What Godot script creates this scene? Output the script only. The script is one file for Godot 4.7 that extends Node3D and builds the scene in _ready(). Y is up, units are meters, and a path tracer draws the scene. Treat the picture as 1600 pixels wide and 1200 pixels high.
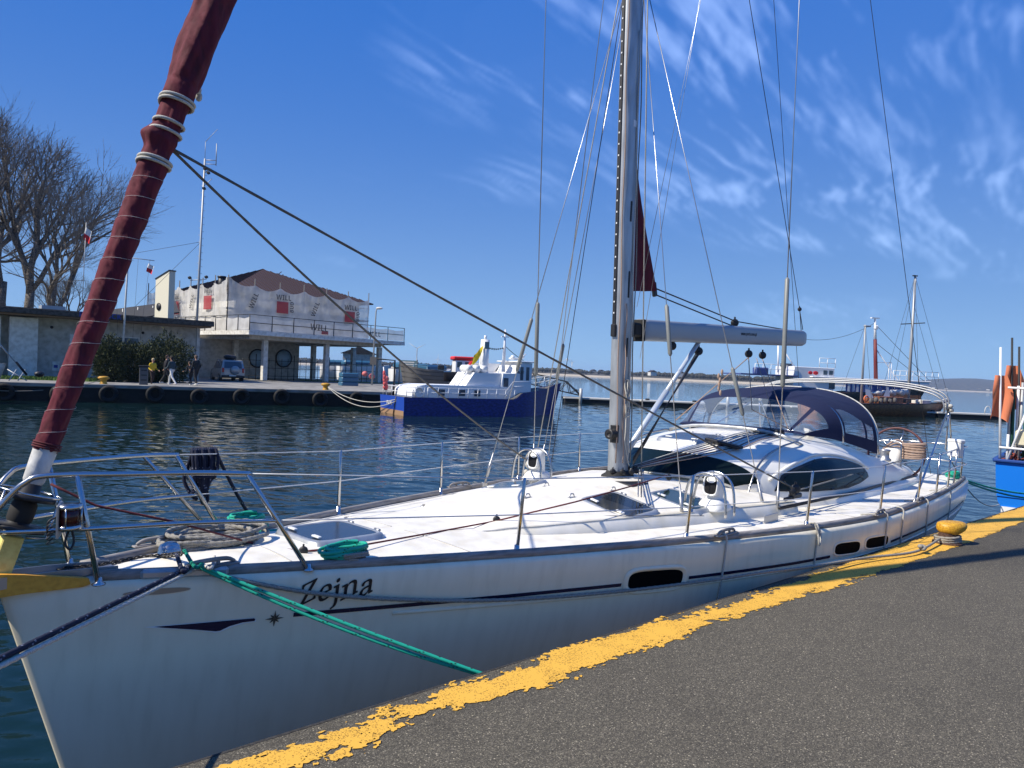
extends Node3D

# ---------------------------------------------------------------- numbers of the place
const WATER := 0.0
const QUAY := 0.95           # top of the near quay above the water
const FAR_QUAY := 1.0
const LOA := 12.772          # the yacht: length, beam, where its bow tip is and how it is turned
const BEAM := 4.057
const BOW := Vector3(-2.598, 0, -3.76)
const YAW := 0.8140
const QUAY_O := Vector3(-1.347, 0, -3.044)   # a point on the near quay's edge, and the edge's direction
const QUAY_U := Vector3(0.74939, 0, -0.66213)
const QUAY_N := Vector3(0.66213, 0, 0.74939)

var M := {}
var used_names := {}
var rng := RandomNumberGenerator.new()

# ---------------------------------------------------------------- shapes
class MB:
	var st := SurfaceTool.new()
	func _init():
		st.begin(Mesh.PRIMITIVE_TRIANGLES)
	# triangles; closed shapes are turned so that their front faces look outwards
	func tris(v: PackedVector3Array, smooth := true, closed := true, col := Color.WHITE):
		var flip := false
		if closed:
			var c := Vector3.ZERO
			for p in v: c += p
			c /= max(1, v.size())
			var vol := 0.0
			for i in range(0, v.size(), 3):
				vol += (v[i] - c).dot((v[i + 1] - c).cross(v[i + 2] - c))
			flip = vol > 0.0
		st.set_smooth_group(1 if smooth else -1)
		st.set_color(col)
		for i in range(0, v.size(), 3):
			st.add_vertex(v[i])
			st.add_vertex(v[i + 2] if flip else v[i + 1])
			st.add_vertex(v[i + 1] if flip else v[i + 2])
	func mesh() -> ArrayMesh:
		st.generate_normals()
		return st.commit()
	func box(c: Vector3, s: Vector3, b := Basis.IDENTITY, bev := 0.0):
		var h := s * 0.5
		var e: float = min(bev, min(h.x, min(h.y, h.z)) * 0.6)
		var v := PackedVector3Array()
		if e <= 0.0:
			for ax in 3:
				for sg in [-1.0, 1.0]:
					var n := Vector3.ZERO; n[ax] = sg
					var u := Vector3.ZERO; u[(ax + 1) % 3] = 1.0
					var w := Vector3.ZERO; w[(ax + 2) % 3] = 1.0
					var q := []
					for k in [[-1, -1], [1, -1], [1, 1], [-1, 1]]:
						q.append(c + b * ((n + u * k[0] + w * k[1]) * h))
					if sg > 0: v.append_array([q[0], q[2], q[1], q[0], q[3], q[2]])
					else: v.append_array([q[0], q[1], q[2], q[0], q[2], q[3]])
			tris(v, false)
			return
		var pt := func(x: float, y: float, z: float, ax: int) -> Vector3:
			var p := Vector3(x * h.x, y * h.y, z * h.z)
			for k in 3:
				if k != ax: p[k] -= e * signf(p[k])
			return c + b * p
		var quad := func(a: Vector3, bb: Vector3, cc: Vector3, d: Vector3):
			var n := (bb - a).cross(cc - a)
			if n.dot((a + bb + cc + d) * 0.25 - c) > 0: v.append_array([a, cc, bb, a, d, cc])
			else: v.append_array([a, bb, cc, a, cc, d])
		for ax in 3:
			for sg in [-1.0, 1.0]:
				var q := []
				for k in [[-1, -1], [1, -1], [1, 1], [-1, 1]]:
					var p := [0.0, 0.0, 0.0]
					p[ax] = sg; p[(ax + 1) % 3] = k[0]; p[(ax + 2) % 3] = k[1]
					q.append(pt.call(p[0], p[1], p[2], ax))
				quad.call(q[0], q[1], q[2], q[3])
			var a1 := (ax + 1) % 3
			var a2 := (ax + 2) % 3
			for k in [[-1, -1], [1, -1], [1, 1], [-1, 1]]:
				var p := [0.0, 0.0, 0.0]
				p[a1] = k[0]; p[a2] = k[1]
				p[ax] = -1.0
				var f0: Vector3 = pt.call(p[0], p[1], p[2], a1); var g0: Vector3 = pt.call(p[0], p[1], p[2], a2)
				p[ax] = 1.0
				var f1: Vector3 = pt.call(p[0], p[1], p[2], a1); var g1: Vector3 = pt.call(p[0], p[1], p[2], a2)
				quad.call(f0, f1, g1, g0)
		for x in [-1, 1]:
			for y in [-1, 1]:
				for z in [-1, 1]:
					var a: Vector3 = pt.call(x, y, z, 0); var bb: Vector3 = pt.call(x, y, z, 1); var cc: Vector3 = pt.call(x, y, z, 2)
					if (bb - a).cross(cc - a).dot(a - c) > 0: v.append_array([a, cc, bb])
					else: v.append_array([a, bb, cc])
		tris(v, false, false)
	# a straight bar of rectangular section between two points
	func bar(a: Vector3, b: Vector3, w: float, h: float, up := Vector3.UP, bev := 0.0):
		var z := (b - a).normalized()
		var x := up.cross(z)
		x = (Vector3.RIGHT if x.length() < 0.01 else x).normalized()
		var y := z.cross(x)
		box((a + b) * 0.5, Vector3(w, h, a.distance_to(b)), Basis(x, y, z), bev)
	# a loft through rings of equal size
	func loft(rings: Array, ring_closed := true, caps := true, smooth := true, closed := true, col := Color.WHITE):
		var v := PackedVector3Array()
		var n: int = rings[0].size()
		var m := n if ring_closed else n - 1
		for i in rings.size() - 1:
			var r0 = rings[i]; var r1 = rings[i + 1]
			for j in m:
				var k := (j + 1) % n
				v.append_array([r0[j], r0[k], r1[k], r0[j], r1[k], r1[j]])
		if caps:
			for e in [0, rings.size() - 1]:
				var r = rings[e]
				var c := Vector3.ZERO
				for p in r: c += p
				c /= n
				for j in m:
					var k := (j + 1) % n
					if e == 0: v.append_array([c, r[k], r[j]])
					else: v.append_array([c, r[j], r[k]])
		tris(v, smooth, closed, col)
	# a tube along points; radius a number or one per point; lobes > 0 lays it like a rope of that many strands
	func tube(pts, r, sides := 8, lobes := 0, lay := 0.09, depth := 0.16, col := Color.WHITE, flat := 1.0):
		var rings := []
		var t := Vector3.ZERO
		var n := Vector3.ZERO
		var run := 0.0
		var last: int = pts.size() - 1
		for i in pts.size():
			var d: Vector3 = (pts[min(i + 1, last)] - pts[max(i - 1, 0)]).normalized()
			if i == 0:
				n = d.cross(Vector3.UP if absf(d.y) < 0.9 else Vector3.RIGHT).normalized()
			else:
				run += pts[i].distance_to(pts[i - 1])
				var ax := t.cross(d)
				if ax.length() > 1e-6: n = n.rotated(ax.normalized(), t.angle_to(d))
				n = (n - d * n.dot(d)).normalized()
			t = d
			var b := d.cross(n)
			var rad: float = r[i] if r is Array or r is PackedFloat32Array else r
			var ring := PackedVector3Array()
			for k in sides:
				var a := TAU * k / sides
				var q := rad
				if lobes > 0: q *= 1.0 - depth + depth * absf(cos(0.5 * lobes * (a - TAU * run / lay / lobes))) * 1.6
				ring.append(pts[i] + n * cos(a) * q + b * sin(a) * q * flat)
			rings.append(ring)
		loft(rings, true, true, true, true, col)
	func lathe(prof, o := Vector3.ZERO, b := Basis.IDENTITY, sides := 16, caps := true):
		var rings := []
		for p in prof:
			var ring := PackedVector3Array()
			for k in sides:
				var a := TAU * k / sides
				ring.append(o + b * Vector3(cos(a) * p.x, p.y, sin(a) * p.x))
			rings.append(ring)
		loft(rings, true, caps)
	func ball(c: Vector3, s: Vector3, sides := 12, b := Basis.IDENTITY):
		var rings := []
		for i in 9:
			var f := PI * (i + 0.001 if i == 0 else (i - 0.001 if i == 8 else float(i))) / 8.0
			var ring := PackedVector3Array()
			for k in sides:
				var a := TAU * k / sides
				ring.append(c + b * (Vector3(sin(f) * cos(a), cos(f), sin(f) * sin(a)) * s))
			rings.append(ring)
		loft(rings, true, false)
	# a flat outline pushed out along z
	func prism(poly: PackedVector2Array, d: float, x := Transform3D.IDENTITY):
		var idx := Geometry2D.triangulate_polygon(poly)
		var v := PackedVector3Array()
		var ccw := not Geometry2D.is_polygon_clockwise(poly)
		for i in range(0, idx.size(), 3):
			var a := poly[idx[i]]; var b := poly[idx[i + 1]]; var c := poly[idx[i + 2]]
			if (b - a).cross(c - a) < 0: var q := b; b = c; c = q
			v.append_array([Vector3(a.x, a.y, 0), Vector3(b.x, b.y, 0), Vector3(c.x, c.y, 0)])
			v.append_array([Vector3(a.x, a.y, d), Vector3(c.x, c.y, d), Vector3(b.x, b.y, d)])
		for i in poly.size():
			var a := poly[i]; var b := poly[(i + 1) % poly.size()]
			if not ccw: var q := a; a = b; b = q
			v.append_array([Vector3(a.x, a.y, 0), Vector3(b.x, b.y, d), Vector3(b.x, b.y, 0), Vector3(a.x, a.y, 0), Vector3(a.x, a.y, d), Vector3(b.x, b.y, d)])
		for i in v.size(): v[i] = x * v[i]
		tris(v, false, true)
	# a sheet: rows of points
	func sheet(rows: Array, col := Color.WHITE):
		loft(rows, false, false, true, false, col)
	# a sheet with thickness t (offset along a given direction)
	func slab(rows: Array, off: Vector3):
		var back := []
		for r in rows:
			var q := PackedVector3Array()
			for p in r: q.append(p + off)
			back.append(q)
		var v := PackedVector3Array()
		var n: int = rows[0].size(); var m := rows.size()
		for i in m - 1:
			for j in n - 1:
				v.append_array([rows[i][j], rows[i][j + 1], rows[i + 1][j + 1], rows[i][j], rows[i + 1][j + 1], rows[i + 1][j]])
				v.append_array([back[i][j], back[i + 1][j + 1], back[i][j + 1], back[i][j], back[i + 1][j], back[i + 1][j + 1]])
		tris(v, true, true)
		v = PackedVector3Array()
		var edge := []
		for j in n: edge.append([rows[0][j], back[0][j]])
		for i in range(1, m): edge.append([rows[i][n - 1], back[i][n - 1]])
		for j in range(n - 2, -1, -1): edge.append([rows[m - 1][j], back[m - 1][j]])
		for i in range(m - 2, 0, -1): edge.append([rows[i][0], back[i][0]])
		for i in edge.size():
			var a = edge[i]; var b = edge[(i + 1) % edge.size()]
			v.append_array([a[0], a[1], b[1], a[0], b[1], b[0]])
		tris(v, false, true)

# ---------------------------------------------------------------- objects
func numbered(n: String, parent: Node) -> String:
	var key := str(parent.get_instance_id()) + n
	var k: int = used_names.get(key, 0)
	used_names[key] = k + 1
	return n if k == 0 else "%s_%03d" % [n, k]

func obj(called: String, shape, m, parent: Node = null) -> MeshInstance3D:
	var o := MeshInstance3D.new()
	var p: Node = parent if parent else self
	o.name = numbered(called, p)
	o.mesh = shape.mesh() if shape is MB else shape
	o.material_override = M[m] if m is String else m
	p.add_child(o, true)
	return o

func thing(called: String, label: String, category: String, at := Vector3.ZERO, turn := 0.0, group := "") -> Node3D:
	var o := Node3D.new()
	o.name = numbered(called, self)
	add_child(o, true)
	o.position = at
	o.rotation.y = turn
	tag(o, label, category, group)
	return o

func tag(o: Node, label: String, category: String, group := "") -> Node:
	o.set_meta("label", label)
	o.set_meta("category", category)
	if group: o.set_meta("group", group)
	return o

func struct(o: Node) -> Node:
	o.set_meta("kind", "structure")
	return o

func dup(o: Node3D, at: Vector3, turn: float, label: String, group := "") -> Node3D:
	var r: Node3D = o.duplicate()
	r.name = numbered(String(o.name).split("_0")[0], self)
	add_child(r, true)
	r.position = at
	r.rotation.y = turn
	r.set_meta("label", label)
	if group: r.set_meta("group", group)
	return r

func spline(pts: Array, each := 6) -> PackedVector3Array:
	var out := PackedVector3Array()
	var n := pts.size()
	for i in n - 1:
		var p0: Vector3 = pts[max(i - 1, 0)]; var p1: Vector3 = pts[i]; var p2: Vector3 = pts[i + 1]; var p3: Vector3 = pts[min(i + 2, n - 1)]
		for k in each:
			var t := float(k) / each
			out.append(0.5 * (2.0 * p1 + (p2 - p0) * t + (2.0 * p0 - 5.0 * p1 + 4.0 * p2 - p3) * t * t + (3.0 * p1 - p0 - 3.0 * p2 + p3) * t * t * t))
	out.append(pts[n - 1])
	return out

func line(a: Vector3, b: Vector3, n: int, sag := 0.0) -> PackedVector3Array:
	var out := PackedVector3Array()
	for i in n + 1:
		var t := float(i) / n
		out.append(a.lerp(b, t) - Vector3(0, sag * 4.0 * t * (1.0 - t), 0))
	return out

func fine(pts, step: float) -> PackedVector3Array:
	var out := PackedVector3Array()
	for i in pts.size() - 1:
		var n: int = max(1, int(ceil(pts[i].distance_to(pts[i + 1]) / step)))
		for k in n: out.append(pts[i].lerp(pts[i + 1], float(k) / n))
	out.append(pts[pts.size() - 1])
	return out

func rod(called: String, a: Vector3, b: Vector3, r: float, m, parent: Node, sides := 8) -> MeshInstance3D:
	var s := MB.new()
	s.tube([a, b], r, sides)
	return obj(called, s, m, parent)

func yacht_point(l: Vector3) -> Vector3:
	return BOW + Basis(Vector3.UP, YAW) * l

# ---------------------------------------------------------------- materials
func lin(r: float, g: float, b: float) -> Color:
	return Color(r, g, b).linear_to_srgb()

func mat(n: String, c: Color, rough := 0.6, metal := 0.0) -> StandardMaterial3D:
	var m := StandardMaterial3D.new()
	m.albedo_color = c
	m.roughness = rough
	m.metallic = metal
	m.cull_mode = BaseMaterial3D.CULL_DISABLED
	m.resource_name = n
	M[n] = m
	return m

func noise(kind: int, freq: float, oct: int, sd: int) -> FastNoiseLite:
	var f := FastNoiseLite.new()
	f.noise_type = kind
	f.frequency = freq
	f.fractal_octaves = oct
	f.fractal_type = FastNoiseLite.FRACTAL_FBM if oct > 1 else FastNoiseLite.FRACTAL_NONE
	f.seed = sd
	return f

# a tone map that multiplies the colour (between lo and hi), laid on in world or own axes
func grain(m: StandardMaterial3D, scale: Vector3, freq: float, lo: Color, hi: Color, sd: int, bump := 0.0, size := 256, mid := 0.5):
	var t := NoiseTexture2D.new()
	t.width = size; t.height = size; t.seamless = true
	t.noise = noise(FastNoiseLite.TYPE_SIMPLEX_SMOOTH, freq, 4, sd)
	var g := Gradient.new()
	g.offsets = PackedFloat32Array([0.2, mid, 0.85])
	g.colors = PackedColorArray([lo, lo.lerp(hi, 0.6), hi])
	t.color_ramp = g
	m.albedo_texture = t
	m.uv1_triplanar = true
	m.uv1_scale = scale
	if bump > 0.0:
		var b := NoiseTexture2D.new()
		b.width = size; b.height = size; b.seamless = true; b.as_normal_map = true; b.bump_strength = bump
		b.noise = t.noise
		m.normal_enabled = true
		m.normal_texture = b

func glass(n: String, c: Color, alpha: float, rough := 0.03):
	var m := mat(n, Color(c.r, c.g, c.b, alpha), rough)
	m.transparency = BaseMaterial3D.TRANSPARENCY_ALPHA
	return m

func materials():
	var m := mat("gelcoat", lin(0.87, 0.785, 0.59), 0.24)
	grain(m, Vector3(0.9, 0.16, 0.9), 0.02, Color(0.955, 0.95, 0.94), Color(1, 1, 1), 3, 0.0, 512, 0.4)
	m.metallic_specular = 0.28
	mat("cabin_white", lin(0.83, 0.80, 0.72), 0.26).metallic_specular = 0.35
	m = mat("deck", lin(0.83, 0.795, 0.71), 0.5)
	grain(m, Vector3(0.5, 0.5, 0.5), 0.03, Color(0.93, 0.92, 0.89), Color(1, 1, 1), 5, 0.6)
	m = mat("rail", lin(0.34, 0.32, 0.30), 0.65)
	grain(m, Vector3(0.5, 6, 6), 0.02, Color(0.7, 0.68, 0.66), Color(1, 1, 1), 7, 1.5)
	mat("steel", lin(0.50, 0.50, 0.50), 0.22, 1.0)
	mat("dull_steel", lin(0.42, 0.42, 0.42), 0.42, 0.9)
	m = mat("alloy", lin(0.50, 0.52, 0.53), 0.38, 0.55)
	grain(m, Vector3(2, 0.4, 2), 0.02, Color(0.86, 0.86, 0.86), Color(1, 1, 1), 9)
	mat("white_paint", lin(0.78, 0.78, 0.77), 0.4)
	mat("white_plastic", lin(0.75, 0.75, 0.72), 0.35)
	mat("black", lin(0.012, 0.012, 0.014), 0.5)
	mat("rubber", lin(0.018, 0.017, 0.016), 0.8)
	mat("navy_stripe", lin(0.006, 0.006, 0.035), 0.25)
	mat("dark_glass", lin(0.006, 0.013, 0.015), 0.05).metallic_specular = 0.28
	glass("clear_vinyl", Color(0.75, 0.82, 0.88), 0.16, 0.05)
	glass("window_pane", Color(0.25, 0.35, 0.42), 0.55, 0.04)
	glass("hatch_pane", Color(0.10, 0.14, 0.18), 0.82, 0.12)
	m = mat("navy_canvas", lin(0.006, 0.013, 0.058), 0.85)
	grain(m, Vector3(3, 3, 3), 0.05, Color(0.8, 0.8, 0.82), Color(1, 1, 1), 11, 1.0)
	m.backlight_enabled = true; m.backlight = lin(0.006, 0.012, 0.04)
	m = mat("maroon", lin(0.135, 0.008, 0.021), 0.85)
	grain(m, Vector3(2, 0.7, 2), 0.03, Color(0.74, 0.70, 0.72), Color(1, 1, 1), 13, 2.5)
	m = mat("sail_white", lin(0.70, 0.69, 0.66), 0.8)
	grain(m, Vector3(2, 1, 2), 0.03, Color(0.8, 0.8, 0.79), Color(1, 1, 1), 14, 2.0)
	m = mat("rope_grey", lin(0.36, 0.345, 0.31), 0.9)
	grain(m, Vector3(7, 7, 7), 0.06, Color(0.72, 0.70, 0.66), Color(1, 1, 1), 15)
	m = mat("rope_white", lin(0.62, 0.60, 0.54), 0.9)
	grain(m, Vector3(7, 7, 7), 0.06, Color(0.78, 0.77, 0.74), Color(1, 1, 1), 16)
	m = mat("rope_tan", lin(0.50, 0.38, 0.30), 0.9)
	grain(m, Vector3(9, 9, 9), 0.07, Color(0.66, 0.6, 0.58), Color(1, 1, 1), 17)
	m = mat("rope_green", Color(1, 1, 1), 0.7); m.vertex_color_use_as_albedo = true
	m = mat("rope_navy", Color(1, 1, 1), 0.85); m.vertex_color_use_as_albedo = true
	mat("rope_maroon", lin(0.10, 0.014, 0.018), 0.85)
	mat("wire", lin(0.45, 0.46, 0.48), 0.3, 0.85)
	mat("coated_wire", lin(0.66, 0.66, 0.64), 0.4)
	mat("dark_line", lin(0.03, 0.03, 0.035), 0.7)
	m = mat("pale_yellow", lin(0.86, 0.72, 0.22), 0.5)
	grain(m, Vector3(3, 3, 3), 0.03, Color(0.94, 0.91, 0.86), Color(1, 1, 1), 19)
	m = mat("ochre", lin(0.82, 0.40, 0.045), 0.6)
	grain(m, Vector3(3, 3, 3), 0.03, Color(0.90, 0.86, 0.8), Color(1, 1, 1), 20, 0.5)
	m = mat("bollard_yellow", lin(0.72, 0.42, 0.03), 0.5)
	grain(m, Vector3(4, 4, 4), 0.035, Color(0.72, 0.62, 0.5), Color(1, 1, 1), 21, 1.2)
	m = mat("rust", lin(0.16, 0.085, 0.055), 0.85)
	grain(m, Vector3(5, 5, 5), 0.04, Color(0.4, 0.36, 0.34), Color(1, 1, 1), 22, 2.0)
	mat("lamp_red", lin(0.05, 0.006, 0.006), 0.1)
	mat("maroon_leather", lin(0.09, 0.022, 0.022), 0.5)
	mat("chain", lin(0.06, 0.055, 0.05), 0.5, 0.7)
	# near quay
	var img := Image.create(1024, 1024, false, Image.FORMAT_RGB8)
	var r2 := RandomNumberGenerator.new(); r2.seed = 77
	img.fill(Color(0.265, 0.258, 0.250))
	for i in 90000:                      # stones of the asphalt, some pale
		var k := r2.randf()
		var t := 0.175 + 0.26 * k
		if r2.randf() < 0.09: t += 0.10 + 0.22 * r2.randf()
		var w := 2 + int(r2.randf() * 4.5)
		var c := Color(t * 1.01, t * 0.985, t * (0.93 + 0.05 * r2.randf()))
		img.fill_rect(Rect2i(r2.randi() % 1022, r2.randi() % 1022, w, max(2, w - r2.randi() % 2)), c)
	m = mat("asphalt", Color(1.07, 1.03, 0.905), 0.9)
	m.albedo_texture = ImageTexture.create_from_image(img)
	m.vertex_color_use_as_albedo = true
	m.uv1_triplanar = true; m.uv1_world_triplanar = true; m.uv1_scale = Vector3(0.88, 0.88, 0.88)
	var bump: Image = img.duplicate()
	bump.bump_map_to_normal_map(3.0)
	m.normal_enabled = true; m.normal_texture = ImageTexture.create_from_image(bump); m.normal_scale = 0.8
	m = mat("road_paint", lin(0.72, 0.40, 0.048), 0.75)
	var pimg := Image.create(1024, 1024, false, Image.FORMAT_RGB8)
	pimg.fill(Color(1, 1, 1))
	var wear := noise(FastNoiseLite.TYPE_SIMPLEX_SMOOTH, 0.006, 4, 25)
	for i in 26000:                      # the ground's stones wearing through, thicker in places
		var px := r2.randi() % 1022; var py := r2.randi() % 1022
		var d := clampf(0.5 + 1.2 * wear.get_noise_2d(px, py), 0.0, 1.0)
		if r2.randf() > d: continue
		var t := r2.randf_range(0.42, 0.92)
		pimg.fill_rect(Rect2i(px, py, 2 + r2.randi() % 4, 2 + r2.randi() % 3), Color(t, t * 0.97, t * 0.94))
	m.albedo_texture = ImageTexture.create_from_image(pimg)
	m.uv1_triplanar = true; m.uv1_world_triplanar = true; m.uv1_scale = Vector3(0.7, 0.7, 0.7)
	m = mat("quay_steel", lin(0.12, 0.095, 0.08), 0.8)
	grain(m, Vector3(1.5, 1.5, 1.5), 0.03, Color(0.5, 0.42, 0.36), Color(1, 1, 1), 26, 1.5)
	# water
	m = mat("water", lin(0.005, 0.018, 0.019), 0.02)
	m.metallic_specular = 0.26
	var wn := NoiseTexture2D.new()
	wn.width = 512; wn.height = 512; wn.seamless = true; wn.as_normal_map = true; wn.bump_strength = 5.0
	wn.noise = noise(FastNoiseLite.TYPE_SIMPLEX_SMOOTH, 0.02, 4, 31)
	m.normal_enabled = true; m.normal_texture = wn; m.normal_scale = 0.12
	m.uv1_triplanar = true; m.uv1_world_triplanar = true; m.uv1_scale = Vector3(0.22, 0.22, 0.42)
	mat("hull_glass", lin(0.004, 0.005, 0.006), 0.5).metallic_specular = 0.05
	mat("seam", lin(0.42, 0.41, 0.39), 0.7)
	mat("emblem_dark", lin(0.012, 0.012, 0.014), 0.4)
	mat("emblem_pale", lin(0.16, 0.15, 0.12), 0.3, 0.4)
	mat("lettering", lin(0.012, 0.012, 0.016), 0.4)
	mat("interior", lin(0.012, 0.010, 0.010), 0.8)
	glass("hatch_pane_pale", Color(0.16, 0.20, 0.27), 0.90, 0.15)
	glass("hatch_pane_green", Color(0.13, 0.22, 0.22), 0.85, 0.10)
	m = mat("boom_alloy", lin(0.30, 0.33, 0.36), 0.42, 0.25)
	mat("vang_alloy", lin(0.55, 0.60, 0.64), 0.35, 0.3)
	mat("sleeve_grey", lin(0.20, 0.21, 0.20), 0.45)
	mat("brushed_steel", lin(0.34, 0.345, 0.35), 0.5, 0.7)
	mat("steel_dark", lin(0.30, 0.30, 0.31), 0.25, 0.9)
	m = mat("sheet_rope", lin(0.20, 0.19, 0.17), 0.9)
	grain(m, Vector3(9, 9, 9), 0.06, Color(0.6, 0.58, 0.55), Color(1, 1, 1), 35)
	mat("faded_print", lin(0.45, 0.25, 0.15), 0.6)
	m = mat("quay_face", lin(0.26, 0.245, 0.22), 0.9)
	grain(m, Vector3(0.5, 0.5, 0.5), 0.04, Color(0.5, 0.48, 0.45), Color(1, 1, 1), 37, 1.0)
	m = mat("asphalt_edge", lin(0.045, 0.042, 0.038), 0.9)
	grain(m, Vector3(2.5, 2.5, 2.5), 0.05, Color(0.5, 0.48, 0.45), Color(1, 1, 1), 36, 2.0)
	m.uv1_world_triplanar = true
	far_materials()

func _ready():
	rng.seed = 4
	var cam := Camera3D.new()
	cam.name = "camera"
	add_child(cam)
	cam.position = Vector3(0, 2.65, 0)
	cam.basis = Basis(Vector3.RIGHT, deg_to_rad(-0.97)) * Basis(Vector3(0, 0, 1), deg_to_rad(2.43))
	cam.fov = 55.11
	cam.near = 0.05
	cam.far = 9000.0
	cam.current = true
	var env := Environment.new()
	env.background_mode = Environment.BG_SKY
	env.tonemap_mode = Environment.TONE_MAPPER_LINEAR
	env.tonemap_exposure = 1.24
	env.sdfgi_enabled = true; env.ssao_enabled = true; env.ssil_enabled = true
	env.fog_enabled = true
	env.fog_light_color = Color(0.66, 0.76, 0.88)
	env.fog_density = 0.00013
	var sky := Sky.new()
	var sm := ProceduralSkyMaterial.new()
	sm.sky_top_color = Color(0.15, 0.395, 0.735)
	sm.sky_horizon_color = Color(0.56, 0.715, 0.86)
	sm.sky_curve = 0.12
	sm.ground_bottom_color = Color(0.10, 0.16, 0.20)
	sm.ground_horizon_color = Color(0.45, 0.55, 0.65)
	sm.sun_angle_max = 20.0
	sm.sky_cover = cirrus()
	sm.sky_cover_modulate = Color(1, 1, 1, 1)
	sky.sky_material = sm
	env.sky = sky
	env.background_energy_multiplier = 1.0
	var we := WorldEnvironment.new()
	we.name = "sky_and_air"
	we.environment = env
	add_child(we)
	var sun := DirectionalLight3D.new()
	sun.name = "sun"
	add_child(sun)
	sun.light_energy = 1.6
	sun.light_color = Color(1.0, 0.97, 0.915)
	sun.light_angular_distance = 0.5
	sun.shadow_enabled = true
	var el := deg_to_rad(46.0); var az := deg_to_rad(21.0)
	sun.look_at_from_position(Vector3.ZERO, Vector3(cos(az) * cos(el), -sin(el), -sin(az) * cos(el)), Vector3.UP)
	materials()
	near_quay()
	water()
	far_side()
	yacht()
	deck_gear()
	mooring()
	harbour_boats()

# thin high cloud, the same kind all round but in drifts
func cirrus() -> ImageTexture:
	var w := 2048; var h := 1024
	var img := Image.create(w, h, false, Image.FORMAT_RGBA8)
	var a := noise(FastNoiseLite.TYPE_SIMPLEX_SMOOTH, 1.0, 5, 91)
	var b := noise(FastNoiseLite.TYPE_SIMPLEX_SMOOTH, 0.32, 3, 56)
	var g := noise(FastNoiseLite.TYPE_SIMPLEX_SMOOTH, 0.7, 3, 57)
	for y in range(0, h / 2):
		var el := (0.5 - (y + 0.5) / h) * PI
		var fade := smoothstep(0.03, 0.16, el)
		for x in w:
			var az := ((x + 0.5) / w) * TAU + PI
			# on a high flat layer, stretched along one wind
			var k: float = 1.0 / (sin(el) + 0.10)
			var p := Vector2(-sin(az), cos(az)) * cos(el) * k
			var q := Vector2(p.x * 0.6 - p.y * 0.8, p.x * 0.8 + p.y * 0.6)
			var drift := b.get_noise_2d(q.x + 11.0, q.y) * 1.2 + 1.7 * cos(az - CLOUD_AZ) - 1.12
			var cov := smoothstep(0.05, 0.75, drift + 0.2 * g.get_noise_2d(q.x * 1.2, q.y * 1.2))
			if cov <= 0.0: continue
			var wv := g.get_noise_2d(q.x, q.y)
			var v := 0.62 * a.get_noise_2d(q.x * 0.8 + 0.5 * wv, q.y * 3.0 + 0.6 * wv) + 0.45 * a.get_noise_2d(q.x * 1.6 + 0.8 * wv + 50.0, q.y * 13.0 + 1.5 * wv) + 0.25 * a.get_noise_2d(q.x * 4.0 + 9.0, q.y * 34.0)
			var d := smoothstep(-0.12, 0.62, v) * 0.95 + 0.05
			img.set_pixel(x, y, Color(0.80, 0.88, 1.0, clampf(cov * d * fade * 0.34, 0.0, 1.0)))
	return ImageTexture.create_from_image(img)
const CLOUD_AZ := 4.12

func quay_point(a: float, b: float, y := QUAY) -> Vector3:
	var p := QUAY_O + QUAY_U * a + QUAY_N * b
	return Vector3(p.x, y, p.z)

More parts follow.
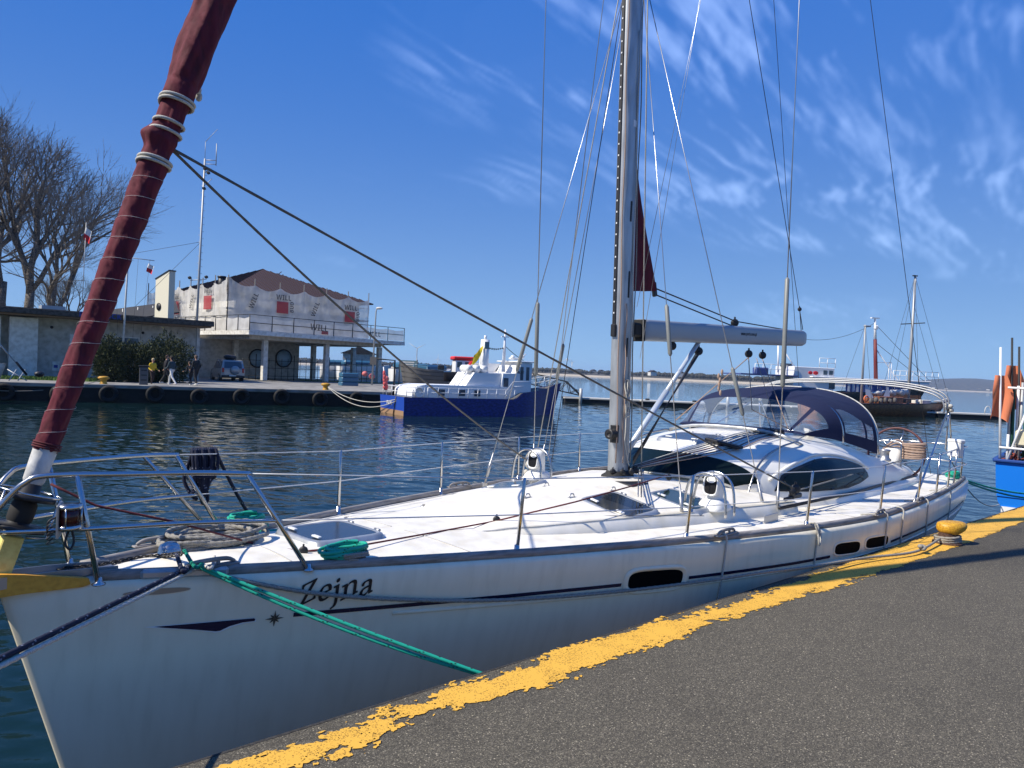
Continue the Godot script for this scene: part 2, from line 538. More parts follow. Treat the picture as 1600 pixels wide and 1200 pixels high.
func near_quay():
	var q := Node3D.new()
	q.name = "near_quay"
	add_child(q)
	struct(q)
	# asphalt: a mesh fine enough to carry patches of tone
	var n1 := noise(FastNoiseLite.TYPE_SIMPLEX_SMOOTH, 0.5, 4, 41)
	var n2 := noise(FastNoiseLite.TYPE_SIMPLEX_SMOOTH, 2.6, 3, 42)
	var st := SurfaceTool.new()
	st.begin(Mesh.PRIMITIVE_TRIANGLES)
	var av := PackedFloat32Array()
	var a := -9.0
	while a < 60.0:
		av.append(a); a += 0.10 if a < 15.0 else 1.0
	var bv := PackedFloat32Array()
	var b := 0.035
	while b < 30.0:
		bv.append(b); b += 0.095 if b < 7.0 else 1.5
	for i in av.size():
		for j in bv.size():
			var p := quay_point(av[i], bv[j])
			var t := 1.0 + 0.16 * n1.get_noise_2d(p.x, p.z) + 0.10 * n2.get_noise_2d(p.x, p.z)
			# the strip by the edge is trodden and tarred darker, further along a darker relaid patch
			t *= 1.0 - 0.14 * (1.0 - smoothstep(0.25, 0.55, bv[j] + 0.2 * n2.get_noise_2d(p.x * 2.0, p.z * 2.0)))
			t *= 1.0 - 0.30 * smoothstep(6.2, 7.6, av[i] + 0.6 * n2.get_noise_2d(p.x, p.z) - 0.5 * bv[j] + 0.2)  * (1.0 - smoothstep(0.6, 2.2, bv[j]))
			st.set_color(Color(t, t, t))
			st.set_normal(Vector3.UP)
			p.y += 0.0015 * n2.get_noise_2d(p.x, p.z)
			st.add_vertex(p)
	var m := bv.size()
	for i in av.size() - 1:
		for j in m - 1:
			var k := i * m + j
			st.add_index(k); st.add_index(k + m); st.add_index(k + 1)
			st.add_index(k + 1); st.add_index(k + m); st.add_index(k + m + 1)
	obj("asphalt", st.commit(), "asphalt", q)
	# edge: a coping strip and the face of the wall down into the water
	var s := MB.new()
	var rows := []
	var face := []
	for x in 140:
		var aa := -9.0 + 0.5 * x
		var w := 0.006 * n2.get_noise_1d(aa * 3.0)
		rows.append(PackedVector3Array([quay_point(aa, 0.037, QUAY + 0.001), quay_point(aa, 0.015 + w, QUAY - 0.002), quay_point(aa, w, QUAY - 0.02), quay_point(aa, 0.0, QUAY - 0.12)]))
		face.append(PackedVector3Array([quay_point(aa, 0.0, QUAY - 0.12), quay_point(aa, 0.0, -2.0)]))
	s.sheet(rows)
	obj("quay_edge", s, "asphalt_edge", q)
	s = MB.new(); s.sheet(face)
	obj("quay_face", s, "quay_face", q)
	# yellow paint, worn into flakes: cells of a fine field kept where paint is left
	var f1 := noise(FastNoiseLite.TYPE_SIMPLEX_SMOOTH, 1.0, 4, 51)
	var f2 := noise(FastNoiseLite.TYPE_CELLULAR, 1.0, 1, 52)
	f2.cellular_return_type = FastNoiseLite.RETURN_DISTANCE2_SUB
	var f3 := noise(FastNoiseLite.TYPE_CELLULAR, 1.0, 1, 52)
	f3.cellular_return_type = FastNoiseLite.RETURN_CELL_VALUE
	var up := [[-3.0, 0.16], [0.16, 0.15], [0.55, 0.12], [1.12, 0.09], [1.75, 0.06], [2.7, 0.05], [3.67, 0.12], [5.15, 0.11], [6.6, 0.06], [7.4, 0.04], [12.0, 0.05], [40.0, 0.05]]
	var lo := [[-3.0, 0.36], [0.43, 0.36], [0.87, 0.33], [1.22, 0.26], [1.6, 0.34], [1.9, 0.38], [2.8, 0.36], [3.85, 0.34], [5.0, 0.40], [5.8, 0.45], [6.9, 0.45], [8.0, 0.46], [10.7, 0.45], [40.0, 0.45]]
	var cell := 0.0085
	var verts := PackedVector3Array()
	var a0 := -1.5
	var na := int(15.5 / cell)
	var nb := int(0.62 / cell)
	var field := PackedFloat32Array()
	field.resize((na + 1) * (nb + 1))
	for i in na + 1:
		var x := a0 + i * cell
		var u := at(up, x); var l := at(lo, x)
		var worn := 1.0 - smoothstep(5.2, 7.0, x) * 0.6
		for j in nb + 1:
			var y := j * cell
			var edge: float = clampf(minf(y - u + 0.035, l - y + 0.02) / 0.15, -1.0, 1.0)
			# flakes: each cell of the cracked film has its own hold on the ground
			var wx := x + 0.012 * f1.get_noise_2d(x * 14.0, y * 14.0); var wy := y + 0.010 * f1.get_noise_2d(x * 14.0 + 90.0, y * 14.0)
			var hold := f3.get_noise_2d(wx * 27.0, wy * 42.0)
			var crack := f2.get_noise_2d(wx * 27.0, wy * 42.0) + 1.0
			var patch_ := 0.75 * f1.get_noise_2d(x * 1.7, y * 4.0) + 0.35 * f1.get_noise_2d(x * 5.0, y * 11.0)
			var v := edge * 1.70 - 0.46 + worn * (0.40 * hold + 1.30 * patch_ - 0.02) + 0.16 * f1.get_noise_2d(x * 45.0, y * 60.0)
			v -= worn * 0.8 * (1.0 - smoothstep(0.0, 0.10, crack)) * (1.0 - smoothstep(0.10, 0.55, v))
			field[i * (nb + 1) + j] = v
	for i in na:
		for j in nb:
			var f := [field[i * (nb + 1) + j], field[(i + 1) * (nb + 1) + j], field[(i + 1) * (nb + 1) + j + 1], field[i * (nb + 1) + j + 1]]
			if f[0] <= 0 and f[1] <= 0 and f[2] <= 0 and f[3] <= 0: continue
			var c := [Vector2(i, j), Vector2(i + 1, j), Vector2(i + 1, j + 1), Vector2(i, j + 1)]
			var poly := []
			for k in 4:
				var k2 := (k + 1) % 4
				if f[k] > 0: poly.append(c[k])
				if (f[k] > 0) != (f[k2] > 0): poly.append(c[k].lerp(c[k2], f[k] / (f[k] - f[k2])))
			for k in range(1, poly.size() - 1):
				for p in [poly[0], poly[k], poly[k + 1]]:
					verts.append(quay_point(a0 + p.x * cell, p.y * cell, QUAY + 0.0045))
	s = MB.new()
	s.tris(verts, true, false)
	obj("yellow_edge_line", s, "road_paint", q)
	# beyond the part one can look down on, the line goes on whole
	s = MB.new()
	s.sheet([PackedVector3Array([quay_point(14.0, 0.05, QUAY + 0.0045), quay_point(14.0, 0.45, QUAY + 0.0045)]), PackedVector3Array([quay_point(58.0, 0.05, QUAY + 0.0045), quay_point(58.0, 0.45, QUAY + 0.0045)])])
	obj("yellow_edge_line", s, "road_paint", q)

func at(tab: Array, x: float) -> float:
	for i in tab.size() - 1:
		if x <= tab[i + 1][0]:
			return lerpf(tab[i][1], tab[i + 1][1], clampf((x - tab[i][0]) / (tab[i + 1][0] - tab[i][0]), 0.0, 1.0))
	return tab[-1][1]

func water():
	# harbour basin: real ripples near the camera, growing coarser with distance
	var w1 := noise(FastNoiseLite.TYPE_SIMPLEX_SMOOTH, 1.0, 3, 61)
	var w2 := noise(FastNoiseLite.TYPE_SIMPLEX_SMOOTH, 1.0, 2, 62)
	var rows := []
	var r := 2.0
	while r < 6000.0:
		rows.append(r)
		r += clampf(r * 0.0085, 0.05, 400.0) if r < 130.0 else r * 0.06
	var cols := 330
	var v := PackedVector3Array(); var nn := PackedVector3Array(); var idx := PackedInt32Array()
	var hgt := func(x: float, z: float, near: float) -> float:
		var h := 0.019 * w1.get_noise_2d(x * 0.55 + z * 0.12, z * 0.95 - x * 0.18) + 0.0105 * w2.get_noise_2d(x * 1.5, z * 2.6)
		return h * near
	for i in rows.size():
		for j in cols:
			var t := -1.15 + 2.3 * j / (cols - 1)
			var x: float = sin(t) * rows[i]; var z: float = -cos(t) * rows[i]
			var near: float = 1.0 - smoothstep(60.0, 128.0, rows[i])
			var e: float = 0.03 + rows[i] * 0.003
			var h: float = hgt.call(x, z, near)
			var hx: float = hgt.call(x + e, z, near); var hz: float = hgt.call(x, z + e, near)
			v.append(Vector3(x, WATER + h, z))
			nn.append(Vector3(-(hx - h) / e, 1.0, -(hz - h) / e).normalized())
	for i in rows.size() - 1:
		for j in cols - 1:
			var k := i * cols + j
			idx.append_array([k, k + cols, k + 1, k + 1, k + cols, k + cols + 1])
	var arr := []
	arr.resize(Mesh.ARRAY_MAX)
	arr[Mesh.ARRAY_VERTEX] = v; arr[Mesh.ARRAY_NORMAL] = nn; arr[Mesh.ARRAY_INDEX] = idx
	var am := ArrayMesh.new()
	am.add_surface_from_arrays(Mesh.PRIMITIVE_TRIANGLES, arr)
	struct(obj("water", am, "water"))

# ---------------------------------------------------------------- the yacht, in its own axes: x from the bow aft, y up, z to port (towards the quay)
func sheer(s: float) -> float:
	var u := s / LOA
	return 1.429 * (1 - u) * (1 - 2 * u) + 1.264 * 4 * u * (1 - u) + 1.216 * u * (2 * u - 1)

func half_beam(s: float) -> float:
	var u := clampf(s / LOA, 0.0, 1.0)
	if u < 0.6:
		return BEAM / 2 * (1.0 - pow(1.0 - u / 0.6, 1.52))
	return BEAM / 2 * (1.0 - 0.157 * pow((u - 0.6) / 0.4, 2))

func stem(y: float) -> float:
	return 0.30 * maxf(0.0, 1.42 - y)

func hull_z(s: float, y: float) -> float:
	var sx := (s - stem(y)) / (LOA - stem(y)) * LOA
	var u := sx / LOA
	var t := clampf((sheer(s) - y) / sheer(s), 0.0, 1.3)
	var lost := lerpf(0.42, 0.06, smoothstep(0.0, 0.45, u)) + 0.40 * smoothstep(0.72, 1.0, u)
	var z := half_beam(sx) * (1.0 - lost * pow(t, lerpf(1.5, 2.4, smoothstep(0.6, 0.9, u))))
	return maxf(z, 0.0) + 0.022 * smoothstep(0.0, 0.002, u)

# the coachroof: height in the middle and at its edge, half width, along s
func roof_h(s: float) -> float:
	return at([[3.0, 0.0], [3.25, 0.07], [4.0, 0.18], [5.0, 0.275], [5.46, 0.30], [6.0, 0.30], [6.8, 0.24]], s)
func roof_w(s: float) -> float:
	return at([[3.0, 0.12], [3.1, 0.42], [3.4, 0.64], [4.0, 0.86], [5.0, 1.08], [6.2, 1.29], [6.8, 1.36]], s)
func roof_e(s: float) -> float:
	return at([[3.0, 0.0], [3.3, 0.06], [4.0, 0.10], [6.8, 0.115]], s)
func roof_y(s: float, z: float) -> float:
	var k := clampf(absf(z) / roof_w(s), 0.0, 1.0)
	return sheer(s) + 0.03 + lerpf(roof_h(s), roof_e(s), pow(k, 1.2))

# the saloon: hoops across the boat, bowed forward in the middle, each a flattened arch; t runs aft
func sal_w(t: float) -> float:
	return at([[5.95, 0.83], [6.35, 0.985], [6.9, 1.13], [7.4, 1.25], [8.0, 1.33], [9.0, 1.36], [10.4, 1.36], [11.2, 1.30], [11.9, 1.16]], t)
func sal_h(t: float) -> float:
	return at([[5.95, 0.315], [6.35, 0.545], [6.9, 0.655], [7.5, 0.725], [8.2, 0.765], [8.9, 0.74], [9.6, 0.64], [10.3, 0.48], [11.2, 0.34], [11.9, 0.24]], t)
func sal_n(t: float) -> float:
	return at([[5.95, 3.2], [8.0, 2.7], [11.9, 3.4]], t)
func sal_bow(t: float) -> float:
	return at([[5.95, 0.72], [6.35, 0.50], [6.9, 0.30], [7.6, 0.10], [8.2, 0.0]], t)
func sal_t(s: float, z: float) -> float:
	var t := s
	for i in 5:
		var c := clampf(absf(z) / sal_w(t), 0.0, 1.0)
		t = s - sal_bow(t) * c * c
	return maxf(t, 5.95)
func sal_point(t: float, a: float) -> Vector3:
	var e := 2.0 / sal_n(t)
	var c := cos(a); var sn := sin(a)
	var z := sal_w(t) * signf(c) * pow(absf(c), e)
	var k := absf(z) / sal_w(t)
	var x := t + sal_bow(t) * k * k
	return Vector3(x, sheer(x) + 0.02 + sal_h(t) * pow(absf(sn), e), z)
func sal_y(s: float, z: float) -> float:
	var t := sal_t(s, z)
	var k := clampf(absf(z) / sal_w(t), 0.0, 1.0)
	return sheer(s) + 0.02 + sal_h(t) * pow(1.0 - pow(k, sal_n(t)), 1.0 / sal_n(t))
func sal_z(s: float, y: float) -> float:
	var z := sal_w(s)
	for i in 12:
		var t := sal_t(s, z)
		var k := clampf((y - sheer(s) - 0.02) / sal_h(t), 0.0, 0.999)
		z = lerpf(z, sal_w(t) * pow(1.0 - pow(k, sal_n(t)), 1.0 / sal_n(t)), 0.6)
	return z

# a thin patch lying on a surface given by a function of two numbers
func patch(s: MB, rows: Array, f: Callable):
	var out := []
	for r in rows:
		var ring := PackedVector3Array()
		for p in r: ring.append(f.call(p))
		out.append(ring)
	s.sheet(out)

func on_hull(p: Vector2, out := 0.004) -> Vector3:
	return Vector3(p.x, p.y, hull_z(p.x, p.y) + out)

# a flat outline (in s, y) laid on the port side of the hull
func hull_poly(s: MB, poly: PackedVector2Array, out: float):
	var idx := Geometry2D.triangulate_polygon(poly)
	var v := PackedVector3Array()
	for i in range(0, idx.size(), 3):
		for k in [0, 1, 2]: v.append(on_hull(poly[idx[i + k]], out))
	s.tris(v, true, false)

func yacht():
	var t := thing("sailing_yacht", "white sailing yacht moored along the near quay with furled maroon sail", "sailing yacht", BOW, YAW)
	var s := MB.new()
	# hull
	var rows := []
	var us := []
	for i in 90:
		var k := i / 89.0
		us.append(pow(k, 1.7) * LOA)
	for k in us:
		var r := PackedVector3Array()
		var port := PackedVector3Array()
		var sh := sheer(k)
		port.append(Vector3(k, sh + 0.012, maxf(0.0, hull_z(k, sh) - 0.060)))
		port.append(Vector3(k, sh + 0.004, maxf(0.0, hull_z(k, sh) - 0.022)))
		for y in 15:
			var f := y / 14.0
			var yy := lerpf(sh - 0.03, -0.45, f)
			var x: float = lerpf(stem(yy), LOA - 0.25 * f * f, k / LOA)
			port.append(Vector3(x, yy, hull_z(x, yy)))
		for p in port: r.append(p)
		for j in range(port.size() - 1, -1, -1): r.append(Vector3(port[j].x, port[j].y, -port[j].z))
		rows.append(r)
	s.loft(rows, false, false, true, false)
	var last: PackedVector3Array = rows[-1]
	var v := PackedVector3Array()
	for j in 16: v.append_array([last[j], last[j + 1], last[33 - j], last[j + 1], last[32 - j], last[33 - j]])
	s.tris(v, false, false)
	obj("hull", s, "gelcoat", t)
	# deck
	s = MB.new()
	rows = []
	for k in us:
		var r := PackedVector3Array()
		var hb := maxf(0.0, hull_z(k, sheer(k)) - 0.05)
		for j in 21:
			var z := lerpf(hb, -hb, j / 20.0)
			r.append(Vector3(k, sheer(k) + 0.010 + 0.05 * (1.0 - pow(absf(z) / maxf(hb, 0.01), 2)) * smoothstep(0.0, 0.4, hb), z))
		rows.append(r)
	s.sheet(rows)
	obj("deck", s, "deck", t)
	# toe rails
	for sg in [1.0, -1.0]:
		s = MB.new()
		rows = []
		for i in 80:
			var k := lerpf(0.42, LOA - 0.05, i / 79.0)
			var z := hull_z(k, sheer(k)) - 0.066
			var y := sheer(k)
			var ring := PackedVector3Array()
			for p in [[-0.026, 0.008], [-0.022, 0.048], [-0.008, 0.060], [0.010, 0.060], [0.024, 0.048], [0.032, 0.008]]:
				ring.append(Vector3(k, y + p[1], (z + p[0]) * sg))
			rows.append(ring)
		s.loft(rows, true, true)
		obj("toe_rail", s, "rail", t)
	# coachroof: a crowned top, and sides that meet it at a crisp edge
	s = MB.new()
	rows = []
	var bands := [[], []]
	var lips := [[], []]
	for i in 44:
		var k := 3.0 + 3.8 * i / 43.0
		var w := roof_w(k)
		var r := PackedVector3Array()
		for j in 21:
			var z := lerpf(w - 0.02, -w + 0.02, j / 20.0)
			r.append(Vector3(k, roof_y(k, z), z))
		rows.append(r)
		var ye := roof_y(k, w - 0.02)
		for q in 2:
			var sg := 1.0 if q == 0 else -1.0
			lips[q].append(PackedVector3Array([Vector3(k, ye, (w - 0.02) * sg), Vector3(k, ye - 0.012, (w + 0.004) * sg)]))
			bands[q].append(PackedVector3Array([Vector3(k, ye - 0.012, (w + 0.004) * sg), Vector3(k, sheer(k) + 0.045, (w + 0.030) * sg), Vector3(k, sheer(k) - 0.01, (w + 0.038) * sg)]))
	s.sheet(rows)
	for q in 2: s.sheet(lips[q])
	s.sheet([PackedVector3Array([rows[0][0], rows[0][10], rows[0][20]]), PackedVector3Array([rows[0][0] + Vector3(-0.05, -0.06, 0), rows[0][10] + Vector3(-0.08, -0.06, 0), rows[0][20] + Vector3(-0.05, -0.06, 0)])])
	for q in 2: s.sheet(bands[q])
	obj("coachroof", s, "deck", t)
	# moulded seams between the panels of the deck
	for sg in [1.0, -1.0]:
		for off in [0.16]:
			s = MB.new()
			var pts := []
			for i in 60:
				var k := lerpf(1.2, 11.6, i / 59.0)
				var z: float = hull_z(k, sheer(k)) - off
				pts.append(Vector3(k, sheer(k) + 0.012 + 0.05 * (1.0 - pow(z / (z + off - 0.05), 2)), z * sg))
			s.tube(pts, 0.0045, 5)
			obj("deck_seam", s, "seam", t)
	for x in [1.45, 2.62, 7.2, 8.6]:
		for sg in [1.0, -1.0]:
			s = MB.new()
			var z0: float = hull_z(x, sheer(x)) - 0.16
			var z1: float = z0 * 0.1 if x < 3.0 else sal_w(x) + 0.11
			var pts := []
			for i in 8:
				var z := lerpf(z0, z1, i / 7.0)
				pts.append(Vector3(x - 0.06 * (z0 - z), sheer(x) + 0.0125 + 0.05 * (1.0 - pow(z / (z0 + 0.11), 2)), z * sg))
			s.tube(pts, 0.004, 5)
			obj("deck_seam", s, "seam", t)
	# saloon and cockpit coaming
	s = MB.new()
	rows = []
	for i in 70:
		var k := 5.95 + 5.95 * i / 69.0
		var r := PackedVector3Array()
		for j in 49: r.append(sal_point(k, PI * j / 48.0))
		rows.append(r)
	s.loft(rows, false, true, true, true)
	obj("saloon", s, "cabin_white", t)
	# the side of the coaming stands on a low plinth that carries the genoa track
	for sg in [1.0, -1.0]:
		s = MB.new()
		rows = []
		for i in 30:
			var k := 6.25 + 5.75 * i / 29.0
			var w := sal_w(k)
			var y := sheer(k)
			rows.append(PackedVector3Array([Vector3(k, y, (w + 0.10) * sg), Vector3(k, y + 0.085, (w + 0.075) * sg), Vector3(k, y + 0.105, (w + 0.05) * sg), Vector3(k, y + 0.11, (w - 0.12) * sg)]))
		s.sheet(rows)
		obj("coaming_plinth", s, "cabin_white", t)
	for sg in [1.0, -1.0]:
		s = MB.new()
		s.tube([Vector3(6.35, sheer(6.4) + 0.118, 1.375 * sg), Vector3(8.5, sheer(8.5) + 0.118, 1.40 * sg), Vector3(11.5, sheer(11.5) + 0.118, 1.30 * sg)], 0.018, 6)
		obj("genoa_track", s, "black", t)
	# windscreen: dark glass wrapped round the front of the saloon
	s = MB.new()
	rows = []
	for i in 49:
		var u := i / 48.0
		var r := PackedVector3Array()
		for j in 9:
			var f := j / 8.0
			var p := sal_point(lerpf(5.965, 6.335, f), lerpf(lerpf(0.52, PI - 0.52, u), lerpf(0.30, PI - 0.30, u), f))
			r.append(p + Vector3(-0.010, 0.008, 0.004 * signf(p.z)))
		rows.append(r)
	s.sheet(rows)
	obj("windscreen", s, "dark_glass", t)
	# eyelid windows in the sides
	for sg in [1.0, -1.0]:
		var frame := MB.new()
		var pane := MB.new()
		for which in [0, 1]:
			rows = []
			var g: float = 0.045 if which == 0 else 0.0
			for i in 33:
				var f := i / 32.0
				var k := lerpf(7.02 - g, 9.08 + g, f)
				var lo := at([[6.9, 1.475], [7.4, 1.45], [8.4, 1.425], [8.8, 1.455], [9.12, 1.51]], k) - g * 0.5
				var up := 1.475 + 0.275 * pow(sin(PI * clampf((k - 6.94 + g) / (2.26 + 2 * g), 0.0, 1.0)), 0.62) + g * 0.4
				if f < 0.05: up = lerpf(lo, up, f / 0.05)
				if f > 0.97: up = lerpf(up, lerpf(lo, up, 0.55), (f - 0.97) / 0.03)
				var r := PackedVector3Array()
				for j in 9:
					var y := lerpf(lo, up, j / 8.0)
					r.append(Vector3(k, y + 0.002, (sal_z(k, y) + (0.006 if which == 0 else 0.014)) * sg))
				rows.append(r)
			(frame if which == 0 else pane).sheet(rows)
		var w := obj("side_window", pane, "dark_glass", t)
		var lip := []
		for i in 33:
			var k := lerpf(6.93, 9.20, i / 32.0)
			var y := 1.50 + 0.305 * pow(sin(PI * clampf((k - 6.86) / 2.44, 0.0, 1.0)), 0.62)
			lip.append(Vector3(k, y + 0.004, (sal_z(k, y) + 0.006) * sg))
		var lm := MB.new(); lm.tube(lip, 0.020, 8)
		obj("window_brow", lm, "cabin_white", w)
		lm = MB.new()
		lm.bar(Vector3(7.95, 1.43, (sal_z(7.95, 1.43) + 0.018) * sg), Vector3(7.80, 1.76, (sal_z(7.80, 1.76) + 0.018) * sg), 0.05, 0.006, Vector3(0, 0, 1))
		obj("window_divider", lm, "black", w)
		obj("window_surround", frame, "black", w)
	hull_marks(t)
	hatches(t)
	ventilators(t)
	rig(t)
	rails(t)
	sprayhood(t)
	stern_gear(t)

func hull_marks(t: Node3D):
	# navy stripe along the topsides, broken by the emblem and by the windows
	var seg := [[1.40, 3.74], [4.42, 6.35], [7.72, 12.4]]
	for g in seg:
		var s := MB.new()
		var rows := []
		var n := int((g[1] - g[0]) / 0.12)
		for i in n + 1:
			var k := lerpf(g[0], g[1], float(i) / n)
			var y := at([[1.4, 1.125], [3.72, 1.056], [4.4, 1.034], [5.75, 1.003], [12.4, 0.92]], k)
			rows.append(PackedVector3Array([on_hull(Vector2(k, y + 0.013)), on_hull(Vector2(k, y - 0.013))]))
		s.sheet(rows)
		obj("hull_stripe", s, "navy_stripe", t)
	# a moulded step in the hull below the stripe amidships
	var sp := MB.new()
	var pts := []
	for i in 60:
		var k := lerpf(2.0, 12.3, i / 59.0)
		var y := at([[2.0, 1.06], [3.7, 0.985], [5.75, 0.945], [12.4, 0.84]], k)
		pts.append(on_hull(Vector2(k, y), -0.006))
	sp.tube(pts, 0.016, 8)
	obj("rubbing_strake", sp, "gelcoat", t)
	# pointed swoosh at the bow with a thin white edge
	var sw := PackedVector2Array()
	sw = PackedVector2Array([Vector2(0.687, 1.142), Vector2(0.873, 1.137), Vector2(1.186, 1.131), Vector2(1.193, 1.124), Vector2(1.190, 1.113), Vector2(1.127, 1.112), Vector2(1.062, 1.098), Vector2(1.016, 1.076), Vector2(0.993, 1.075), Vector2(0.875, 1.102), Vector2(0.734, 1.130)])
	var s2 := MB.new(); hull_poly(s2, sw, 0.006)
	var dec := obj("bow_decal", s2, "navy_stripe", t)
	var sw2 := PackedVector2Array()
	sw2 = PackedVector2Array([Vector2(0.639, 1.146), Vector2(0.871, 1.140), Vector2(1.186, 1.133), Vector2(1.199, 1.123), Vector2(1.199, 1.107), Vector2(1.134, 1.104), Vector2(1.070, 1.088), Vector2(1.020, 1.067), Vector2(0.994, 1.066), Vector2(0.875, 1.097), Vector2(0.719, 1.128)])
	s2 = MB.new(); hull_poly(s2, sw2, 0.003)
	obj("decal_edge", s2, "white_paint", dec)
	# eight-pointed star
	var star := PackedVector2Array()
	var c := Vector2(1.297, 1.115)
	for k in 16:
		var a := TAU * k / 16.0 + PI / 2
		var r: float = [0.052, 0.016, 0.036, 0.016][k % 4]
		star.append(c + Vector2(cos(a) * r, sin(a) * r))
	s2 = MB.new(); hull_poly(s2, star, 0.006)
	obj("star_emblem", s2, "emblem_dark", t)
	s2 = MB.new()
	for k in 8:
		var tri := PackedVector2Array([c, star[(2 * k) % 16], star[(2 * k + 1) % 16]])
		hull_poly(s2, tri, 0.008)
	obj("star_facet", s2, "emblem_pale", t)
	# the name
	var f := SystemFont.new(); f.font_names = PackedStringArray(["Droid Serif"])
	var fv := FontVariation.new(); fv.base_font = f
	fv.variation_transform = Transform2D(Vector2(1, 0), Vector2(0.42, 1), Vector2.ZERO)
	fv.variation_embolden = 0.25
	var tm := TextMesh.new(); tm.font = fv; tm.text = "Zejna"; tm.font_size = 64; tm.pixel_size = 0.001; tm.depth = 0.0
	var arr := tm.get_mesh_arrays()
	var vv: PackedVector3Array = arr[Mesh.ARRAY_VERTEX]
	var lo := Vector3(1e9, 1e9, 0); var hi := -lo
	for p in vv: lo = lo.min(p); hi = hi.max(p)
	# corners in the photograph's hull: the Z's foot, the Z's top, the end of the base line
	var x0 := 1.425; var x1 := 1.845
	var nv := PackedVector3Array()
	var wid := hi.x - lo.x
	for p in vv:
		var k := (p.x - lo.x) / wid
		var y := (p.y - lo.y) / wid * (x1 - x0) * 1.12
		nv.append(on_hull(Vector2(lerpf(x0, x1, k), 1.128 + y + 0.012 * k), 0.006))
	var idx: PackedInt32Array = arr[Mesh.ARRAY_INDEX] if arr[Mesh.ARRAY_INDEX] != null else PackedInt32Array()
	var tv := PackedVector3Array()
	if idx.size():
		for i in idx: tv.append(nv[i])
	else: tv = nv
	s2 = MB.new(); s2.tris(tv, true, false)
	obj("boat_name", s2, "lettering", t)
	# windows let into the hull: a recess ring, a dark pane behind it
	for w in [[3.80, 4.35, 0.985, 1.135], [6.42, 6.92, 0.985, 1.10], [7.05, 7.62, 0.97, 1.08]]:
		var ring := MB.new(); var pane := PackedVector2Array(); var outer := PackedVector2Array()
		for k in 40:
			var a := TAU * k / 40.0
			var e := 0.42
			var p := Vector2(signf(cos(a)) * pow(absf(cos(a)), e), signf(sin(a)) * pow(absf(sin(a)), 0.62))
			var cx: float = (w[0] + w[1]) / 2; var cy: float = (w[2] + w[3]) / 2
			var slope := -0.055
			pane.append(Vector2(cx + p.x * (w[1] - w[0]) * 0.5, cy + p.y * (w[3] - w[2]) * 0.5 + slope * p.x * (w[1] - w[0]) * 0.5))
			outer.append(Vector2(cx + p.x * ((w[1] - w[0]) * 0.5 + (0.045 if w[0] < 5.0 else 0.022)), cy + p.y * ((w[3] - w[2]) * 0.5 + (0.038 if w[0] < 5.0 else 0.018)) + slope * p.x * (w[1] - w[0]) * 0.5))
		var r0 := PackedVector3Array(); var r1 := PackedVector3Array(); var r2 := PackedVector3Array(); var r3 := PackedVector3Array()
		for k in 40:
			r0.append(on_hull(outer[k], 0.002)); r1.append(on_hull(outer[k].lerp(pane[k], 0.30), 0.020 if w[0] < 5.0 else 0.008)); r2.append(on_hull(pane[k].lerp(outer[k], 0.40), 0.020 if w[0] < 5.0 else 0.008)); r3.append(on_hull(pane[k], 0.005))
		ring.loft([r0, r1, r2, r3], true, false, true, false)
		s2 = MB.new(); hull_poly(s2, pane, 0.0045)
		var wn := obj("hull_window", s2, "hull_glass", t)
		obj("window_frame", ring, "gelcoat", wn)

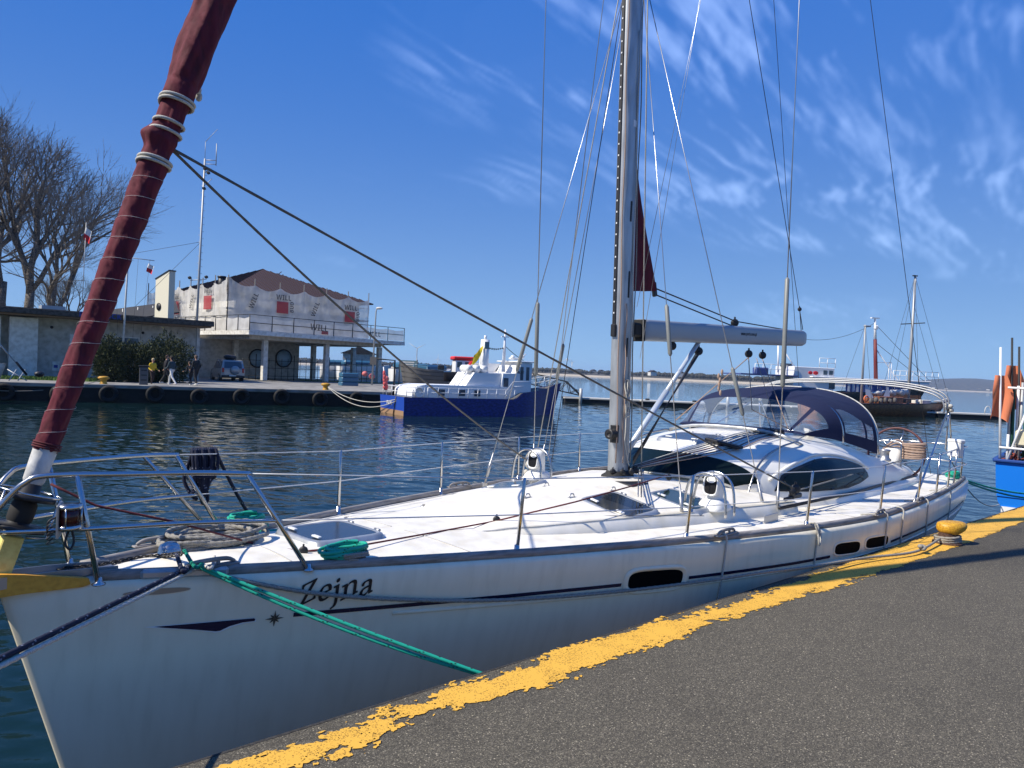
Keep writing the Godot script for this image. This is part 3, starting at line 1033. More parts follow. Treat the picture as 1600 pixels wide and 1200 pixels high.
func hatches(t: Node3D):
	# fore hatch on the deck, two small hatches on the coachroof, one on the saloon roof
	var f := func(at0: Vector3, yaw: float, pitch: float, roll: float, w: float, l: float, pane: String):
		var b := Basis(Vector3.UP, yaw) * Basis(Vector3(1, 0, 0), roll) * Basis(Vector3(0, 0, 1), pitch)
		var s := MB.new()
		var rows := []
		for q in [[0.030, -0.03], [0.014, 0.010], [0.0, 0.018], [-0.018, 0.018], [-0.024, 0.010]]:
			var ring := PackedVector3Array()
			for k in 40:
				var a := TAU * k / 40.0
				var p := Vector2(signf(cos(a)) * pow(absf(cos(a)), 0.30), signf(sin(a)) * pow(absf(sin(a)), 0.30))
				ring.append(at0 + b * Vector3(p.x * (l * 0.5 + q[0]), q[1], p.y * (w * 0.5 + q[0])))
			rows.append(ring)
		s.loft(rows, true, false, true, false)
		var h := obj("deck_hatch", s, "alloy", t)
		s = MB.new()
		var v := PackedVector3Array()
		for k in 40:
			var c := []
			for kk in [k, k + 1]:
				var a: float = TAU * kk / 40.0
				c.append(at0 + b * Vector3(signf(cos(a)) * pow(absf(cos(a)), 0.30) * (l * 0.5 - 0.020), 0.014, signf(sin(a)) * pow(absf(sin(a)), 0.30) * (w * 0.5 - 0.020)))
			v.append_array([at0 + b * Vector3(0, 0.014, 0), c[0], c[1]])
		s.tris(v, false, false)
		obj("hatch_pane", s, pane, h)
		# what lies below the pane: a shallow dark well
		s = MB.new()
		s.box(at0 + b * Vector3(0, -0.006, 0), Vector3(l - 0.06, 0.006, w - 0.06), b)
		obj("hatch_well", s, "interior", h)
		for sg in [-1.0, 1.0]:
			s = MB.new()
			s.box(at0 + b * Vector3(-l * 0.5 + 0.07, 0.026, sg * w * 0.28), Vector3(0.03, 0.014, 0.09), b, 0.006)
			obj("hatch_handle", s, "white_plastic", h)
			s = MB.new()
			s.tube([at0 + b * Vector3(l * 0.5 + 0.01, 0.018, sg * w * 0.3 - 0.03), at0 + b * Vector3(l * 0.5 + 0.01, 0.018, sg * w * 0.3 + 0.03)], 0.010, 8)
			obj("hatch_hinge", s, "dull_steel", h)
		return h
	f.call(Vector3(2.02, sheer(2.0) + 0.072, -0.07), 0.0, -0.012, 0.0, 0.56, 0.56, "hatch_pane_pale")
	f.call(Vector3(4.56, roof_y(4.56, 0.66) + 0.0, 0.66), -0.12, 0.085, 0.16, 0.56, 0.46, "hatch_pane")
	f.call(Vector3(5.36, roof_y(5.36, 0.84) + 0.0, 0.84), -0.10, 0.05, 0.15, 0.56, 0.40, "hatch_pane_green")
	f.call(Vector3(4.56, roof_y(4.56, 0.66) + 0.0, -0.66), 0.12, 0.085, -0.16, 0.56, 0.46, "hatch_pane")
	f.call(Vector3(7.05, sal_y(7.05, 0.0) - 0.004, -0.05), 0.0, 0.075, 0.0, 0.62, 0.60, "hatch_pane_pale")
	# small deck fittings: filler caps, pad eyes
	for p in [Vector3(2.670, 1.356, 0.539), Vector3(3.380, 1.387, -0.657), Vector3(2.545, 1.369, -0.653), Vector3(4.309, 1.305, 1.306)]:
		var s := MB.new()
		s.lathe([Vector2(0.0, 0.012), Vector2(0.022, 0.012), Vector2(0.028, 0.0)], p, Basis.IDENTITY, 14, false)
		s.box(p + Vector3(0, 0.018, 0), Vector3(0.03, 0.014, 0.008))
		obj("deck_fitting", s, "dull_steel", t)
	for p in [Vector3(4.35, roof_y(4.35, 0.28), 0.28), Vector3(4.0, roof_y(4.0, 0.05), 0.05), Vector3(4.9, roof_y(4.9, 0.35), 0.35), Vector3(4.55, roof_y(4.5, -0.2), -0.2)]:
		var s := MB.new()
		s.tube(spline([p + Vector3(-0.035, 0, 0), p + Vector3(-0.02, 0.03, 0), p + Vector3(0.02, 0.03, 0), p + Vector3(0.035, 0, 0)], 4), 0.006, 6)
		s.box(p, Vector3(0.09, 0.006, 0.03))
		obj("pad_eye", s, "dull_steel", t)

func ventilators(t: Node3D):
	for q in [[Vector3(5.50, roof_y(5.5, 1.10) - 0.01, 1.10), 0.0], [Vector3(5.25, roof_y(5.25, 0.93) - 0.01, -0.93), 0.0]]:
		var o: Vector3 = q[0]
		var s := MB.new()
		# box, neck and cowl that turns its mouth forward
		var rows := []
		for p in [[0.0, 0.17, 0.135], [0.03, 0.165, 0.13], [0.075, 0.13, 0.11], [0.10, 0.10, 0.09]]:
			var ring := PackedVector3Array()
			for k in 24:
				var a := TAU * k / 24.0
				ring.append(o + Vector3(signf(cos(a)) * pow(absf(cos(a)), 0.6) * p[1], p[0], signf(sin(a)) * pow(absf(sin(a)), 0.6) * p[2]))
			rows.append(ring)
		s.loft(rows, true, true)
		var ven := obj("ventilator", s, "white_plastic", t)
		# upright cowl with a rounded head; its mouth looks forward
		s = MB.new()
		rows = []
		for p in [[0.085, 0.088, 0.092, 0.0], [0.11, 0.070, 0.078, 0.0], [0.13, 0.066, 0.076, 0.0], [0.20, 0.070, 0.084, -0.012], [0.28, 0.072, 0.086, -0.020], [0.315, 0.064, 0.080, -0.020], [0.335, 0.045, 0.062, -0.018], [0.342, 0.015, 0.02, -0.018]]:
			var ring := PackedVector3Array()
			for k in 28:
				var a := TAU * k / 28.0
				ring.append(o + Vector3(signf(cos(a)) * pow(absf(cos(a)), 0.75) * p[1] + p[3], p[0], signf(sin(a)) * pow(absf(sin(a)), 0.75) * p[2]))
			rows.append(ring)
		s.loft(rows, true, true)
		obj("cowl", s, "white_plastic", ven)
		var mc: Vector3 = o + Vector3(-0.094, 0.235, 0)
		var rims := [[], [], [], []]
		for e in [[0, 1.16, 0.020], [1, 1.14, -0.006], [2, 1.02, -0.012], [3, 0.94, 0.002]]:
			var ring := PackedVector3Array()
			for k in 32:
				var a := TAU * k / 32.0
				ring.append(mc + Vector3(e[2] + 0.02 * signf(sin(a)) * pow(absf(sin(a)), 0.6) * e[1] * 0.6, signf(sin(a)) * pow(absf(sin(a)), 0.6) * 0.088 * e[1], signf(cos(a)) * pow(absf(cos(a)), 0.6) * 0.067 * e[1]))
			rims[e[0]] = ring
		s = MB.new(); s.loft(rims, true, false, true, false)
		obj("cowl_rim", s, "white_plastic", ven)
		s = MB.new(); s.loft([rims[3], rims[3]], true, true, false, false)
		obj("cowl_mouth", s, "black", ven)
		# two hoops of tube guard it
		for x in [-0.19, -0.02]:
			var pts := []
			for p in [[-0.27, -0.02], [-0.25, 0.17], [-0.20, 0.28], [-0.10, 0.34], [0.0, 0.355], [0.10, 0.34], [0.20, 0.28], [0.25, 0.17], [0.27, -0.03]]:
				pts.append(o + Vector3(x + 0.10 * (p[1] * 0.4), p[1], p[0] * 0.80))
			s = MB.new()
			s.tube(spline(pts, 4), 0.0125, 8)
			obj("vent_guard", s, "steel", t)

func ellipse_ring(c: Vector3, rx: float, rz: float, n := 20, e := 0.8) -> PackedVector3Array:
	var r := PackedVector3Array()
	for k in n:
		var a := TAU * k / n
		r.append(c + Vector3(signf(cos(a)) * pow(absf(cos(a)), e) * rx, 0, signf(sin(a)) * pow(absf(sin(a)), e) * rz))
	return r

func mast_x(y: float) -> float:
	return 5.46 - 0.0245 * (y - 1.6)

func block(s: MB, p: Vector3, r := 0.045):
	s.lathe([Vector2(r * 0.3, -r * 0.36), Vector2(r, -r * 0.30), Vector2(r, -r * 0.1), Vector2(r * 0.8, 0), Vector2(r, r * 0.1), Vector2(r, r * 0.30), Vector2(r * 0.3, r * 0.36)], p, Basis(Vector3(1, 0, 0), PI / 2) * Basis(Vector3(0, 0, 1), 0.6), 14)
	s.box(p + Vector3(0, r * 1.1, 0), Vector3(r * 0.4, r * 0.9, r * 0.4), Basis.IDENTITY, 0.004)

func rig(t: Node3D):
	var s := MB.new()
	var rows := []
	for y in [1.58, 1.62, 3.0, 6.0, 9.0, 12.0, 15.0, 18.5]: rows.append(ellipse_ring(Vector3(mast_x(y), y, 0), 0.125, 0.083, 24, 0.82))
	s.loft(rows)
	var mast := obj("mast", s, "alloy", t)
	# dark track up the mast's front, with its pale bolt heads
	s = MB.new()
	s.bar(Vector3(mast_x(3.15) - 0.128, 3.15, -0.012), Vector3(mast_x(18) - 0.128, 18.0, -0.012), 0.034, 0.016, Vector3(1, 0, 0))
	s.box(Vector3(mast_x(3.15) - 0.13, 3.12, -0.012), Vector3(0.04, 0.13, 0.06), Basis.IDENTITY, 0.008)
	obj("mast_track", s, "black", mast)
	s = MB.new()
	var y := 3.3
	while y < 9.0:
		s.box(Vector3(mast_x(y) - 0.137, y, -0.012), Vector3(0.006, 0.016, 0.012)); y += 0.115
	obj("track_bolts", s, "white_paint", mast).set_meta("kind", "stuff")
	s = MB.new()
	s.bar(Vector3(mast_x(1.7) + 0.122, 1.75, 0.0), Vector3(mast_x(18) + 0.122, 18.0, 0.0), 0.016, 0.012, Vector3(1, 0, 0))
	obj("luff_slot", s, "black", mast)
	for q in [[4.35, 0.42], [3.60, 0.55], [2.95, 0.4]]:
		s = MB.new()
		s.box(Vector3(mast_x(q[0]) - 0.02, q[0], 0.083), Vector3(0.022, q[1] * 0.5, 0.012), Basis.IDENTITY, 0.004)
		obj("halyard_slot", s, "black", mast)
	s = MB.new()
	s.box(Vector3(mast_x(5.2) + 0.0, 5.25, 0.0835), Vector3(0.05, 0.065, 0.003))
	obj("paper_sticker", s, "white_paint", mast)
	# collar and the ring of blocks at the foot
	s = MB.new()
	s.loft([ellipse_ring(Vector3(5.46, 1.56, 0), 0.20, 0.15, 24), ellipse_ring(Vector3(5.46, 1.612, 0), 0.19, 0.14, 24), ellipse_ring(Vector3(5.46, 1.635, 0), 0.15, 0.105, 24), ellipse_ring(Vector3(5.46, 1.66, 0), 0.135, 0.093, 24)])
	obj("mast_collar", s, "rubber", mast)
	s = MB.new()
	s.box(Vector3(5.34, roof_y(5.3, 0.32) + 0.005, 0.16), Vector3(0.30, 0.03, 0.42), Basis(Vector3(1, 0, 0), 0.06), 0.008)
	obj("mast_plate", s, "black", mast)
	for i in 6:
		var a := -0.2 + 0.62 * i
		s = MB.new()
		block(s, Vector3(5.50 + 0.19 * cos(a), 1.66, 0.16 * sin(a)), 0.030)
		obj("foot_block", s, "black", mast)
	# winch on the mast's front
	s = MB.new()
	s.lathe([Vector2(0.055, 0.0), Vector2(0.055, 0.02), Vector2(0.038, 0.035), Vector2(0.040, 0.07), Vector2(0.055, 0.085), Vector2(0.052, 0.10), Vector2(0.02, 0.10), Vector2(0.018, 0.088)], Vector3(mast_x(2.05) - 0.115, 2.05, 0.025), Basis(Vector3(0, 0, 1), PI / 2), 18)
	s.box(Vector3(mast_x(2.05) - 0.115, 2.05, 0.025), Vector3(0.03, 0.19, 0.10), Basis.IDENTITY, 0.02)
	obj("mast_winch", s, "black", mast)
	# boom, fitting and outer end
	s = MB.new()
	rows = []
	var b0 := Vector3(5.74, 3.155, 0); var b1 := Vector3(10.12, 3.335, 0)
	for f in [0.0, 0.02, 0.5, 0.975, 1.0]:
		var c := b0.lerp(b1, f)
		var k: float = 0.80 if f == 1.0 else 1.0
		var ring := PackedVector3Array()
		for j in 20:
			var a := TAU * j / 20.0
			ring.append(c + Vector3(0, signf(sin(a)) * pow(absf(sin(a)), 0.55) * 0.118 * k, signf(cos(a)) * pow(absf(cos(a)), 0.5) * 0.078 * k))
		rows.append(ring)
	s.loft(rows)
	var boom := obj("boom", s, "boom_alloy", t)
	s = MB.new()
	s.box(Vector3(5.66, 3.15, 0), Vector3(0.16, 0.15, 0.10), Basis.IDENTITY, 0.02)
	s.box(Vector3(5.74, 3.15, 0), Vector3(0.03, 0.235, 0.155), Basis.IDENTITY, 0.01)
	obj("gooseneck", s, "rubber", boom)
	# lettering on the boom's side
	var f := SystemFont.new(); f.font_names = PackedStringArray(["Droid Sans"])
	var tm := TextMesh.new(); tm.font = f; tm.text = "www.ports.com.pl"; tm.font_size = 48; tm.pixel_size = 0.00115; tm.depth = 0.002
	var o := obj("lettering", tm, "lettering", boom)
	o.position = Vector3(8.18, 3.272, 0.0802); o.rotation.z = atan2(0.18, 4.38)
	# vang strut and its tackle
	s = MB.new()
	s.tube([Vector3(5.62, 1.86, 0), Vector3(6.35, 2.50, 0)], 0.034, 12)
	s.tube([Vector3(6.30, 2.456, 0), Vector3(7.04, 3.115, 0)], 0.027, 12)
	obj("boom_vang", s, "vang_alloy", t)
	for k in 4:
		rod("vang_line", Vector3(5.66 + 0.03 * k, 1.78 - 0.03 * k, 0.05 - 0.02 * k), Vector3(7.02 + 0.02 * k, 3.0, 0.045 - 0.03 * k), 0.0065, "dark_line", t, 6)
	# blocks under and on the boom
	for q in [[6.42, 3.02], [7.03, 2.99], [8.36, 3.02], [8.78, 3.02], [7.92, 3.40]]:
		s = MB.new(); block(s, Vector3(q[0], q[1], 0.0), 0.05)
		obj("boom_block", s, "black", boom)
	# a wedge of the furled mainsail showing at the mast
	s = MB.new()
	rows = []
	for i in 13:
		var g := i / 12.0
		var a := Vector3(mast_x(3.57) + 0.13, 3.55, 0).lerp(Vector3(mast_x(5.05) + 0.13, 5.05, 0), g)
		var b := Vector3(6.0, 3.60, 0.0).lerp(Vector3(mast_x(5.05) + 0.13, 5.05, 0), pow(g, 0.92))
		var r := PackedVector3Array()
		for j in 7: r.append(a.lerp(b, j / 6.0) + Vector3(0, 0, 0.03 * sin(j * 1.3 + g * 4.0) * (1.0 - g)))
		rows.append(r)
	s.sheet(rows)
	var ms := obj("mainsail_clew", s, "maroon", t)
	s = MB.new()
	s.box(Vector3(6.0, 3.62, 0), Vector3(0.07, 0.16, 0.035), Basis(Vector3(0, 0, 1), 0.25), 0.01)
	obj("clew_block", s, "black", ms)
	s = MB.new()
	s.tube(fine([Vector3(6.02, 3.63, 0.01), Vector3(7.92, 3.42, 0.01), Vector3(10.05, 3.42, 0.01)], 0.3), 0.008, 6)
	s.tube(fine([Vector3(6.02, 3.57, -0.01), Vector3(7.86, 3.36, -0.01)], 0.3), 0.008, 6)
	obj("outhaul", s, "dark_line", t)
	# standing rigging: wire, screws at the foot, sleeve
	var stays := [
		["lower_shroud", Vector3(5.014, 1.310, 1.053), Vector3(5.37, 6.75, 0.09), 0.005, 0.285, 0.375, 0.021],
		["lower_shroud", Vector3(6.327, 1.285, 1.241), Vector3(5.42, 6.75, 0.09), 0.005, 0.185, 0.275, 0.021],
		["cap_shroud", Vector3(6.407, 1.284, 1.327), Vector3(6.867, 6.778, 1.100), 0.006, 0.24, 0.45, 0.024],
		["lower_shroud", Vector3(4.910, 1.360, -1.425), Vector3(5.37, 6.75, -0.09), 0.005, 0.24, 0.35, 0.021],
		["lower_shroud", Vector3(6.026, 1.400, -1.578), Vector3(5.42, 6.75, -0.09), 0.005, 0.22, 0.30, 0.021],
		["cap_shroud", Vector3(5.672, 1.420, -1.371), Vector3(5.236, 6.826, -1.100), 0.006, 0.22, 0.38, 0.024],
	]
	for q in stays:
		var a: Vector3 = q[1]; var top: Vector3 = q[2]
		var b := a + (top - a) * (2.0 if q[0] == "cap_shroud" else 1.0)
		var w := rod(q[0], a, b, q[3], "wire", t, 6)
		s = MB.new()
		s.tube([a.lerp(top, q[4]), a.lerp(top, q[4] + 0.004), a.lerp(top, q[5] - 0.004), a.lerp(top, q[5])], [0.010, q[6], q[6], 0.010], 10)
		obj("shroud_sleeve", s, "sleeve_grey", w)
		s = MB.new()
		var d := (top - a).normalized()
		s.tube([a, a + d * 0.10, a + d * 0.105, a + d * 0.26, a + d * 0.265, a + d * 0.38], [0.012, 0.012, 0.017, 0.017, 0.010, 0.008], 10)
		s.box(a, Vector3(0.07, 0.05, 0.03), Basis.IDENTITY, 0.006)
		obj("turnbuckle", s, "dull_steel", w)
	s = MB.new()
	s.box(Vector3(5.989, 1.321, 1.450), Vector3(0.30, 0.11, 0.012), Basis.IDENTITY, 0.004)
	s.box(Vector3(6.131, 1.268, 1.389), Vector3(0.36, 0.02, 0.10), Basis.IDENTITY, 0.006)
	obj("chainplate", s, "dull_steel", t)
	var mh := Vector3(5.05, 18.4, 0)
	for q in [[Vector3(12.500, 1.687, 1.178), Vector3(10.164, 8.193, 0.720)], [Vector3(12.500, 2.879, -1.014), Vector3(9.989, 8.553, -0.650)]]:
		var a: Vector3 = q[0]; var d: Vector3 = q[1] - q[0]
		rod("backstay", a - d * ((a.y - 1.25) / d.y), a + d * 2.2, 0.0045, "dark_line", t, 6)
	var tl: Vector3 = Vector3(7.869, 7.517, -0.000)
	var be := Vector3(10.06, 3.44, 0)
	rod("topping_lift", be + Vector3(-0.10, 0.32, 0), be + (tl - be) * 2.0, 0.005, "dark_line", t, 6)
	s = MB.new()
	s.tube([be, be + Vector3(-0.10, 0.32, 0), be + Vector3(-0.02, 0.02, 0.03)], 0.006, 6)
	block(s, be + Vector3(-0.10, 0.32, 0), 0.03)
	obj("topping_lift_bridle", s, "dark_line", t)
	# running rigging down the mast and from it
	var m0 := Vector3(mast_x(1.75), 1.75, 0)
	var halyards := [
		[Vector3(5.002, 6.258, 0.420), Vector3(5.710, 1.636, 0.128), "rope_white", 0.007],
		[Vector3(5.439, 6.640, -0.250), Vector3(5.756, 1.460, -1.438), "rope_white", 0.006],
		[Vector3(5.249, 6.581, -0.300), Vector3(5.769, 1.600, -1.231), "wire", 0.005],
		[Vector3(5.409, 6.411, -0.200), Vector3(5.843, 1.580, -1.232), "dark_line", 0.0045],
		[Vector3(6.531, 6.959, 0.100), Vector3(5.528, 3.377, 0.100), "wire", 0.003],
		[Vector3(6.389, 6.746, 0.150), Vector3(5.630, 2.846, 0.100), "wire", 0.003],
	]
	for q in halyards:
		var a: Vector3 = q[0]; var b: Vector3 = q[1]
		rod("halyard", a + (a - b) * 0.9, b, q[3], q[2], t, 6)
	for q in [[0.03, 0.0915, "rope_white", 6.2], [0.075, 0.088, "rope_grey", 7.5], [-0.06, 0.09, "rope_tan", 3.4], [-0.128, 0.05, "rope_tan", 6.8]]:
		var pts := line(Vector3(mast_x(1.75) + q[0], 1.75, q[1] + 0.01), Vector3(mast_x(q[3]) + q[0], q[3], q[1]), 20)
		for i in pts.size(): pts[i] += Vector3(0, 0, 0.008 * sin(i * 1.1))
		s = MB.new(); s.tube(pts, 0.0065, 7)
		obj("halyard_tail", s, q[2], t)
	# loops of spare line made up on the mast's side
	s = MB.new()
	for k in 4:
		var c := Vector3(mast_x(2.6) - 0.03 + 0.012 * k, 2.52 - 0.19 * (k % 2), 0.105)
		var pts := []
		for i in 15:
			var a := TAU * i / 14.0
			pts.append(c + Vector3(0.028 * cos(a), 0.10 * sin(a), 0.012 * sin(2 * a + k)))
		s.tube(spline(pts, 3), 0.0065, 7)
	s.tube(spline([Vector3(mast_x(2.4) - 0.02, 2.35, 0.1), Vector3(mast_x(2.2) - 0.05, 2.1, 0.12), Vector3(mast_x(2.0) - 0.04, 1.95, 0.11), Vector3(mast_x(1.8) + 0.03, 1.72, 0.12)], 6), 0.0065, 7)
	obj("line_loops", s, "rope_white", mast)
	# block and shackle of the halyard led to the deck
	s = MB.new()
	for z in [-0.022, 0.022]: s.tube([Vector3(4.669, 1.577, 0.819), Vector3(5.710, 1.636, 0.128) + Vector3(0, 0, 0)], 0.007, 6)
	s.tube([Vector3(4.639, 1.578, 0.804), Vector3(5.680, 1.636, 0.116)], 0.006, 6)
	s.tube([Vector3(4.692, 1.576, 0.831), Vector3(5.732, 1.636, 0.138)], 0.006, 6)
	s.box(Vector3(5.813, 1.634, 0.060), Vector3(0.05, 0.03, 0.05), Basis.IDENTITY, 0.008)
	obj("deck_lead", s, "dull_steel", t)
	# forestay with the furled genoa
	furled_genoa(t)
	# genoa sheets slanting aft from the clew
	var clew := Vector3(0.775, 3.87, 0.02)
	var ends := [[clew, Vector3(2.291, 3.051, -0.750), Vector3(5.350, 1.620, -1.144)], [clew, Vector3(3.646, 2.771, 0.550), Vector3(4.281, 2.514, 0.750), Vector3(6.422, 1.997, 1.050), Vector3(6.663, 1.554, 1.400)]]
	for e in ends:
		var a: Vector3 = e[0]; var b: Vector3 = e[-1]
		s = MB.new()
		s.tube(line(a, b, 160, 0.10 if e.size() == 3 else 0.02), 0.0088, 9, 2, 0.05, 0.10)
		obj("genoa_sheet", s, "sheet_rope", t)
	s = MB.new()
	block(s, ends[0][2] + Vector3(0, -0.03, 0), 0.05)
	for k in 5: s.ball(ends[0][2] + Vector3(0.03 * sin(k * 2.1), -0.05 * k - 0.02, 0.03 * cos(k * 1.7)), Vector3(0.03, 0.035, 0.03), 8)
	obj("sheet_lead", s, "rope_white", t)
	s = MB.new()
	var car: Vector3 = ends[1][4]
	block(s, car + Vector3(0, 0.0, 0), 0.05)
	s.box(car + Vector3(0.0, -0.07, 0), Vector3(0.22, 0.05, 0.06), Basis.IDENTITY, 0.01)
	s.tube([car + Vector3(-0.25, -0.085, 0.0), car + Vector3(0.1, -0.075, 0)], 0.02, 8)
	block(s, car + Vector3(-0.12, -0.02, 0.02), 0.035)
	obj("genoa_car", s, "black", t)
	# after the car the sheet runs aft to the winch
	s = MB.new()
	s.tube(line(car + Vector3(0.03, -0.02, 0.0), Vector3(10.9, sheer(10.9) + 0.36, 1.22), 60, 0.0), 0.0085, 8)
	obj("genoa_sheet", s, "rope_grey", t)
	# furling line along the side deck
	var fl := [Vector3(0.20, 1.96, 0.10), Vector3(0.389, 1.843, 0.200), Vector3(0.741, 1.738, 0.330), Vector3(1.459, 1.431, -0.084), Vector3(1.600, 1.427, 0.257), Vector3(1.928, 1.447, 0.410), Vector3(2.883, 1.400, 0.233), Vector3(3.339, 1.428, 0.306), Vector3(3.758, 1.618, 0.793), Vector3(4.640, 1.657, 0.717), Vector3(5.675, 1.657, 0.485)]
	s = MB.new(); s.tube(fine(fl, 0.12), 0.0065, 8)
	obj("furling_line", s, "rope_maroon", t)
	s = MB.new(); s.tube(fine([Vector3(2.012, 1.394, 0.404), Vector3(2.917, 1.369, 0.198), Vector3(3.262, 1.380, 0.335), Vector3(3.970, 1.453, 0.634), Vector3(4.948, 1.451, 1.294)], 0.2), 0.003, 5)
	obj("furling_line", s, "dark_line", t)
	for p in [Vector3(1.594, 1.437, 0.282), Vector3(3.345, 1.438, 0.307), Vector3(5.629, 1.637, 0.514)]:
		s = MB.new(); block(s, p, 0.03)
		obj("fairlead_block", s, "black", t)
	# lines led aft over the saloon roof to the clutches
	for k in 7:
		var z := 0.30 + 0.055 * k
		var pts := [Vector3(5.62, 1.70, 0.06 + 0.02 * k), Vector3(6.5, sal_y(6.5, z * 0.85) + 0.03, z * 0.85), Vector3(6.95, sal_y(6.9, z) + 0.018, z), Vector3(7.5, sal_y(7.5, z) + 0.018, z), Vector3(8.05, sal_y(8.05, z) + 0.02, z)]
		s = MB.new(); s.tube(spline(pts, 5), 0.006, 6)
		obj("deck_line", s, ["rope_white", "dark_line", "rope_grey", "rope_maroon", "rope_white", "dark_line", "rope_tan"][k], t)
	s = MB.new()
	s.box(Vector3(6.88, sal_y(6.88, 0.46) + 0.03, 0.46), Vector3(0.10, 0.035, 0.44), Basis(Vector3(1, 0, 0), 0.14), 0.008)
	obj("line_organiser", s, "black", t)
	s = MB.new()
	for k in 5: s.box(Vector3(8.02, sal_y(8.0, 0.45) + 0.035, 0.34 + 0.07 * k), Vector3(0.20, 0.07, 0.055), Basis.IDENTITY, 0.012)
	obj("rope_clutches", s, "black", t)
	# grab rails on the roof, mainsheet arch rail ahead of the sprayhood
	for sg in [1.0, -1.0]:
		s = MB.new()
		var pts := []
		for i in 9:
			var k := 6.55 + 1.5 * i / 8.0
			pts.append(Vector3(k, sal_y(k, 0.90) + (0.05 if i > 0 and i < 8 else 0.0), 0.90 * sg))
		s.tube(spline(pts, 4), 0.012, 8)
		obj("grab_rail", s, "steel_dark", t)
	s = MB.new()
	var tr := []
	for i in 11:
		var z := lerpf(-0.88, 0.88, i / 10.0)
		tr.append(Vector3(7.92, sal_y(7.92, z) + 0.045, z))
	s.tube(tr, 0.022, 8)
	obj("mainsheet_track", s, "alloy", t)
	s = MB.new()
	s.tube([Vector3(8.36, 2.97, 0), Vector3(7.582, 2.311, 0.450), Vector3(7.92, 2.08, 0.80)], 0.006, 6)
	s.tube([Vector3(8.36, 2.97, 0), Vector3(7.92, 2.08, -0.80)], 0.006, 6)
	s.tube([Vector3(8.33, 2.97, 0.01), Vector3(7.90, 2.08, -0.78)], 0.006, 6)
	s.tube([Vector3(8.78, 2.97, 0), Vector3(7.93, 2.10, 0.76)], 0.006, 6)
	s.tube([Vector3(8.60, 2.97, 0), Vector3(7.93, 2.10, 0.62)], 0.005, 6)
	for k in 6: s.ball(Vector3(8.064, 2.601, -0.250) + Vector3(0.02 * sin(k * 2.0), 0.16 - 0.055 * k, 0.03 * cos(k * 2.6)), Vector3(0.018, 0.04, 0.018), 7)
	obj("mainsheet", s, "rope_tan", t)

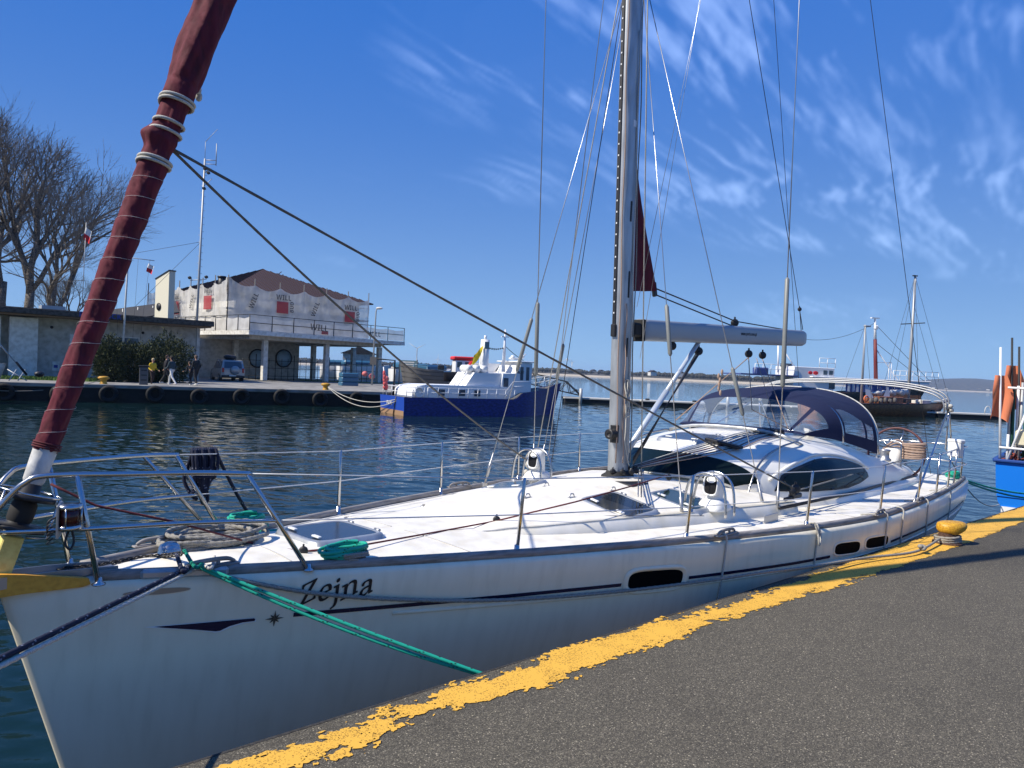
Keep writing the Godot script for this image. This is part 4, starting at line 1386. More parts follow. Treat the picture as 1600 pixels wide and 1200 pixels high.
func furled_genoa(t: Node3D):
	var a := Vector3(0.09, 1.78, 0); var dir := (Vector3(1.02, 4.82, 0) - Vector3(0.19, 2.1, 0)).normalized()
	var len_ := 14.8
	var side := Vector3(0, 0, 1); var up := dir.cross(side)
	# the roll: overlapping turns of cloth, thicker above, bound with cord below the clew
	var s := MB.new()
	var n1 := noise(FastNoiseLite.TYPE_SIMPLEX_SMOOTH, 1.0, 3, 71)
	var rows := []
	var l := 0.36
	while l < len_:
		var base := at([[0.3, 0.057], [0.5, 0.059], [1.0, 0.066], [1.6, 0.073], [2.05, 0.078], [2.15, 0.070], [2.22, 0.084], [2.30, 0.072], [2.42, 0.073], [2.5, 0.088], [2.6, 0.084], [2.8, 0.097], [3.3, 0.108], [6.0, 0.105], [14.8, 0.05]], l)
		var ring := PackedVector3Array()
		for k in 48:
			var ang := TAU * k / 48.0
			var ph := fposmod(l / 0.125 + ang / TAU * (1.0 if l < 2.1 else 0.35), 1.0)
			var step := 0.0045 * (ph - 0.5) if l < 2.1 else 0.0
			var wr := 0.008 * n1.get_noise_3d(cos(ang) * 1.2 + l * 0.8, sin(ang) * 1.2 - l * 0.4, l * (5.0 if l < 2.1 else 2.2)) * (1.0 if l < 2.0 else 1.7)
			var creases := 0.0 if l < 2.6 else 0.012 * sin(5.0 * ang + l * 5.5 + 2.0 * n1.get_noise_2d(ang, l))
			var bulge: float = 0.035 * exp(-pow((l - 2.22) / 0.05, 2)) * maxf(0.0, cos(ang - 3.6))
			var r: float = base + step + wr + creases * 0.6 + bulge
			ring.append(a + dir * l + (up * cos(ang) + side * sin(ang)) * r)
		rows.append(ring)
		l += 0.0115 if l < 3.6 else 0.10
	s.loft(rows)
	var sail := obj("furled_sail", s, "maroon", t)
	# pale stitched edges of the strip, winding up the roll
	s = MB.new()
	for strand in [0.0]:
		var pts := []
		var ll := 0.42
		while ll < 2.08:
			var ang: float = -TAU * (ll / 0.125 + strand)
			var base := at([[0.3, 0.057], [0.5, 0.059], [1.0, 0.066], [1.6, 0.073], [2.1, 0.078]], ll) + 0.0055
			pts.append(a + dir * ll + (up * cos(ang) + side * sin(ang)) * base)
			ll += 0.125 / 28.0
		s.tube(pts, 0.0009, 4)
	obj("seam_stitching", s, "sail_white", sail)
	# cord lashings
	for q in [[2.06, 0.086, 0.25], [2.083, 0.086, 0.25], [2.265, 0.082, 0.2], [2.325, 0.080, 0.2], [2.455, 0.090, 0.28], [2.478, 0.091, 0.28]]:
		s = MB.new()
		var pts := []
		for i in 33:
			var ang := TAU * i / 32.0
			pts.append(a + dir * (q[0] + 0.05 * q[2] * cos(ang - 0.8)) + (up * cos(ang) + side * sin(ang)) * (q[1] + 0.006 * sin(3 * ang)))
		s.tube(pts, 0.0095, 8)
		obj("sail_lashing", s, "rope_white", sail)
	s = MB.new()
	var k0 := a + dir * 2.72 - side * 0.05 + up * 0.085
	for i in 4: s.ball(k0 + Vector3(0.012 * i - 0.02, -0.035 * i, -0.015 * i), Vector3(0.022, 0.03, 0.022), 8)
	obj("clew_knot", s, "rope_white", sail)
	# white foot of the sail, tack and furler drum in its cage
	s = MB.new()
	s.tube([a + dir * 0.17, a + dir * 0.20, a + dir * 0.36, a + dir * 0.40], [0.04, 0.052, 0.058, 0.055], 18)
	obj("sail_tack", s, "sail_white", sail)
	s = MB.new()
	for i in 3:
		var pts := []
		for j in 17:
			var ang := TAU * j / 16.0
			pts.append(a + dir * (0.375 + 0.012 * i) + (up * cos(ang) + side * sin(ang)) * 0.066)
		s.tube(pts, 0.005, 6)
	obj("tack_strap", s, "rope_maroon", sail)
	s = MB.new()
	s.tube(spline([a + dir * 0.36 - side * 0.07 + up * 0.02, a + dir * 0.26 - side * 0.09, a + dir * 0.17 - side * 0.085, a + dir * 0.10 - side * 0.07], 5), 0.012, 8, 3, 0.05)
	obj("tack_lashing", s, "rope_white", sail)
	var drum := MB.new()
	var b := Basis(up, dir, up.cross(dir))
	drum.lathe([Vector2(0.02, -0.13), Vector2(0.135, -0.13), Vector2(0.14, -0.115), Vector2(0.135, -0.105), Vector2(0.055, -0.10), Vector2(0.05, 0.02), Vector2(0.13, 0.03), Vector2(0.135, 0.04), Vector2(0.13, 0.05), Vector2(0.05, 0.06), Vector2(0.04, 0.16)], a + dir * 0.07, b, 28)
	var d := obj("furler_drum", drum, "black", t)
	s = MB.new()
	s.lathe([Vector2(0.052, -0.095), Vector2(0.060, -0.08), Vector2(0.062, -0.035), Vector2(0.060, 0.0), Vector2(0.052, 0.018)], a + dir * 0.07, b, 24, false)
	obj("furling_line_turns", s, "rubber", d)
	s = MB.new()
	for k in 3:
		var ang := 0.5 + TAU * k / 3.0
		var off := (up * cos(ang) + side * sin(ang))
		s.tube([a + dir * -0.09 + off * 0.06, a + dir * -0.075 + off * 0.15, a + dir * 0.13 + off * 0.15, a + dir * 0.145 + off * 0.10], 0.008, 7)
	var hoop := []
	for j in 25:
		var ang := TAU * j / 24.0
		hoop.append(a + dir * 0.135 + (up * cos(ang) + side * sin(ang)) * 0.15)
	s.tube(hoop, 0.007, 7)
	obj("drum_cage", s, "steel", d)
	# yellow link plates down to the stem fitting
	s = MB.new()
	s.box(a + dir * -0.20, Vector3(0.095, 0.21, 0.075), b, 0.006)
	obj("link_plate", s, "pale_yellow", d)
	s = MB.new()
	s.box(a + dir * -0.365, Vector3(0.07, 0.13, 0.05), b, 0.006)
	obj("link_plate", s, "ochre", d)

func rails(t: Node3D):
	# pulpit: two halves, each a top tube bent down at the stem, two legs and a lower tube
	for sg in [1.0, -1.0]:
		var f := func(p: Vector3) -> Vector3: return Vector3(p.x, p.y, p.z * sg)
		var s := MB.new()
		var pts := []
		for p in [Vector3(-0.10, 1.46, 0.06), Vector3(-0.12, 1.60, 0.07), Vector3(-0.06, 1.80, 0.10), Vector3(0.0, 1.90, 0.125), Vector3(0.07, 1.985, 0.16), Vector3(0.16, 2.02, 0.20), Vector3(0.5, 2.02, 0.33), Vector3(0.85, 2.015, 0.435), Vector3(1.10, 2.00, 0.50)]: pts.append(f.call(p))
		s.tube(spline(pts, 6), 0.0145, 12)
		var pu := obj("pulpit", s, "steel", t)
		for q in [[Vector3(1.08, 2.005, 0.495), Vector3(1.47, sheer(1.47) + 0.012, 0.555)], [Vector3(0.28, 2.02, 0.25), Vector3(0.40, sheer(0.4) + 0.012, 0.245)]]:
			s = MB.new()
			s.tube([f.call(q[0]), f.call(q[1])], 0.0145, 12)
			s.lathe([Vector2(0.034, 0.0), Vector2(0.034, 0.006), Vector2(0.018, 0.016), Vector2(0.015, 0.04)], f.call(q[1]), Basis.IDENTITY, 14)
			obj("pulpit_leg", s, "steel", pu)
		s = MB.new()
		var low := []
		for p in [Vector3(-0.02, 1.735, 0.105), Vector3(0.33, 1.735, 0.25), Vector3(0.8, 1.735, 0.40), Vector3(1.26, 1.715, 0.525)]: low.append(f.call(p))
		s.tube(spline(low, 5), 0.0125, 10)
		obj("pulpit_lower_tube", s, "steel", pu)
		if sg < 0:
			s = MB.new()
			s.tube([Vector3(0.86, 2.01, -0.44), Vector3(1.40, sheer(1.4) + 0.02, -0.56)], 0.0135, 12)
			obj("pulpit_leg", s, "steel", pu)
	# stanchions and guard wires
	var st := [2.88, 4.44, 6.04, 7.55, 9.05]
	for sg in [1.0, -1.0]:
		var top := [Vector3(1.10, 2.00, 0.50 * sg)]
		var mid := [Vector3(1.26, 1.715, 0.525 * sg)]
		for k in st:
			var x: float = k - (0.25 if sg < 0 else 0.0)
			var z: float = (hull_z(x, sheer(x)) - 0.085) * sg
			var a := Vector3(x, sheer(x) + 0.015, z)
			var b := a + Vector3(0.02, 0.55, 0.03 * sg)
			var s := MB.new()
			s.tube([a, a + (b - a) * 0.985, b], [0.0135, 0.0125, 0.007], 12)
			s.lathe([Vector2(0.03, 0.0), Vector2(0.03, 0.008), Vector2(0.02, 0.014), Vector2(0.0185, 0.07), Vector2(0.0135, 0.072)], a, Basis.IDENTITY, 12)
			obj("stanchion", s, "steel", t)
			top.append(b - Vector3(0, 0.008, 0)); mid.append(a.lerp(b, 0.52))
		var e := Vector3(10.2, sheer(10.2) + 0.55, (hull_z(10.2, 1.2) - 0.12) * sg)
		top.append(e); mid.append(e - Vector3(0, 0.26, 0))
		for w in [top, mid]:
			var s := MB.new()
			s.tube(fine(w, 0.5), 0.0042, 6)
			obj("guard_wire", s, "coated_wire", t)
	# navigation lamp on the pulpit
	var lp: Vector3 = Vector3(0.243, 1.815, 0.260)
	var s := MB.new()
	s.box(lp + Vector3(-0.035, -0.02, -0.02), Vector3(0.012, 0.17, 0.14), Basis(Vector3.UP, -0.4), 0.003)
	var bracket := obj("lamp_bracket", s, "dull_steel", t)
	s = MB.new()
	for y in [-0.055, 0.05]: s.lathe([Vector2(0.0, -0.01), Vector2(0.056, -0.01), Vector2(0.060, 0.0), Vector2(0.056, 0.012), Vector2(0.0, 0.012)], lp + Vector3(0, y, 0.02), Basis.IDENTITY, 20)
	for k in 4:
		var a := 0.6 + TAU * k / 4.0
		s.tube([lp + Vector3(cos(a) * 0.054, -0.055, 0.02 + sin(a) * 0.054), lp + Vector3(cos(a) * 0.054, 0.05, 0.02 + sin(a) * 0.054)], 0.005, 6)
	obj("lamp_housing", s, "steel", bracket)
	s = MB.new()
	s.tube([lp + Vector3(0, -0.05, 0.02), lp + Vector3(0, 0.045, 0.02)], 0.048, 20)
	obj("lamp_lens", s, "lamp_red", bracket)
	s = MB.new()
	s.tube(spline([lp + Vector3(0.0, -0.065, 0.02), lp + Vector3(-0.02, -0.13, 0.03), lp + Vector3(0.0, -0.165, 0.04), lp + Vector3(0.02, -0.13, 0.03), lp + Vector3(0.012, -0.07, 0.02)], 6), 0.006, 7)
	s.tube(spline([lp + Vector3(-0.05, -0.07, 0.0), lp + Vector3(-0.09, -0.08, 0.0), lp + Vector3(-0.09, -0.02, 0.0), lp + Vector3(-0.05, 0.0, 0.0)], 5), 0.0045, 6)
	for k in 5: s.tube(spline([lp + Vector3(-0.075, -0.02 - 0.02 * k, 0.03), lp + Vector3(-0.10, -0.04 - 0.022 * k, 0.02), lp + Vector3(-0.06, -0.05 - 0.02 * k, 0.0)], 4), 0.003, 5)
	obj("lamp_cable", s, "black", bracket)
	# bow roller with its cheeks
	s = MB.new()
	for z in [-0.075, 0.075]:
		var rows := []
		for p in [[-0.35, 1.40, 1.47], [-0.10, 1.43, 1.50], [0.25, 1.45, 1.49], [0.55, 1.45, 1.47]]: rows.append(PackedVector3Array([Vector3(p[0], p[1], z), Vector3(p[0], p[2], z)]))
		s.slab(rows, Vector3(0, 0, 0.008))
	s.box(Vector3(0.1, 1.448, 0.0), Vector3(0.9, 0.012, 0.16))
	s.lathe([Vector2(0.035, -0.06), Vector2(0.02, 0.0), Vector2(0.035, 0.06)], Vector3(-0.28, 1.475, 0), Basis(Vector3(1, 0, 0), PI / 2), 14)
	obj("bow_roller", s, "dull_steel", t)
	# cleats on the rail
	for p in [[0.95, 1.0], [4.85, 1.0], [7.45, 1.0], [9.0, 1.0], [0.95, -1.0], [4.6, -1.0]]:
		var x: float = p[0]
		var z: float = (hull_z(x, sheer(x)) - 0.04) * p[1]
		var c := Vector3(x, sheer(x) + 0.06, z)
		s = MB.new()
		s.tube(spline([c + Vector3(-0.15, 0.012, 0), c + Vector3(-0.11, 0.030, 0), c + Vector3(-0.05, 0.036, 0), c + Vector3(0.05, 0.036, 0), c + Vector3(0.11, 0.030, 0), c + Vector3(0.15, 0.012, 0)], 5), [0.008, 0.010, 0.011, 0.012, 0.012, 0.013, 0.013, 0.013, 0.013, 0.013, 0.013, 0.013, 0.013, 0.013, 0.013, 0.013, 0.013, 0.013, 0.013, 0.013, 0.012, 0.012, 0.011, 0.010, 0.009, 0.008], 10)
		for dx in [-0.05, 0.05]: s.tube([c + Vector3(dx, -0.005, 0), c + Vector3(dx, 0.033, 0)], 0.012, 8)
		s.box(c, Vector3(0.34, 0.012, 0.055), Basis.IDENTITY, 0.004)
		obj("cleat", s, "rail", t)
	# fairlead plate where the bow lines leave the deck
	s = MB.new()
	s.bar(Vector3(0.62, sheer(0.6) + 0.03, hull_z(0.62, 1.4) - 0.05), Vector3(1.05, sheer(1.05) + 0.03, hull_z(1.05, 1.4) - 0.05), 0.06, 0.055, Vector3.UP, 0.015)
	obj("bow_fairlead", s, "alloy", t)
	s = MB.new()
	var pl := PackedVector2Array()
	for k in 20: pl.append(Vector2(0.687, 1.347) + Vector2(cos(TAU * k / 20.0) * 0.16, sin(TAU * k / 20.0) * 0.017))
	hull_poly(s, pl, 0.004)
	obj("chafe_plate", s, "dull_steel", t)

func hood(v: float, a: float) -> Vector3:
	# v 0 at the foot of the screen, 1 at the after hoop; a 0 port foot, PI starboard foot
	var x := at([[0.0, 8.02], [0.35, 8.55], [0.5, 8.80], [0.75, 9.28], [1.0, 9.72]], v)
	var w := at([[0.0, 0.86], [0.35, 1.02], [0.5, 1.10], [1.0, 1.27]], v)
	var foot := at([[0.0, 2.02], [0.35, 1.97], [0.5, 1.93], [1.0, 1.74]], v)
	var h := at([[0.0, 0.02], [0.12, 0.18], [0.35, 0.48], [0.5, 0.62], [0.62, 0.685], [0.75, 0.73], [1.0, 0.86]], v)
	var e := at([[0.0, 0.6], [0.5, 0.72], [1.0, 0.72]], v)
	var c := cos(a); var s := sin(a)
	return Vector3(x + 0.10 * c * c * (1.0 - v), foot + h * pow(absf(s), e), w * signf(c) * pow(absf(c), e))

func sprayhood(t: Node3D):
	var canvas := MB.new(); var clear := MB.new()
	var cv := PackedVector3Array(); var gv := PackedVector3Array()
	var nv := 96; var na := 180
	var is_clear := func(v: float, a: float) -> bool:
		var d: float = minf(a, PI - a)            # angle from the nearer foot
		if v < 0.47:
			if v < 0.03 or v > 0.33: return false
			var seam := 0.075
			return (d > 0.16) and absf(d - 0.78) > seam * 0.55
		if v < 0.53 or v > 0.93: return false
		# eye-shaped side light
		var lo := 0.10; var hi := lerpf(0.60, 0.30, smoothstep(0.55, 0.93, v))
		if v > 0.80 and v < 0.835: return false
		return d > lo and d < hi
	for i in nv:
		for j in na:
			var v0 := float(i) / nv; var v1 := float(i + 1) / nv
			var a0 := PI * j / na; var a1 := PI * (j + 1) / na
			var q := [hood(v0, a0), hood(v0, a1), hood(v1, a1), hood(v1, a0)]
			var tri := [q[0], q[1], q[2], q[0], q[2], q[3]]
			if is_clear.call((v0 + v1) / 2, (a0 + a1) / 2): gv.append_array(tri)
			else: cv.append_array(tri)
	canvas.tris(cv, true, false); clear.tris(gv, true, false)
	var h := obj("sprayhood", canvas, "navy_canvas", t)
	obj("clear_panel", clear, "clear_vinyl", h)
	# hoops inside the cloth, light piping along the after edge
	for v in [0.5, 0.985]:
		var pts := []
		for j in 41: pts.append(hood(v, PI * j / 40.0) - Vector3(0, 0.015, 0))
		var s := MB.new(); s.tube(pts, 0.0125, 8)
		obj("hood_hoop", s, "steel", h)
	var pts := []
	for j in 41: pts.append(hood(1.0, PI * j / 40.0) + Vector3(0.004, 0.006, 0))
	var s := MB.new(); s.tube(pts, 0.009, 6)
	obj("hood_piping", s, "sail_white", h)

func stern_gear(t: Node3D):
	var s := MB.new()
	# bimini bows folded together above the cockpit
	for k in 3:
		var pts := []
		for j in 31:
			var a := PI * j / 30.0
			var c := cos(a)
			pts.append(Vector3(12.2 - 0.14 * k - 0.10 * absf(c), 2.36 - 0.03 * k + 0.40 * pow(sin(a), 0.55), 1.55 * signf(c) * pow(absf(c), 0.8)))
		s = MB.new(); s.tube(pts, 0.0125, 8)
		obj("bimini_bow", s, "brushed_steel", t)
	for sg in [1.0, -1.0]:
		var top := Vector3(12.1, 2.37, 1.55 * sg)
		s = MB.new()
		s.tube([top, Vector3(9.0, sheer(9.0) + 0.02, (hull_z(9.0, 1.2) - 0.11) * sg)], 0.0145, 8)
		s.tube([top, Vector3(12.15, 1.72, 1.52 * sg)], 0.0125, 8)
		s.tube([top, Vector3(12.62, 1.72, 1.50 * sg)], 0.0125, 8)
		obj("bimini_leg", s, "steel", t)
		s = MB.new()
		for k in 5: s.ball(top + Vector3(0.05 * sin(k * 1.9) - 0.05, 0.02 * k - 0.03, 0.04 * cos(k * 2.3)), Vector3(0.05, 0.035, 0.04), 9)
		obj("bimini_tie", s, "rope_white", t)
		# pushpit
		var px := [10.2, 11.1, 11.7, 12.55]
		var tops := []
		for x in px:
			var z: float = (hull_z(x, sheer(x)) - 0.10) * sg
			var a := Vector3(x, sheer(x) + 0.015, z)
			s = MB.new()
			s.tube([a, a + Vector3(0.03, 0.54, 0.02 * sg)], 0.014, 10)
			s.lathe([Vector2(0.03, 0.0), Vector2(0.03, 0.008), Vector2(0.0145, 0.02)], a, Basis.IDENTITY, 12)
			obj("pushpit_post", s, "steel", t)
			tops.append(a + Vector3(0.03, 0.54, 0.02 * sg))
		tops.append(Vector3(12.68, sheer(12.6) + 0.55, 0.75 * sg))
		for dy in [0.0, -0.27]:
			var pp := []
			for p in tops: pp.append(p + Vector3(0, dy, 0))
			s = MB.new(); s.tube(spline(pp, 5), 0.0125, 8)
			obj("pushpit_rail", s, "steel", t)
		s = MB.new()
		s.tube(spline([Vector3(12.68, sheer(12.6) + 0.55, 0.75 * sg), Vector3(12.70, sheer(12.6) + 0.3, 0.74 * sg), Vector3(12.68, sheer(12.6), 0.74 * sg)], 5), 0.0125, 8)
		obj("pushpit_post", s, "steel", t)
	# winch and the coiled sheet round it
	for sg in [1.0, -1.0]:
		var w := Vector3(10.75, sal_y(10.75, 1.05) - 0.01, 1.05 * sg)
		s = MB.new()
		s.lathe([Vector2(0.09, 0.0), Vector2(0.09, 0.03), Vector2(0.065, 0.05), Vector2(0.062, 0.13), Vector2(0.078, 0.15), Vector2(0.075, 0.17), Vector2(0.03, 0.175)], w, Basis.IDENTITY, 20)
		obj("sheet_winch", s, "dull_steel", t)
	# steering wheel with its pedestal
	var c: Vector3 = Vector3(11.350, 1.637, 1.033)
	var rim := []
	var tilt := Basis(Vector3(0, 0, 1), -0.18)
	for i in 49:
		var a := TAU * i / 48.0
		rim.append(c + tilt * Vector3(0, 0.40 * sin(a), 0.40 * cos(a)))
	s = MB.new(); s.tube(rim, 0.017, 9)
	var wheel := obj("steering_wheel", s, "maroon_leather", t)
	s = MB.new()
	for k in 6:
		var a := TAU * k / 6.0 + 0.3
		s.tube([c + tilt * Vector3(-0.03, 0, 0), c + tilt * Vector3(0, 0.395 * sin(a), 0.395 * cos(a))], 0.007, 7)
	s.ball(c + Vector3(-0.03, 0, 0), Vector3(0.03, 0.05, 0.05), 10)
	obj("wheel_spokes", s, "steel", wheel)
	s = MB.new()
	s.loft([ellipse_ring(c + Vector3(-0.32, -0.55, 0), 0.18, 0.16), ellipse_ring(c + Vector3(-0.26, -0.1, 0), 0.12, 0.13), ellipse_ring(c + Vector3(-0.22, 0.06, 0), 0.10, 0.14), ellipse_ring(c + Vector3(-0.20, 0.10, 0), 0.07, 0.10)])
	obj("steering_pedestal", s, "white_plastic", t)
	s = MB.new()
	for z in [-0.17, 0.17]:
		s.tube(spline([c + Vector3(-0.36, -0.5, z), c + Vector3(-0.36, 0.10, z), c + Vector3(-0.34, 0.20, z * 0.8), c + Vector3(-0.34, 0.22, 0.0)], 5), 0.0125, 8)
	obj("pedestal_guard", s, "steel", t)

# ---------------------------------------------------------------- loose things on the yacht, each its own thing, placed in the world
func fleck_rope(s: MB, pts, r: float, base: Color, fleck: Color, pitch := 0.055, sides := 10):
	# braided cover: flecks wind round the rope as short darker runs
	var p := fine(pts, pitch * 0.22)
	var rings := []
	var n := Vector3.ZERO
	var last := p.size() - 1
	var t := Vector3.ZERO
	var run := 0.0
	for i in p.size():
		var d := (p[min(i + 1, last)] - p[max(i - 1, 0)]).normalized()
		if i == 0: n = d.cross(Vector3.UP if absf(d.y) < 0.9 else Vector3.RIGHT).normalized()
		else:
			var ax := t.cross(d)
			if ax.length() > 1e-6: n = n.rotated(ax.normalized(), t.angle_to(d))
			n = (n - d * n.dot(d)).normalized()
			run += p[i].distance_to(p[i - 1])
		t = d
		var b := d.cross(n)
		var ring := PackedVector3Array()
		for k in sides:
			var a := TAU * k / sides
			var q := r * (1.0 + 0.05 * cos(3 * a + run / pitch * TAU))
			ring.append(p[i] + n * cos(a) * q + b * sin(a) * q)
		rings.append(ring)
	var plain := PackedVector3Array(); var dark := PackedVector3Array()
	for i in rings.size() - 1:
		for j in sides:
			var k := (j + 1) % sides
			var q := [rings[i][j], rings[i + 1][k], rings[i][k], rings[i][j], rings[i + 1][j], rings[i + 1][k]]
			if (i + j * 2) % 9 == 0 and (j + i / 3) % 2 == 0: dark.append_array(q)
			else: plain.append_array(q)
	s.tris(plain, true, false, base)
	s.tris(dark, true, false, fleck)

const GREEN := Color(0.006, 0.36, 0.24)
const GREEN_FLECK := Color(0.005, 0.03, 0.025)
const NAVY := Color(0.007, 0.009, 0.028)
const NAVY_FLECK := Color(0.16, 0.17, 0.22)

func coil(c: Vector3, rx: float, rz: float, turns: int, h: float, sd: int, b := Basis.IDENTITY) -> PackedVector3Array:
	var r := RandomNumberGenerator.new(); r.seed = sd
	var pts := []
	for k in turns:
		var ox := r.randf_range(-0.12, 0.12) * rx; var oz := r.randf_range(-0.12, 0.12) * rz
		var sx := r.randf_range(0.72, 1.08); var sz := r.randf_range(0.72, 1.08); var ph := r.randf_range(-0.25, 0.25)
		for i in 10:
			var a := TAU * (i / 10.0) + ph
			pts.append(c + b * Vector3(ox + cos(a) * rx * sx, h * (k + i / 10.0) / turns + r.randf_range(-0.006, 0.006), oz + sin(a) * rz * sz))
	return spline(pts, 4)

func yw(p) -> PackedVector3Array:
	var o := PackedVector3Array()
	for q in p: o.append(yacht_point(q))
	return o

func deck_gear():
	var s := MB.new()
	# grey laid rope heaped on the foredeck
	s.tube(fine(yw(coil(Vector3(1.258, 1.417, -0.260), 0.30, 0.22, 10, 0.11, 5)), 0.006), 0.0128, 18, 3, 0.05, 0.22)
	s.tube(fine(yw(coil(Vector3(1.081, 1.423, -0.192), 0.20, 0.15, 5, 0.09, 8)), 0.006), 0.0128, 18, 3, 0.05, 0.22)
	s.tube(fine(yw(spline([Vector3(1.321, 1.435, -0.164), Vector3(1.385, 1.403, 0.061), Vector3(1.486, 1.400, 0.244), Vector3(1.569, 1.398, 0.334), Vector3(1.740, 1.392, 0.399)], 6)), 0.012), 0.0135, 12, 3, 0.055, 0.18)
	tag(obj("rope_coil", s, "rope_grey"), "heaped coil of grey laid rope on the yacht's foredeck beside the chain", "rope")
	# green lines: one coil at the near rail with white rope, one on the far side
	s = MB.new()
	fleck_rope(s, yw(coil(Vector3(1.742, 1.402, 0.528), 0.155, 0.085, 8, 0.10, 11)), 0.0115, GREEN, GREEN_FLECK)
	fleck_rope(s, yw(spline([Vector3(1.567, 1.398, 0.525), Vector3(1.390, 1.403, 0.452), Vector3(1.219, 1.408, 0.381), Vector3(1.020, 1.415, 0.344)], 5)), 0.010, GREEN, GREEN_FLECK)
	tag(obj("rope_coil", s, "rope_green"), "small green rope coil lying inside the near toe rail by the fore hatch", "rope")
	s = MB.new()
	s.tube(fine(yw(coil(Vector3(1.770, 1.402, 0.585), 0.10, 0.05, 4, 0.07, 12)), 0.012), 0.010, 9, 3, 0.05)
	tag(obj("rope_coil", s, "rope_grey"), "grey rope end bundled inside the near green coil", "rope")
	s = MB.new()
	fleck_rope(s, yw(coil(Vector3(1.656, 1.425, -0.608), 0.15, 0.10, 6, 0.10, 21)), 0.0115, GREEN, GREEN_FLECK)
	fleck_rope(s, yw(spline([Vector3(1.698, 1.404, -0.591), Vector3(1.814, 1.400, -0.475), Vector3(2.037, 1.394, -0.515)], 5)), 0.014, GREEN, GREEN_FLECK)
	tag(obj("rope_coil", s, "rope_green"), "dark green rope coil on the far side of the foredeck under the hanging navy rope", "rope")
	# navy rope hung in a hank over the far guard rail
	s = MB.new()
	var hk: Vector3 = Vector3(1.324, 1.996, -0.620)
	var r := RandomNumberGenerator.new(); r.seed = 33
	for k in 11:
		var x := (k - 5) * 0.0155
		var drop := r.randf_range(0.20, 0.36); var out := 0.028 + 0.014 * sin(k * 2.0)
		var pts := [hk + Vector3(x, -0.13, out + 0.01), hk + Vector3(x * 1.1, -0.04, out), hk + Vector3(x, 0.022, 0.0), hk + Vector3(x, -0.04, -out), hk + Vector3(x * r.randf_range(1.0, 1.7), -0.18, -out - 0.01), hk + Vector3(x * r.randf_range(0.5, 1.5), -drop + 0.03, -0.01), hk + Vector3(x * 0.5, -drop, 0.0), hk + Vector3(x * 0.9, -drop + 0.03, 0.02), hk + Vector3(x, -0.13, out + 0.01)]
		fleck_rope(s, yw(spline(pts, 5)), 0.0125, NAVY, NAVY_FLECK, 0.05, 8)
	for k in 4:
		var pts := []
		for i in 13:
			var a := TAU * i / 12.0
			pts.append(hk + Vector3(0.085 * cos(a), -0.115 - 0.018 * k, 0.05 * sin(a)))
		fleck_rope(s, yw(pts), 0.0115, NAVY, NAVY_FLECK, 0.05, 8)
	fleck_rope(s, yw(spline([hk + Vector3(-0.02, -0.3, 0.02), hk + Vector3(0.0, -0.36, 0.02), hk + Vector3(0.03, -0.34, 0.02), hk + Vector3(0.02, -0.28, 0.03)], 5)), 0.013, NAVY, NAVY_FLECK, 0.05, 8)
	fleck_rope(s, yw(line(hk + Vector3(0.10, -0.03, 0.0), Vector3(1.803, 1.431, -0.807), 20, 0.02)), 0.0125, NAVY, NAVY_FLECK, 0.05, 8)
	tag(obj("rope_hank", s, "rope_navy"), "dark navy rope hung as a thick hank over the far guard rail at the bow", "rope")
	# anchor chain from the windlass to the bow
	s = MB.new()
	var path := fine(yw(spline([Vector3(0.862, 1.500, 0.183), Vector3(0.829, 1.451, -0.007), Vector3(0.758, 1.433, -0.109), Vector3(0.624, 1.438, -0.081), Vector3(0.473, 1.443, -0.035), Vector3(0.291, 1.449, -0.065)], 6)), 0.030)
	for i in path.size() - 1:
		var d := (path[i + 1] - path[i]).normalized()
		var side := d.cross(Vector3.UP).normalized()
		var w := side if i % 2 == 0 else Vector3.UP
		var pts := []
		for k in 11:
			var a := TAU * k / 10.0
			pts.append(path[i] + d * 0.023 * cos(a) + w * 0.013 * sin(a) + Vector3(0, 0.012, 0))
		s.tube(pts, 0.0048, 6)
	tag(obj("anchor_chain", s, "chain"), "dark anchor chain lying along the middle of the yacht's foredeck", "chain")
	var wl := thing("windlass", "small bright domed anchor windlass at the end of the anchor chain", "windlass", yacht_point(Vector3(0.910, 1.418, -0.104)))
	s = MB.new()
	s.lathe([Vector2(0.10, 0.0), Vector2(0.10, 0.01), Vector2(0.075, 0.02), Vector2(0.072, 0.06), Vector2(0.06, 0.085), Vector2(0.03, 0.10), Vector2(0.0, 0.104)], Vector3.ZERO, Basis.IDENTITY, 24)
	obj("windlass_drum", s, "steel", wl)
	s = MB.new()
	s.box(Vector3(0.0, 0.004, 0.0), Vector3(0.30, 0.02, 0.26), Basis(Vector3.UP, YAW), 0.006)
	obj("windlass_plate", s, "dull_steel", wl)
	# anchor stowed over the bow: tapered ochre shank, hole at its end, fluke out beyond the roller
	var an := thing("anchor", "ochre yellow anchor with a tapered shank stowed across the bow", "anchor", BOW, YAW)
	var p0: Vector3 = Vector3(0.380, 1.423, 0.170); var p1: Vector3 = Vector3(-0.156, 1.471, 0.039)
	s = MB.new()
	var ax := (p1 - p0).normalized(); var upv := Vector3.UP - ax * ax.dot(Vector3.UP); upv = upv.normalized()
	var b := Basis(ax, upv, ax.cross(upv))
	var ol := PackedVector2Array()
	for q in [[-0.005, -0.006], [0.004, 0.018], [0.02, 0.026], [0.30, 0.052], [0.62, 0.062], [0.62, -0.10], [0.30, -0.048], [0.03, -0.020]]: ol.append(Vector2(q[0], q[1]))
	s.prism(ol, 0.03, Transform3D(b, p0))
	obj("shank", s, "ochre", an)
	s = MB.new()
	s.lathe([Vector2(0.010, -0.004), Vector2(0.010, 0.004)], p0 + b * Vector3(0.022, 0.004, 0.031), b * Basis(Vector3(1, 0, 0), PI / 2), 14)
	obj("shackle_hole", s, "white_paint", an)
	s = MB.new()
	var tip := p0 + ax * 0.62
	var v := PackedVector3Array()
